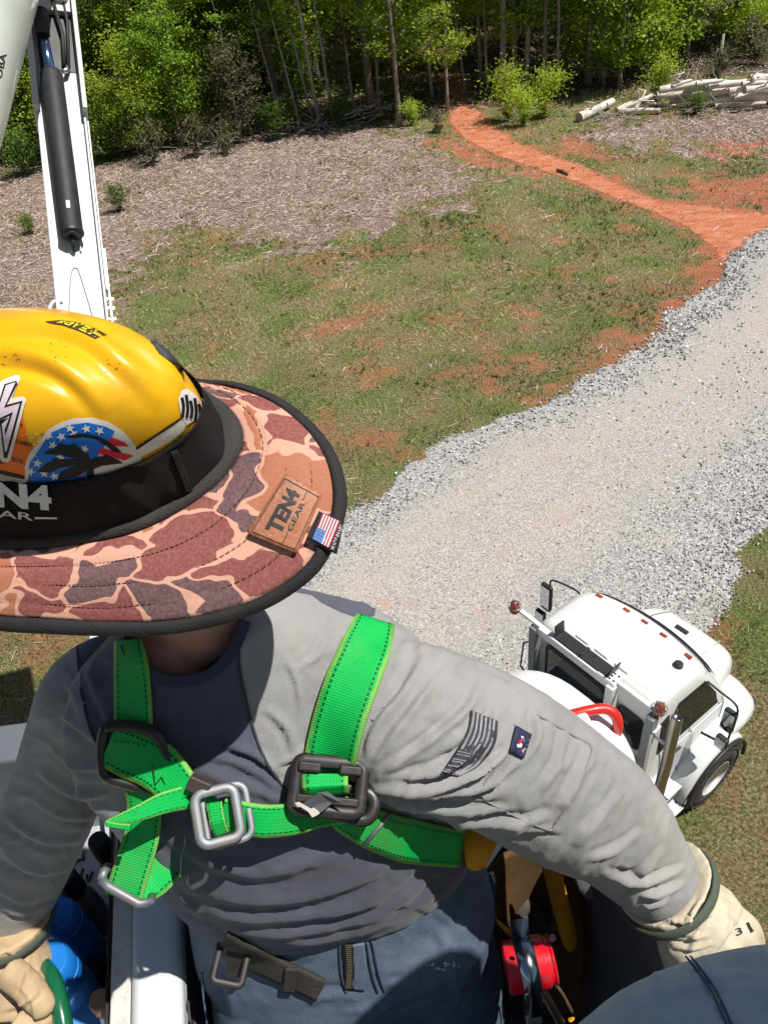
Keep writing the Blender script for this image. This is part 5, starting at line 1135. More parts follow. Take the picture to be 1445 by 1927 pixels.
# fly, zip, belt, seams
mat_seamd=pm('denim_seam',(.06,.085,.14),.9,var=.2); mat_brass=pm('brass_zip',(.55,.42,.22),.35,1.,var=.1)
ribbon('fly_flap',[(672,1776),(676,1820),(672,1862)],14,TB,mat_denim,trou,off=.004,th=.003)
ribbon('zip_tape',[(655,1776),(658,1820),(657,1862)],9,TB,mat_blackp,trou,off=.005,th=.002)
z_=MB()
for k in range(22):
    py=1778+3.8*k; c=C(655+2.5*math.sin(k/22*3),py,hitd(657,py,TB,1.0))-nrm(ray(657,py))*.0085; z_.box(c,vX*.0032,vY*.0008,vF*.0012)
zo=z_.obj('zip_teeth',mat_brass,trou); zo['kind']='stuff'
for P_l in ([(640,1778),(642,1830),(652,1868)],[(690,1772),(700,1830),(712,1868)],[(700,1770),(712,1830),(724,1866)]): ribbon('seam',P_l,1.6,TB,mat_seamd,trou,off=.0035,th=.002,nc=3)
for P_l in ([(900,1810),(880,1850),(860,1900)],[(380,1830),(384,1880),(390,1927)]): ribbon('seam',P_l,1.6,TB,mat_seamd,trou,off=.003,th=.002,nc=3)
ps=MB(); rs=np.random.RandomState(4)
for k in range(26):
    px,py=835+rs.normal(0,13),1818+rs.normal(0,4)+(rs.rand()-.5)*10; h_=hit(px,py,TB)
    if h_ is None: continue
    ps.box(h_-nrm(ray(px,py))*.001,vX*.0018*rs.rand(),vY*.0014*rs.rand(),vF*.0006)
if ps.V: ps.obj('paint_spots',pm('paint_spots',(.6,.58,.52),.8),trou)['kind']='stuff'
mat_belt=pm('brown_web_belt',(.035,.03,.026),.8,var=.25,vs=40,bs=.5,bscale=250)
bl=thing('tool_belt',C(480,1800,1.),'dark brown webbing belt with worn metal buckle below the shirt hem','belt')
TS2=BVHTree.FromPolygons([Vector(v) for v in np.vstack([TV,SV2])],[tuple(f) for f in TF]+[tuple(int(i)+len(TV) for i in f) for f in SF])
ribbon('webbing',[(418,1772),(450,1792),(500,1816),(560,1843),(604,1864)],21,TS2,mat_belt,bl,off=.008,th=.004)
ribbon('belt_loop',[(548,1822),(544,1866)],11,TS2,mat_belt,bl,off=.014,th=.004)
def frame(name,px,py,hw,hh,rot,d,r,mat,parent,tilt=None,n=5,rc=.3,rr=8):
    """rounded rectangular ring, px centre, half sizes in metres, rot in the picture plane"""
    c=C(px,py,d); f=nrm(CP-c); ux=nrm(vX-f*(vX@f)); uy=np.cross(f,ux); 
    if tilt is not None: 
        q=Matrix.Rotation(tilt[1],3,Vector(tilt[0][0]*ux+tilt[0][1]*uy)); ux=np.array(q@Vector(ux)); uy=np.array(q@Vector(uy))
    a=math.radians(rot); X_=ux*math.cos(a)+uy*math.sin(a); Y_=-ux*math.sin(a)+uy*math.cos(a); ra=min(hw,hh)*rc; P=[]
    for cx,cy,s in ((hw-ra,hh-ra,0),(-hw+ra,hh-ra,90),(-hw+ra,-hh+ra,180),(hw-ra,-hh+ra,270)):
        for t in np.linspace(s,s+90,n): P.append(c+X_*(cx+ra*math.cos(math.radians(t)))+Y_*(cy+ra*math.sin(math.radians(t))))
    b_=MB().tube(np.array(P),r,rr,loop=True,up=np.cross(X_,Y_),sx=.42,sy=1.); return b_.obj(name,mat,parent,smooth=True),c,X_,Y_,f
mat_worn=pm('worn_buckle',(.022,.019,.017),.5,.0,var=.4,vs=40)
frame('buckle',441,1788,.0165,.033,-10,hitd(447,1792,TS2,1.0)-.02,.0042,mat_worn,bl)
o=MB(); c=C(447,1792,hitd(447,1792,TS2,1.)-.016); o.box(c,vX*.013,vY*.029,vF*.002); o.obj('buckle_plate',mat_worn,bl,bev=.002)
# ---- gloves
mat_glove=pm('cream_leather_glove',(.60,.53,.40),.75,var=.14,vs=14,bs=.5,bd=.0025,bscale=45,dirt=(.33,.22,.13),dirtamt=.7,dscale=14)
mat_glove2=pm('tan_leather_glove',(.52,.38,.22),.75,var=.18,vs=14,bs=.5,bd=.0025,bscale=45,dirt=(.30,.18,.10),dirtamt=.6,dscale=16)
mat_trim=pm('green_cuff_binding',(.075,.095,.07),.8,var=.2,bs=.4,bscale=300)
def hand(name,mat,cuff,cr,palm,pr,fingers,thumb,folds,voxel=.0032,xtra=None):
    g=MB(); P=pxline(cuff,5); r=np.interp(np.linspace(0,1,len(P)),np.linspace(0,1,len(cr)),cr); g.tube(P,r,22)
    P=pxline(palm,5); r=np.interp(np.linspace(0,1,len(P)),np.linspace(0,1,len(pr)),pr); g.tube(P,r,20,sx=1.,sy=1.)
    for q_,r_ in (xtra or []): ball(g,C(*q_),r_)
    for f,r in fingers+[thumb]:
        P=pxline(f,5); rr=np.interp(np.linspace(0,1,len(P)),[0,.5,1],[r*1.05,r,r*.85]); g.tube(P,rr,14); 
        ball(g,P[-1],r*.86)
    V,Fc,Nn=remesh(g,voxel,3,.5); V=sculpt(V,Nn,folds,[(45,25,.5,.0012,1.4,None)])
    return mesh(name,V,Fc,mat,worker,smooth=True),BVHTree.FromPolygons([Vector(v) for v in V],[tuple(f) for f in Fc])
gr,GRB=hand('glove',mat_glove,[(1245,1655,.925),(1270,1690,.935),(1292,1722,.935)],[.060,.054,.045],[(1286,1706,.935),(1320,1740,.925),(1352,1768,.915)],[.048,.054,.048],
 [([(1350,1712,.93),(1385,1728,.92),(1410,1748,.94),(1420,1775,.98)],.0145),([(1350,1742,.92),(1382,1756,.91),(1404,1778,.93),(1410,1812,.97)],.0155),([(1345,1768,.91),(1370,1788,.90),(1386,1812,.92),(1390,1845,.96)],.0150),([(1330,1785,.91),(1350,1808,.90),(1360,1834,.92),(1362,1865,.95)],.0135)],
 ([(1272,1730,.925),(1268,1775,.915),(1278,1822,.92)],.020),
 [([(1345,1655),(1338,1700),(1312,1740),(1300,1790)],5,.005),([(1240,1745),(1285,1765),(1335,1760)],4,.004),([(1262,1780),(1300,1785),(1340,1775)],4,.004),([(1360,1690),(1375,1720),(1370,1760)],4,.003),([(1320,1690),(1290,1735),(1255,1760)],4,.004),([(1330,1700),(1325,1740),(1300,1790)],4,.0025),([(1240,1725),(1280,1735),(1330,1715)],5,.004),([(1250,1745),(1290,1755),(1320,1770)],5,.003),([(1350,1700),(1380,1730),(1395,1750)],4,.002)],xtra=[((1295,1768,.915),.036)])
def ringtrim(name,cpx,cpy,d,hr,axp,mat,parent,r=.0055,sq=.8):
    """cuff binding: ring around the cuff axis"""
    c=C(cpx,cpy,d); a=nrm(C(*axp)-c); u=nrm(np.cross(a,vF)); v=np.cross(a,u); P=[c+u*hr*math.cos(t)+v*hr*sq*math.sin(t) for t in np.linspace(0,2*math.pi,40,endpoint=False)]
    return MB().tube(P,r,8,loop=True,up=a,sx=1.6,sy=.7).obj(name,mat,parent,smooth=True)
ringtrim('cuff_binding',1257,1673,.925,.0605,(1298,1722,.935),mat_trim,gr,.0042,1.)
gl,GLB=hand('glove',mat_glove2,[(8,1728,1.05),(18,1765,1.06),(28,1800,1.06)],[.062,.054,.045],[(22,1790,1.06),(30,1840,1.05),(28,1900,1.04)],[.045,.052,.050],
 [([(60,1850,1.02),(85,1870,1.02),(96,1895,1.035)],.0165),([(50,1890,1.0),(85,1910,1.0),(100,1935,1.02)],.0165),([(30,1920,.99),(70,1945,.99),(95,1970,1.01)],.0155),([(10,1950,.99),(50,1980,.99),(70,2000,1.01)],.0135)],
 ([(20,1830,1.0),(55,1860,.985),(80,1890,.985)],.019),
 [([(55,1790),(52,1830),(40,1880)],4,.002),([(0,1780),(30,1795),(55,1785)],4,.003),([(0,1900),(40,1890),(80,1860)],5,.003),([(30,1850),(60,1880),(70,1927)],5,.003)])
ringtrim('cuff_binding',10,1738,1.055,.062,(28,1800,1.08),mat_trim,gl,.0045,1.)
MATK=pm('black_print',(.015,.015,.015),.6)
decal('printed_mark',[(1403,1737),(1408,1735),(1413,1745),(1418,1752),(1412,1756),(1407,1746)],GRB,MATK,gr,off=.0012,res=4)
text_decal('printed_number','3',[(1386,1762),(1398,1757),(1393,1744),(1382,1748)],GRB,MATK,gr,off=.0015)
# green hoop held by the left glove
gh=MB().tube(pxline([(0,1955,1.03),(-20,1900,1.07),(20,1820,1.09),(62,1806,1.07),(95,1835,1.03),(112,1885,1.0),(122,1960,.98),(100,2010,.98)],6),.0115,12).obj('hose_loop',pm('dark_green_hose',(.008,.12,.05),.25,var=.15,coat=.4),smooth=True); tag(gh,'glossy dark green loop gripped by the tan left glove','hose')
# photographer's sleeve, lower right corner
pp=thing('person',(.1,.0,8.45),'second worker of whom only a blue-grey denim sleeve shows at the lower right','person')
b_=MB(); P=pxline([(1050,2365,.50),(1245,2130,.52),(1450,2022,.545),(1700,1996,.58),(1930,2010,.62)],6)
b_.tube(P,np.interp(np.linspace(0,1,len(P)),[0,.3,.6,1],[.070,.078,.078,.072]),30,up=vY)
V,Fc,Nn=remesh(b_,.004,8,.6); V=sculpt(V,Nn,[([(1100,1850),(1200,1800),(1330,1790)],14,.0025),([(1180,1900),(1300,1850),(1445,1840)],16,.002),([(1150,1780),(1230,1830),(1260,1927)],6,.002)],[(120,120,.2,.006,1.2,None)])
m,nt,b=_nodes('denim_sleeve'); v=tex_obj(nt); n1=noise(nt,10,5,.7,v); n2=noise(nt,260,3,.7,v); mp=N(nt,'Mapping'); LK(nt,v,mp.inputs[0]); mp.inputs['Rotation'].default_value=(0,.5,.5); mp.inputs['Scale'].default_value=(1,8,1); n3=noise(nt,110,2,.6,mp.outputs[0])
c=ramp(nt,n1,[(.3,(.36,.46,.52)),(.7,(.50,.60,.65))]); c=mixc(nt,ramp(nt,mth(nt,'ADD',mth(nt,'MULTIPLY',n2,.5),mth(nt,'MULTIPLY',n3,.5)),[(.45,0.),(.65,.6)]),c,(.52,.58,.62)); LK(nt,c,b.inputs['Base Color']); b.inputs['Roughness'].default_value=.95; b.inputs['Specular IOR Level'].default_value=.1; b.inputs['Sheen Weight'].default_value=.3
LK(nt,bump(nt,n2,.4,.0015),b.inputs['Normal']); mat_den2=m
ps_=mesh('sleeve',V,Fc,mat_den2,pp,smooth=True); PB=BVHTree.FromPolygons([Vector(v) for v in V],[tuple(f) for f in Fc])
for dx in (0,9): ribbon('sleeve_seam',[(1290+dx,1800),(1335+dx,1860),(1370+dx,1935)],1.8,PB,pm('seam_thread',(.09,.13,.17),.9),ps_,off=.0028,th=.0012,nc=3)

# unseen rest of second worker: jacket; head and hat added to shade sleeve
j=MB(); j.rings([ell((x,y),a,b2,z,28,.6) for z,x,y,a,b2 in ((9.35,.14,-.28,.17,.12),(9.6,.18,-.26,.18,.12),(9.85,.26,-.20,.18,.12),(10.05,.34,-.12,.17,.09),(10.14,.39,-.06,.10,.07))])
j.tube(smooth_curve([(.40,-.12,10.02),(.42,.06,9.88),np.array(P[-1])],5),.06,18); V,Fc,Nn=remesh(j,.008,4); mesh('jacket',V,Fc,mat_den2,pp,smooth=True)
j=MB(); ball(j,(.46,.08,10.34),(.076,.09,.115),20); j.tube([(.38,-.04,10.08),(.44,.05,10.3)],.052,16); j.tube([(.12,-.2,8.55),(.14,-.2,9.0),(.16,-.2,9.4)],[.05,.07,.09],14); j.tube([(-.06,-.2,8.55),(.0,-.2,9.0),(.08,-.2,9.4)],[.05,.07,.09],14); ball(j,(.45,.175,10.32),(.014,.02,.022))
V,Fc,Nn=remesh(j,.008,3); mesh('body',V,Fc,mat_skin,pp,smooth=True)
j=MB(); j.tube([(.12,-.2,8.53),(.14,-.2,9.0),(.16,-.2,9.42)],[.075,.09,.105],16); j.tube([(-.06,-.2,8.53),(.0,-.2,9.0),(.10,-.2,9.42)],[.075,.09,.105],16); V,Fc,Nn=remesh(j,.01,3); mesh('trousers',V,Fc,mat_denim,pp,smooth=True)
h2=thing('hard_hat',(.46,.08,10.37),'unseen white hard hat added on the second worker to shade the sleeve','hard hat')
MB().lathe((.46,.08,10.37),(0.05,.1,1),[(0,.17),(.004,.17),(.012,.125),(.04,.122),(.08,.10),(.105,.06),(.115,.01)],30).obj('shell',mat_wfib,h2,smooth=True)
# ================================================================== HARD HAT WITH SUN BRIM
mat_yel=pm('yellow_hardhat_shell',(.84,.44,.003),.36,var=.05,vs=4,coat=.35,dirt=(.50,.27,.01),dirtamt=.6,dscale=18,rvar=.08)
mat_band=None
HC0=np.array([95.,845.])
def polar(pts,n=216):
    P=smooth_curve(np.array([(a,b,0) for a,b in pts],float),10,True)[:,:2]-HC0; th=np.arctan2(P[:,1],P[:,0]); r=np.hypot(P[:,0],P[:,1]); o=np.argsort(th); th=th[o]; r=r[o]
    th=np.concatenate([th-2*math.pi,th,th+2*math.pi]); r=np.tile(r,3); t=np.linspace(-math.pi,math.pi,n,endpoint=False); rr=np.interp(t,th,r); return HC0+np.stack([np.cos(t),np.sin(t)],1)*rr[:,None]
outP=polar([(375,714),(430,718),(480,730),(540,757),(600,808),(638,865),(653,930),(646,985),(625,1035),(590,1085),(520,1135),(440,1168),(360,1187),(290,1195),(180,1196),(80,1192),(0,1187),(-90,1172),(-180,1130),(-250,1060),(-290,960),(-290,870),(-250,790),(-170,725),(-70,690),(40,678),(160,680),(280,695)])
flgP=polar([(405,748),(440,778),(457,815),(450,858),(408,912),(338,962),(252,1002),(150,1023),(50,1033),(-60,1028),(-150,1000),(-215,945),(-245,870),(-235,790),(-185,725),(-100,682),(20,662),(140,660),(250,678),(340,712)])
bbP=polar([(388,758),(415,795),(423,842),(405,880),(350,930),(260,975),(150,1003),(50,1012),(-40,1008),(-120,985),(-185,940),(-220,880),(-215,800),(-170,735),(-90,692),(20,670),(140,668),(250,687),(335,720)])
btP=polar([(380,745),(374,776),(350,813),(300,850),(230,880),(150,899),(60,906),(-20,895),(-90,872),(-155,825),(-185,765),(-175,705),(-130,660),(-50,630),(60,617),(170,619),(270,645),(345,695)])
NT_=216
def lift(PX,h): return np.array([onpl(x,y,h if np.ndim(h)==0 else h[i]) for i,(x,y) in enumerate(PX)])
ang=np.linspace(-math.pi,math.pi,NT_,endpoint=False)
R_fl=lift(flgP,.002); R_bb=lift(bbP,.004); R_bt=lift(btP,.056)
sag=.004*np.sin(3*ang+.5)+.003*np.sin(5*ang+1)
R_out=lift(outP,-.014+sag)
# inner edge of binding
wpx_=np.interp(np.sin(ang),[-1,0,1],[10,24,27]); v_=outP-HC0; inn=outP-v_/np.linalg.norm(v_,axis=1)[:,None]*wpx_[:,None]; R_in=lift(inn,-.011+sag)
hat=thing('hard_hat',(R_bb.mean(0)),'yellow hard hat with stickers, black elastic band and wide camouflage sun brim on the worker','hard hat')
# dome
cen=R_bt.mean(0); cbase=(R_bt-cen)*.985
rid_ax=nrm((onpl(330,735,.05)-onpl(60,625,.05))*1.); rid_ax=nrm(rid_ax-hn*(rid_ax@hn)); rid_c=np.cross(hn,rid_ax)
DH=.067; rings=[]
rings.append(cen+cbase*1.0-hn*.05); rings.append(cen+cbase*1.0-hn*.02)
for ph in np.linspace(0,.5*math.pi*.995,60):
    k=max(math.cos(ph),0)**.74; P=cen+cbase*k+hn*(DH*math.sin(ph)); q=P-cen; t=q@rid_c; s_=q@rid_ax; el=sstep(.05,.4,math.sin(ph))*(1-.0*ph)
    endf=sstep(.128,.06,np.abs(s_))
    rg=np.exp(-((t-.0)/.011)**2)*.006+np.exp(-((t-.043)/.0075)**2)*.0045+np.exp(-((t+.043)/.0075)**2)*.0045
    out=nrm(1)*0 if False else None
    rings.append(P)
db=MB(); db.rings(rings,cap0=False); DV,DF=np.vstack(db.V),db.F
_m=bpy.data.meshes.new('t'); _m.from_pydata(DV.tolist(),[],DF); _m.update(); DN=np.empty(len(DV)*3,np.float32); _m.vertex_normals.foreach_get('vector',DN); DN=DN.reshape(-1,3).astype(float); bpy.data.meshes.remove(_m)
if ((DN*(DV-cen)).sum(1)>0).mean()<.5: DN=-DN
DV=sculpt(DV,DN,[([(-160,700),(-60,664),(40,664),(110,686),(165,728),(205,780)],17,.0042),([(-120,655),(-40,620),(40,606),(110,608),(172,632),(222,672),(275,722),(305,765)],17,.0042),([(150,590),(210,606),(268,640),(318,684),(352,724)],14,.0035)])
dome=mesh('shell',DV,DF,mat_yel,hat,smooth=True)
DB=BVHTree.FromPolygons([Vector(v) for v in DV],DF)
# band
m,nt,b=_nodes('ribbed_elastic'); bv=attr(nt,'bv'); sn=mth(nt,'SINE',mth(nt,'MULTIPLY',bv,2*math.pi*30)); c=ramp(nt,mth(nt,'MULTIPLY_ADD',sn,.5,.5),[(0,(.004,.004,.004)),(1,(.02,.02,.021))]); LK(nt,c,b.inputs['Base Color']); b.inputs['Roughness'].default_value=.75; b.inputs['Specular IOR Level'].default_value=.25
LK(nt,bump(nt,sn,.6,.0015),b.inputs['Normal']); mat_band=m
rings=[];bvv=[]
for k in np.linspace(0,1,16):
    P=R_bb+(R_bt-R_bb)*k; P=P+nrm(1)*0 if False else P; o=(P-P.mean(0)); o/=np.linalg.norm(o,axis=1)[:,None]; P=P+o*(.003*math.sin(math.pi*k)+.0015)+o*(.0006*np.sin(ang*23+k*5))[:,None]; rings.append(P); bvv+= [k]*NT_
bb_=MB(); bb_.rings(rings,cap0=False,cap1=False); BV_,BF_=np.vstack(bb_.V),bb_.F
band=mesh('elastic_band',BV_,BF_,mat_band,hat,smooth=True,attrs=dict(bv=np.array(bvv))); md=band.modifiers.new('s','SOLIDIFY'); md.thickness=.0006; md.offset=0
BB=BVHTree.FromPolygons([Vector(v) for v in BV_],BF_)
mat_bind=pm('black_binding',(.018,.017,.017),.85,var=.3,vs=60,bs=.5,bscale=500)
f_=MB(); f_.rings([R_fl-hn*.001,R_fl+hn*.0025,(R_fl+R_bb)/2+hn*.0045,R_bb+hn*.003],cap0=False,cap1=False); f_.obj('band_seam_tape',pm('dark_tape',(.035,.032,.03),.85,var=.3,vs=50,bs=.5,bscale=500),hat,smooth=True)
# brim with camouflage cloth
m,nt,b=_nodes('camouflage_cloth'); cx=N(nt,'CombineXYZ'); LK(nt,attr(nt,'cu'),cx.inputs[0]); LK(nt,attr(nt,'cv'),cx.inputs[1])
mp=N(nt,'Mapping'); LK(nt,cx.outputs[0],mp.inputs[0]); mp.inputs['Scale'].default_value=(21,33,1); mp.inputs['Rotation'].default_value=(0,0,.15)
nz=N(nt,'TexNoise'); LK(nt,mp.outputs[0],nz.inputs['Vector']); nz.inputs['Scale'].default_value=1.3; nz.inputs['Detail'].default_value=1.5
vm=N(nt,'VectorMath',operation='MULTIPLY_ADD'); LK(nt,nz.outputs['Color'],vm.inputs[0]); vm.inputs[1].default_value=(1.6,1.6,0); LK(nt,mp.outputs[0],vm.inputs[2])
vo=N(nt,'TexVoronoi',feature='DISTANCE_TO_EDGE'); LK(nt,vm.outputs[0],vo.inputs['Vector']); vo.inputs['Scale'].default_value=.95
v1=N(nt,'TexVoronoi'); LK(nt,vm.outputs[0],v1.inputs['Vector']); v1.inputs['Scale'].default_value=.95
sp=N(nt,'SeparateColor'); LK(nt,v1.outputs['Color'],sp.inputs[0])
cell=ramp(nt,sp.outputs[0],[(0,(.24,.07,.062)),(.36,(.42,.155,.085)),(.66,(.13,.072,.08))],'CONSTANT')
wn=noise(nt,1.1,2,.5,vm.outputs[0]); thr=mth(nt,'SUBTRACT',vo.outputs['Distance'],mth(nt,'MULTIPLY_ADD',wn,.15,-.025)); line=ramp(nt,thr,[(.0,1.),(.012,0.)])
c=mixc(nt,line,cell,(.66,.36,.26)); fz=noise(nt,420,2,.6,tex_obj(nt)); c=mixc(nt,mth(nt,'MULTIPLY',ramp(nt,fz,[(.4,0.),(.65,1.)]),.22),c,(.45,.28,.24)); LK(nt,c,b.inputs['Base Color']); b.inputs['Roughness'].default_value=.85; b.inputs['Specular IOR Level'].default_value=.2
LK(nt,bump(nt,fz,.3,.0008),b.inputs['Normal']); mat_camo=m
rings=[]
for k in np.linspace(0,1,22):
    P=R_fl+(R_in-R_fl)*k; P=P+hn*(.006*math.sin(math.pi*k))+hn*(.0022*np.sin(ang*7+2)*k)[:,None]
    for g in (.28,.55,.8): P=P-hn*.0012*math.exp(-((k-g)/.02)**2)
    rings.append(P)
br=MB(); br.rings(rings,cap0=False,cap1=False); V=np.vstack(br.V); cu_=(V-hO)@hu; cv_=(V-hO)@hv
brim=mesh('sun_brim',V,br.F,mat_camo,hat,smooth=True,attrs=dict(cu=cu_,cv=cv_)); md=brim.modifiers.new('s','SOLIDIFY'); md.thickness=.002; md.offset=-1
BRV=np.vstack([V,R_out+hn*.001]); nb_=len(V); BRF=list(br.F)+[(nb_-NT_+k,nb_-NT_+(k+1)%NT_,nb_+(k+1)%NT_,nb_+k) for k in range(NT_)]
BRB=BVHTree.FromPolygons([Vector(v) for v in BRV],BRF)
bi=MB(); bi.rings([R_in+hn*.0008,R_in+hn*.0028,(R_in+R_out)/2+hn*.0035,R_out+hn*.0015,R_out-hn*.002,R_in-hn*.004],cap0=False,cap1=False); bi.obj('brim_binding',mat_bind,hat,smooth=True)
# stitch lines on brim
for g in (.28,.55,.8):
    P=R_fl+(R_in-R_fl)*g+hn*(.006*math.sin(math.pi*g)+.0001); st=MB()
    Pd=smooth_curve(P,3,True)
    P0=(R_fl+(R_in-R_fl)*g); 
    for k in range(0,len(Pd)-2,3): st.tube([Pd[k],Pd[k+1],Pd[k+2]],.0003,4)
    o=st.obj('stitching',pm('dark_thread',(.06,.015,.015),.8),brim); o['kind']='stuff'
st=MB(); sp_=[(362,985),(385,998),(430,940),(445,930)]
# --- stickers
PL=lambda n,c,r=.6,**k: pm(n,c,r,var=.03,spec=.25,**k)
mw,mb,mr,mbl,mor,mli=PL('sticker_white',(.75,.73,.70)),PL('sticker_black',(.012,.012,.013)),PL('sticker_red',(.70,.02,.05)),PL('sticker_blue',(.01,.17,.68)),PL('sticker_orange',(.85,.17,.01)),PL('sticker_lilac',(.72,.60,.70))
st1=decal('palm_sticker',[(50,908),(47,880),(55,855),(75,830),(90,810),(112,796),(140,787),(175,786),(205,794),(230,810),(248,828),(260,846),(268,868),(200,900),(150,915),(90,918)],DB,mw,hat,.0005,7)
decal('blue_field',[(53,912),(56,872),(75,845),(95,815),(130,800),(165,795),(200,803),(217,812),(195,843),(176,870),(160,905),(100,915)],DB,mbl,st1,.0009,7)
for q in ([(208,822),(236,833),(243,841),(204,838)],[(190,843),(252,858),(236,867),(184,853)],[(146,892),(160,882),(157,896)]): decal('stripe',q,DB,mr,st1,.0010,7)
for (cx_,cy_) in ((132,806),(163,807),(188,811),(116,822),(100,838),(160,845),(71,872),(58,888),(115,859),(84,891),(92,820),(62,855),(103,897),(140,817)):
    ph=(cx_*7)%1.2; decal('star',[(cx_+(9.5 if k%2==0 else 4)*math.sin(ph+k*math.pi/5),cy_-(9 if k%2==0 else 3.8)*math.cos(ph+k*math.pi/5)) for k in range(10)],DB,mw,st1,.0012,30)
for q in ([(120.6,823),(145,816),(163,816),(186,822),(203,830),(221,843),(230,852),(215,851),(200,839),(180,827),(157,823),(137,825)],[(83,854),(99,845),(113,836),(131,840),(140,836),(151,845),(166,854),(171,868),(157,868),(137,862),(110,856)],
 [(71,888),(84,875),(102,868),(98,864),(122,865),(145,865),(163,871),(166,877),(140,877),(116,880),(93,890)],[(108,903),(116,888),(134,880),(157,877),(174,877),(163,886),(145,898)],[(169,868),(180,861),(198,859),(194,854),(221,865),(232,872),(215,874),(192,877),(174,884)],[(162,866),(176,866),(178,900),(165,902)]):
    decal('palm_frond',q,DB,mb,st1,.0016,8)
so_=decal('orange_sticker',[(-30,780),(20,775),(44,781),(48,800),(53,835),(64,841),(50,878),(47,896),(0,886),(-30,880)],DB,mor,hat,.0004,8)
decal('black_edge',[(0,884),(46,895),(47,903),(0,893)],DB,mb,so_,.0008,8)
decal('pale_edge',[(0,892),(30,899),(30,901),(0,896)],DB,pm('sticker_pale',(.4,.4,.25),.5),so_,.001,8)
for tx,q in (('LA',[(34,801),(43,803),(44,796),(35,793)]),('RO ENERGY',[(27,833),(60,842),(62,835),(28,826)]),('S',[(23,843),(27,844),(27,838),(24,837)]),('TECTIVE',[(20,867),(44,874),(44,867),(21,859)]),('EM',[(0,873),(7,875),(7,869),(0,866)])): text_decal('print',tx,q,DB,MATK,so_,.0009)
bs_=decal('bolt_sticker',[(-25,790),(-18,735),(0,719),(15,711),(30,706),(38,707),(38,714),(23,749),(45,746),(50,752),(47,762),(20,866),(15,870),(5,869),(0,860),(-15,800)],DB,mw,hat,.0012,8)
decal('bolt_outline',[(-12,790),(9,723),(31,716),(34,722),(13,762),(43,754),(14.5,862),(8,862),(1,802)],DB,mb,bs_,.0016,8)
decal('bolt_inner',[(-8,786),(12,725),(30,719),(8,768),(38,759),(13,850),(10,850),(4,798),(18,786),(-2,792)],DB,mli,bs_,.002,8)
decal('bolt_line',[(0,787),(25,775),(11,818),(9,810),(20,781),(0,791)],DB,mb,bs_,.0023,8)
ws_=decal('white_strip',[(258,846),(330,797),(347,784),(356,790),(345,812),(318,832),(262,862)],DB,mw,hat,.0006,8); decal('strip_edge',[(256,843),(330,793),(347,781),(347,785),(330,798),(258,847)],DB,mb,ws_,.001,8)
sc=decal('scribble_sticker',[(336,752),(342,735),(352,731),(366,741),(380,757),(378,785),(352,800),(342,785)],DB,mw,hat,.0010,7)
for k in range(5):
    x0=343+8*k; ribbon('stroke',[(x0,748+3*k-(k%2)*8),(x0+3,765+3*k),(x0+1,785+k)],2.6,DB,mb,sc,off=.0016,th=.0003,nc=3)
hs=decal('word_sticker',[(85,604.6),(115,602),(143,605.5),(178,617),(202,629.5),(180,637),(148.6,622),(119.5,612),(94.6,608)],DB,PL('sticker_brown',(.06,.035,.015)),hat,.0006,6)
_T=np.array([(197,628.3),(178,618.5),(160,611.5),(143,607.3),(128,604.6),(114,603.4)]); _B=np.array([(182,634.8),(163,626),(146,618.5),(131,612.8),(117,608.5),(104,606.5)])
for k,ch in enumerate('HEADS'): a0_,a1_=_T[k]*.93+_T[k+1]*.07,_T[k]*.1+_T[k+1]*.9; b0_,b1_=_B[k]*.93+_B[k+1]*.07,_B[k]*.1+_B[k+1]*.9; text_decal('print',ch,[tuple(a0_),tuple(a1_),tuple(b1_),tuple(b0_)],DB,bpy.data.materials.get('sticker_yellow') or PL('sticker_yellow',(.75,.72,.03)),hs,.001,bold=.04)
bkst=decal('dark_sticker',[(282,640),(292,640),(318,660),(345,690),(352,702),(330,688),(300,665)],DB,PL('sticker_grey',(.05,.05,.06)),hat,.0006,8)
decal('pale_scratch',[(296,646),(303,650),(300,656),(294,650)],DB,mw,bkst,.001,8)
# scuffs
rs=np.random.RandomState(9)
for (cx_,cy_,n_,s_) in ((66,820,14,9),(110,660,9,14),(20,665,8,12),(215,690,6,12)):
    k_=MB()
    for i in range(n_):
        px,py=cx_+rs.normal(0,s_),cy_+rs.normal(0,s_*.7); h_=hit(px,py,DB)
        if h_ is not None: k_.box(h_-nrm(ray(px,py))*.0002,nrm(vX+vY*rs.normal())*rs.uniform(.0003,.0011),nrm(vY-vX*rs.normal())*rs.uniform(.00015,.0004),vF*.0002)
    if k_.V: k_.obj('scuff_marks',pm('scuff',(.38,.22,.02),.8),dome)['kind']='stuff'
# band writing
wt=pm('white_print',(.70,.70,.70),.6)
text_decal('lettering','TEN4',[(-108,948),(99,961),(95,914),(-108,899)],BB,wt,band,.0045,bold=.05,maxe=.12)
text_decal('lettering','GEAR',[(-62,967),(63,980),(62,966),(-62,953)],BB,wt,band,.0045,bold=.01,maxe=.12)
decal('print_line',[(66,973),(108,974),(108,977),(66,977)],BB,wt,band,.0045,8)
ribbon('band_join',[(318,826),(333,862),(350,905),(356,925)],7,BB,pm('frayed_elastic',(.012,.012,.012),.9,var=.6,vs=200,bs=1,bscale=600),band,off=.0025,th=.001)
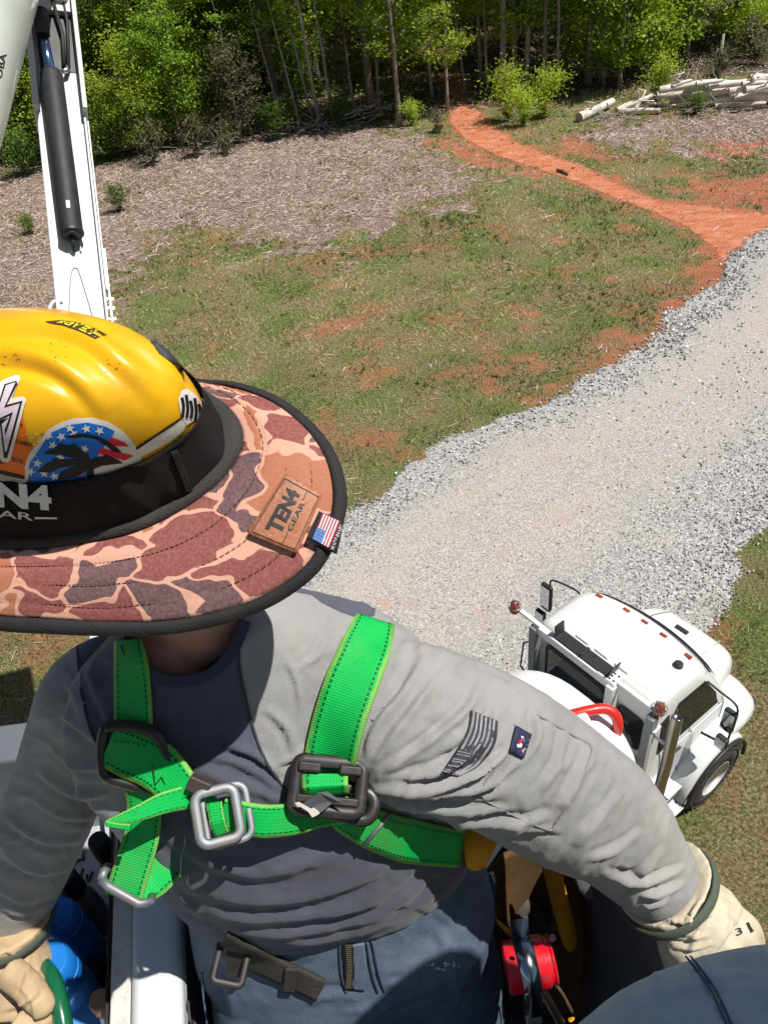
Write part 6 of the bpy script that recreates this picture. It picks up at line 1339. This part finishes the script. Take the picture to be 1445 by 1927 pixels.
# leather patch and woven tag
mat_pat=pm('tan_leather_patch',(.37,.135,.06),.5,var=.15,vs=20,bs=.5,bd=.001,bscale=260)
pat=decal('leather_patch',[(537,893),(541,893),(605,928),(607,932),(560,1038),(556,1041),(469,1006),(466,1002)],BRB,mat_pat,hat,.004,9,solid=.0011)
for a_,b2 in (((536,900),(600,935)),((600,935),(555,1034)),((555,1034),(474,1000)),((474,1000),(536,900))):
    a_=np.array(a_,float);b2=np.array(b2,float); d=nrm(b2-a_); n_=np.array([-d[1],d[0]])*.8; decal('patch_border',[tuple(a_-n_),tuple(b2-n_),tuple(b2+n_),tuple(a_+n_)],BRB,MATK,pat,.0056,9)
text_decal('lettering','TEN4',[(528,1008),(566,929),(541,915),(498,994)],BRB,MATK,pat,.0056,bold=.05)
text_decal('lettering','GEAR',[(549,1001),(575,947),(566,943),(540,996)],BRB,MATK,pat,.0056,bold=.01)
for a_,b2 in (((579,922),(570,941)),((542,1002),(532,1022))):
    decal('print_line',[(a_[0]-.8,a_[1]-.4),(b2[0]-.8,b2[1]-.4),(b2[0]+.8,b2[1]+.4),(a_[0]+.8,a_[1]+.4)],BRB,MATK,pat,.0056,9)
tg=decal('woven_tag',[(600,962),(647,985),(634,1043),(576,1014)],BRB,mat_bind,hat,.006,9,solid=.001)
hf=homog([(0,0),(1,0),(1,1),(0,1)],[(588,1014),(620,1031),(640,981),(607,966)])
def fq(q): return [tuple(p) for p in hf(np.array(q,float))]
decal('flag_ground',fq([(0,0),(1,0),(1,1),(0,1)]),BRB,pm('tag_white',(.72,.70,.70),.8),tg,.0078,9)
for k in range(7): decal('flag_stripe',fq([((2*k)/13,0),((2*k+1)/13,0),((2*k+1)/13,1),((2*k)/13,1)]),BRB,pm('tag_red',(.40,.02,.06),.8) if k==0 else bpy.data.materials['tag_red'],tg,.0080,20)
decal('flag_canton',fq([(0,0),(.54,0),(.54,.46),(0,.46)]),BRB,pm('tag_blue',(.06,.16,.42),.8),tg,.0083,20)
for i in range(4):
    for j in range(4): c_=(.07+.13*i,.06+.11*j); decal('flag_star',fq([(c_[0]-.02,c_[1]),(c_[0],c_[1]-.02),(c_[0]+.02,c_[1]),(c_[0],c_[1]+.02)]),BRB,wt,tg,.0085,30)
text_decal('lettering','MADE IN USA',[(629,1036),(646,988),(640,985),(622,1033)],BRB,wt,tg,.0078)
# ================================================================== HARNESS
m,nt,b=_nodes('green_webbing'); rl=attr(nt,'rl'); ru=attr(nt,'ru'); rw=attr(nt,'rw')
wv=mth(nt,'SINE',mth(nt,'MULTIPLY',rl,2*math.pi*420)); wu=mth(nt,'SINE',mth(nt,'MULTIPLY',rw,2*math.pi*330)); v=tex_obj(nt)
n1=noise(nt,16,5,.7,v); base=ramp(nt,n1,[(.3,(.0,.42,.07)),(.7,(.004,.60,.10))])
base=mixc(nt,mth(nt,'MULTIPLY',mth(nt,'MULTIPLY_ADD',wv,.5,.5),.2),base,(.0,.25,.04))
ed=ramp(nt,mth(nt,'MULTIPLY_ADD',noise(nt,70,3,.7,v),.25,mth(nt,'ABSOLUTE',ru)),[(.98,0.),(1.12,.75)]); base=mixc(nt,ed,base,(.30,.52,.09))
di=ramp(nt,noise(nt,9,6,.75,v),[(.48,0.),(.7,.5)]); base=mixc(nt,di,base,(.14,.24,.06))
base=mixc(nt,ramp(nt,noise(nt,900,2,.6,v),[(.35,.35),(.65,0.)]),base,(.0,.20,.04))
st=mth(nt,'MULTIPLY',mth(nt,'LESS_THAN',mth(nt,'ABSOLUTE',mth(nt,'SUBTRACT',mth(nt,'ABSOLUTE',ru),.74)),.035),mth(nt,'GREATER_THAN',mth(nt,'SINE',mth(nt,'MULTIPLY',rl,2*math.pi*190)),-.35)); base=mixc(nt,st,base,(.01,.03,.01))
LK(nt,base,b.inputs['Base Color']); b.inputs['Roughness'].default_value=.6; b.inputs['Specular IOR Level'].default_value=.3
LK(nt,bump(nt,mth(nt,'ADD',wv,mth(nt,'MULTIPLY',wu,.4)),.28,.0006),b.inputs['Normal']); mat_web=m
mat_bkp=pm('black_buckle_plastic',(.022,.02,.019),.4,var=.3,vs=30,dirt=(.10,.08,.06),dirtamt=.5,dscale=30)
hs_=thing('safety_harness',C(450,1500,.85),'bright green webbing safety harness with black and metal buckles across the chest','harness')
def HD(px,py,df=.8): return hitd(px,py,BV_SH,df)
R=lambda n,p,hw,**k: ribbon(n,p,hw,BV_SH,mat_web,hs_,**k)
R('shoulder_strap',[(706,1166),(690,1215),(662,1285),(640,1350),(625,1410),(618,1450)],[36,47,50,49,49,48],off=.008,th=.003,ns=7)
dsh=HD(618,1470)-.012
R('strap_turn',[(612,1458),(612,1478),(614,1494)],43,depths=[dsh-.012,dsh-.018,dsh-.008],off=.0,th=.004)
R('side_strap',[(640,1530),(700,1560),(770,1582),(868,1598)],[30,38,42,34],off=.018,th=.003)
R('shoulder_strap',[(242,1205),(248,1260),(251,1320),(252,1375)],[24,32,35,36],off=.008,th=.003)
dl_=HD(250,1420)
R('pad_strap',[(205,1400),(250,1420),(300,1445),(350,1500)],[42,47,46,36],depths=[dl_-.016]*2+[dl_-.022,dl_-.03],off=0,th=.004)
R('hanging_strap',[(262,1475),(272,1510),(268,1570),(250,1630),(232,1690)],[30,32,33,34,36],depths=[dl_-.012,dl_-.005,dl_+.0,dl_+.0,dl_-.0],off=0,th=.003)
R('strap_fold',[(250,1686),(285,1655),(322,1610),(345,1560)],[26,36,40,42],depths=[dl_+.003,dl_+.02,dl_+.05,dl_+.08],off=0,th=.003)
# chest strap
dc=HD(400,1530); dd_=HD(560,1530)
R('chest_strap',[(418,1530),(450,1538),(500,1545),(560,1540),(600,1530),(690,1520)],[29,31,31,29,27,22],depths=[dc-.034,dc-.036,dc-.030,dd_-.02,dd_-.016,dd_-.012],off=0,th=.0035)
R('chest_strap',[(352,1478),(372,1500),(395,1525)],[24,26,24],depths=[dc-.02,dc-.026,dc-.03],off=0,th=.003)
R('loose_end',[(352,1500),(310,1510),(265,1528),(222,1543),(200,1550)],[22,20,15,9,5],depths=[dc-.032,dc-.045,dc-.055,dc-.062,dc-.065],off=0,th=.004)
R('loose_end_hem',[(200,1549),(222,1553),(246,1556)],[4,4,5],depths=[dc-.066]*3,off=0,th=.005)
R('strap_in_buckle',[(404,1510),(410,1545),(418,1568)],[14,14,13],depths=[dc-.046,dc-.05,dc-.046],off=0,th=.004)
# buckles
mat_gal=pm('galvanised_steel',(.24,.265,.28),.55,.6,var=.15,vs=30,dirt=(.35,.22,.17),dirtamt=.5,dscale=25)
frame('steel_buckle',410,1535,.0175,.0215,14,dc-.050,.0046,mat_gal,hs_,rc=.45); frame('steel_buckle',427,1533,.0195,.0235,14,dc-.040,.0032,mat_gal,hs_,rc=.45)
c=C(376,1478,dc-.04); MB().box(c,nrm(vX*.8-vY*.35)*.0105,nrm(vX*.35+vY*.8)*.007,vF*.006).obj('strap_keeper',pm('brown_keeper',(.07,.05,.045),.6,var=.3),hs_,bev=.002)
o,c,X_,Y_,f=frame('adjuster_buckle',618,1480,.0305,.0215,-5,dsh-.016,.0062,mat_bkp,hs_,rc=.3)
b_=MB()
for s in (-1,1): b_.box(c+X_*s*.019+Y_*.0155+f*.003,X_*.0105,Y_*.0045,f*.0035)
b_.box(c-Y_*.012+f*.0,X_*.029,Y_*.004,f*.003); b_.obj('adjuster_bar',mat_bkp,o,bev=.002)
o2,c2,_,_,_=frame('adjuster_buckle',650,1508,.027,.0125,-14,dsh-.006,.006,mat_bkp,hs_,rc=.8)
# frayed label bits
rs=np.random.RandomState(2); b_=MB(); dq=dsh-.03
P_=[(565,1516),(600,1492),(617,1490),(650,1514),(625,1511),(605,1528),(590,1520)]; V=[C(x,y,dq-(i%2)*.006) for i,(x,y) in enumerate(P_)]; b_.add(V,[tuple(range(len(V)))]); b_.obj('torn_label',pm('grey_label',(.10,.11,.12),.6),hs_,solid=.001)
b_=MB(); P_=[(555,1511),(562,1509),(585,1522),(590,1520),(603,1529),(598,1533),(588,1538),(580,1527)]; b_.add([C(x,y,dq-.004) for x,y in P_],[tuple(range(8))]); b_.obj('torn_label',pm('pale_label',(.62,.55,.50),.7),hs_,solid=.001)
# left black pad rim and hanging metal ring
P=[C(x,y,dl_-.020) for x,y in ((200,1368),(240,1366),(285,1375),(303,1392),(320,1425),(345,1450),(362,1475))]; MB().tube(smooth_curve(P,5),.0052,8).obj('pad_frame',mat_bkp,hs_,smooth=True)
P=[C(x,y,dl_-.014) for x,y in ((200,1368),(193,1400),(195,1445),(203,1462),(240,1475),(300,1490),(340,1510))]; MB().tube(smooth_curve(P,5),.0055,8).obj('pad_frame',mat_bkp,hs_,smooth=True)
for q in ([(215,1395),(250,1398),(295,1410)],[(215,1452),(260,1458),(305,1475)]):
    st_=MB(); Q=smooth_curve(np.array([(a,b2,0) for a,b2 in q],float),10)[:,:2]
    for k in range(0,len(Q)-1,2): st_.tube([C(*Q[k],dl_-.020),C(*Q[k+1],dl_-.020)],.0006,4)
    st_.obj('stitching',MATK,hs_)['kind']='stuff'
for q in ([(288,1440),(292,1478)],[(292,1478),(304,1462)],[(304,1462),(314,1484)],[(314,1484),(328,1466)],[(328,1466),(336,1492)]): MB().tube([C(x,y,dl_-.027) for x,y in q],.0005,4).obj('zigzag_stitch',MATK,hs_)
MB().tube([C(192,1655,dl_-.003),C(205,1668,dl_-.006),C(262,1700,dl_-.008),C(284,1698,dl_-.004),C(286,1688,dl_+.01)],.0042,8).obj('metal_bar_ring',mat_gal,hs_,smooth=True)
MB().tube([C(205,1630,dl_+.01),C(196,1642,dl_+.002),C(192,1655,dl_-.003)],.0045,8).obj('metal_bar_ring',mat_gal,hs_,smooth=True)
MB().tube([C(735,1530,HD(735,1530)-.02),C(686,1590,HD(700,1570)-.02)],.0022,6).obj('adjuster_pin',mat_gal,hs_,smooth=True)
P=smooth_curve([C(x,y,.99) for x,y in ((378,1690),(392,1710),(396,1745),(388,1775))],5); MB().tube(P,.004,8).obj('hip_ring',mat_gal,hs_,smooth=True)
R('leg_strap',[(362,1680),(378,1715),(384,1760)],14,depths=[1.0,1.01,1.03],off=0,th=.003)
# ---- patches on the sleeve
mat_pd=pm('patch_dark',(.045,.05,.065),.9,var=.3,vs=80,bs=.5,bscale=500); mat_plt=pm('patch_light',(.30,.31,.32),.9,var=.25,vs=120,bs=.5,bscale=500)
Lc=smooth_curve(np.array([(886,1336,0),(880,1372,0),(862,1408,0),(844,1436,0),(829,1456,0)],float),6)[:,:2]; Rc=smooth_curve(np.array([(935,1357,0),(931,1397,0),(917,1422,0),(897,1444,0),(861,1461,0)],float),6)[:,:2]
fp=decal('flag_patch',[tuple(p) for p in Lc]+[tuple(p) for p in Rc[::-1]],SH2,mat_pd,shirt,.0018,8,solid=.001)
for i in range(6):
    t=(2*i+1.5)/13; W=Lc*(1-t)+Rc*t
    if t<.5: W=W[:len(W)//2+1]
    else: W=W[:-1]
    ribbon('flag_stripe',[tuple(p) for p in W[::3]]+[tuple(W[-1])],2.1,SH2,mat_plt,fp,off=.0032,th=.0006,nc=3,ns=3)
dots=MB()
for i in range(7):
    for j in range(7):
        k=13+j*1.6; t=.06+.065*i+(.03 if j%2 else 0); kk=min(k,len(Lc)-1.01); a_=Lc[int(kk)]*(1-t)+Rc[int(kk)]*t; h_=hit(a_[0],a_[1],SH2)
        if h_ is not None: dots.lathe(h_-nrm(ray(*a_))*.0033,-vF,[(0,.0009),(.0005,.0006)],6)
dots.obj('flag_stars',mat_plt,fp)['kind']='stuff'
tg2=decal('sleeve_label',[(970,1366),(999,1382),(984,1428),(958,1413)],SH2,pm('navy_label',(.02,.025,.07),.8),shirt,.003,8,solid=.0012)
decal('label_logo',[(979,1384),(985,1386),(986,1395),(980,1407),(973,1406),(972,1397)],SH2,mw,tg2,.0047,8); decal('label_logo_red',[(979,1389),(983,1390),(982,1396),(976,1402),(975,1398)],SH2,mr,tg2,.005,8)
decal('label_bar',[(989,1393),(994,1396),(986,1418),(981,1415)],SH2,mr,tg2,.0047,8); text_decal('lettering','ARIAT',[(986,1418),(996,1389),(991,1387),(981,1415)],SH2,wt,tg2,.005)
mat_sseam=pm('grey_thread_seam',(.24,.235,.225),.9)
for q in ([(968,1362),(975,1380)],[(955,1420),(905,1490),(948,1525),(1030,1562),(1042,1552)],[(1042,1552),(1085,1490),(1104,1440),(1112,1405),(1080,1385),(1010,1345)]): ribbon('pocket_seam',q,1.3,SH2,mat_sseam,shirt,off=.0006,th=.0012,nc=3)
for q in ([(456,1190),(450,1240),(462,1310),(480,1380),(505,1440),(540,1488)],[(146,1215),(152,1290),(170,1370),(192,1410),(228,1442)]): ribbon('raglan_seam',q,2.2,SH2,pm('dark_seam_thread',(.05,.05,.065),.9),shirt,off=.0006,th=.0016,nc=3)
# ================================================================== TOOLS IN THE BUCKET
mat_canv=pm('yellow_canvas',(.75,.33,.012),.85,var=.15,vs=12,bs=.5,bd=.001,bscale=400,dirt=(.30,.13,.01),dirtamt=.6,dscale=10)
mat_brownc=pm('brown_canvas',(.10,.05,.015),.9,var=.3,vs=12,bs=.5,bscale=300)
def sheetpx(name,rows,mat,parent,th=.002,sub=1):
    return MB().quadgrid([[C(*p) for p in r] for r in rows]).obj(name,mat,parent,smooth=True,solid=th,sub=sub)
tb=thing('tool_bag',C(980,1640,1.2),'yellow and brown canvas tool bag hanging open inside the bucket beside his hip','bag')
sheetpx('front_flap',[[(860,1550,.88),(905,1550,.88),(948,1555,.90)],[(870,1600,.87),(905,1602,.86),(935,1592,.88)],[(876,1640,.88),(893,1643,.88),(910,1640,.89)]],mat_canv,tb)
sheetpx('back_panel',[[(880,1640,1.10),(990,1560,1.17),(1110,1600,1.2)],[(895,1740,1.18),(1000,1700,1.3),(1105,1720,1.25)],[(930,1930,1.3),(1030,1930,1.4),(1110,1930,1.3)]],mat_brownc,tb)
sheetpx('divider',[[(1008,1590,1.04),(1035,1600,1.04),(1055,1612,1.06)],[(1020,1640,1.1),(1045,1660,1.1),(1062,1668,1.12)],[(1040,1720,1.14),(1062,1730,1.13),(1080,1725,1.15)],[(1060,1795,1.18),(1080,1800,1.17),(1090,1780,1.19)]],mat_canv,tb)
sheetpx('pocket_side',[[(1042,1715,1.14),(1030,1750,1.13),(1010,1775,1.13)],[(1060,1730,1.16),(1048,1765,1.16),(1030,1795,1.16)]],mat_brownc,tb)
sheetpx('yellow_strap',[[(927,1723,1.04),(931,1730,1.03)],[(950,1742,1.02),(946,1752,1.02)],[(976,1760,1.02),(970,1776,1.02)]],mat_canv,tb)
sheetpx('lower_pocket',[[(1060,1850,1.14),(1105,1838,1.14)],[(1065,1885,1.12),(1100,1880,1.12)],[(1072,1912,1.1),(1090,1905,1.1)]],mat_brownc,tb)
sheetpx('bright_hem',[[(1062,1915,1.04),(1085,1910,1.04)],[(1070,1927,1.03),(1080,1922,1.03)]],mat_canv,tb)
pv=thing('grey_pouch',C(1100,1660,1.1),'grey vinyl pouch flap hanging over the right bucket wall','pouch')
sheetpx('flap',[[(1068,1612,1.08),(1098,1615,1.08)],[(1078,1655,1.10),(1112,1655,1.1)],[(1092,1690,1.12),(1128,1705,1.12)]],pm('grey_vinyl',(.20,.21,.22),.35,var=.3,vs=20,bs=.5,bscale=50),pv)
mat_tool=pm('tool_steel',(.38,.36,.34),.3,1.,var=.2)
ht=thing('pliers',C(905,1665,1.06),'steel tool handles sticking up beside the hip below the yellow flap','pliers')
MB().tube(pxline([(893,1640,1.05),(902,1665,1.05),(915,1692,1.06)]),.0085,10).obj('handle',mat_tool,ht,smooth=True); MB().tube([C(912,1688,1.052),C(914,1694,1.05)],.0045,8).obj('handle_hole',mat_blackp,ht)
MB().tube(pxline([(923,1643,1.08),(929,1665,1.08),(926,1700,1.09),(930,1730,1.1)]),.005,8).obj('handle',mat_tool,ht,smooth=True)
MB().tube(pxline([(870,1625,1.06),(900,1690,1.07),(940,1760,1.09)]),.004,8).obj('cord',mat_blackp,ht,smooth=True)
rp=MB().tube(pxline([(985,1735,1.25),(978,1712,1.25),(992,1700,1.25),(1008,1715,1.26),(1012,1745,1.28)]),.018,12).obj('hose_end',pm('dusty_hose',(.07,.06,.05),.8,var=.2),smooth=True); tag(rp,'dusty dark hose loop deep inside the tool bag','hose')
# red tool with steel band
md_r=pm('chipped_red_paint',(.72,.004,.02),.35,var=.08,coat=.3,dirt=(.12,.06,.04),dirtamt=.95,dscale=75)
rt=thing('mallet',C(995,1830,.98),'chipped red cylindrical mallet head clasped by a shiny steel strap','mallet')
pa,pb=C(950,1822,1.0),C(1037,1806,1.0); ax_=nrm(pb-pa); Lr=np.linalg.norm(pb-pa)
MB().lathe(pa,ax_,[(0,.029),(.002,.0315),(Lr-.008,.0315),(Lr-.006,.028),(Lr-.002,.028),(Lr,.0305),(Lr+.003,.027),(Lr-.004,.022),(Lr-.004,.002)],32).obj('head',md_r,rt,bev=.0008)
mat_shiny=pm('polished_steel_strap',(.42,.47,.52),.2,1.,var=.15,vs=20)
cmid=(pa+pb)/2-ax_*.002; u=nrm(vY-ax_*(vY@ax_)); w2=np.cross(ax_,u); w2=w2 if w2@(-vF)>0 else -w2
pr=[]
for a in np.linspace(-.15,math.pi*.95,18): p=cmid+(u*math.cos(a)+w2*math.sin(a))*.0335; pr.append([p-ax_*.0115,p+ax_*.0115])
p0=cmid+u*.0335; ext=[[p0+u*.022-w2*.006-ax_*.0115,p0+u*.022-w2*.006+ax_*.0115]]
pe=cmid+(u*math.cos(math.pi*.95)+w2*math.sin(math.pi*.95))*.0335; tail=[[pe-u*.03+w2*.004-ax_*.010,pe-u*.03+w2*.004+ax_*.010]]
sb=MB().quadgrid(ext+pr+tail).obj('steel_strap',mat_shiny,rt,smooth=True,solid=.002)
q=cmid+u*.0335*math.cos(.25)+w2*.0345*math.sin(.25); MB().lathe(C(988,1789,.955),-vF,[(0,.0035),(.001,.003)],12).obj('strap_hole',mat_blackp,sb)
MB().tube(pxline([(1008,1840,.99),(1030,1880,1.0),(1062,1940,1.03),(1080,1990,1.06)]),.006,8).obj('shaft',mat_tool,rt,smooth=True)
MB().tube(pxline([(1038,1845,1.02),(1058,1870,1.03),(1076,1905,1.05)]),.0022,6).obj('wire',pm('copper_wire',(.5,.35,.2),.4,.8),rt,smooth=True)
for q,mt in (((1010,1870),mat_blackp),((1000,1895),mat_blackp),((1003,1912),mat_tool)): MB().box(C(q[0],q[1],1.03),vX*.011,vY*.008,vF*.008).obj('clamp_block',mt,rt,bev=.003)
nb=thing('bolt_pin',C(1039,1775,1.02),'small blue-white headed pin standing right of the red mallet head','bolt'); a_=C(1039,1767,1.01); MB().lathe(a_,vF,[(0,.004),(.002,.0052),(.004,.004)],12).obj('pin_head',pm('pale_blue_pin',(.35,.45,.55),.3),nb); MB().tube([a_+vF*.004,C(1047,1795,1.05)],.0015,6).obj('pin_shank',mat_tool,nb)
# pale lettering on the boom
text_decal('lettering','ALTEC',[(2,190),(22,88),(8,84),(-12,186)],UB_BVH,mat_blackp,uo,.004,bold=.03) if False else None
text_decal('lettering','OBA',[(4,150),(14,102),(2,98),(-8,146)],UB_BVH,mat_blackp,uo,.004,bold=.03)
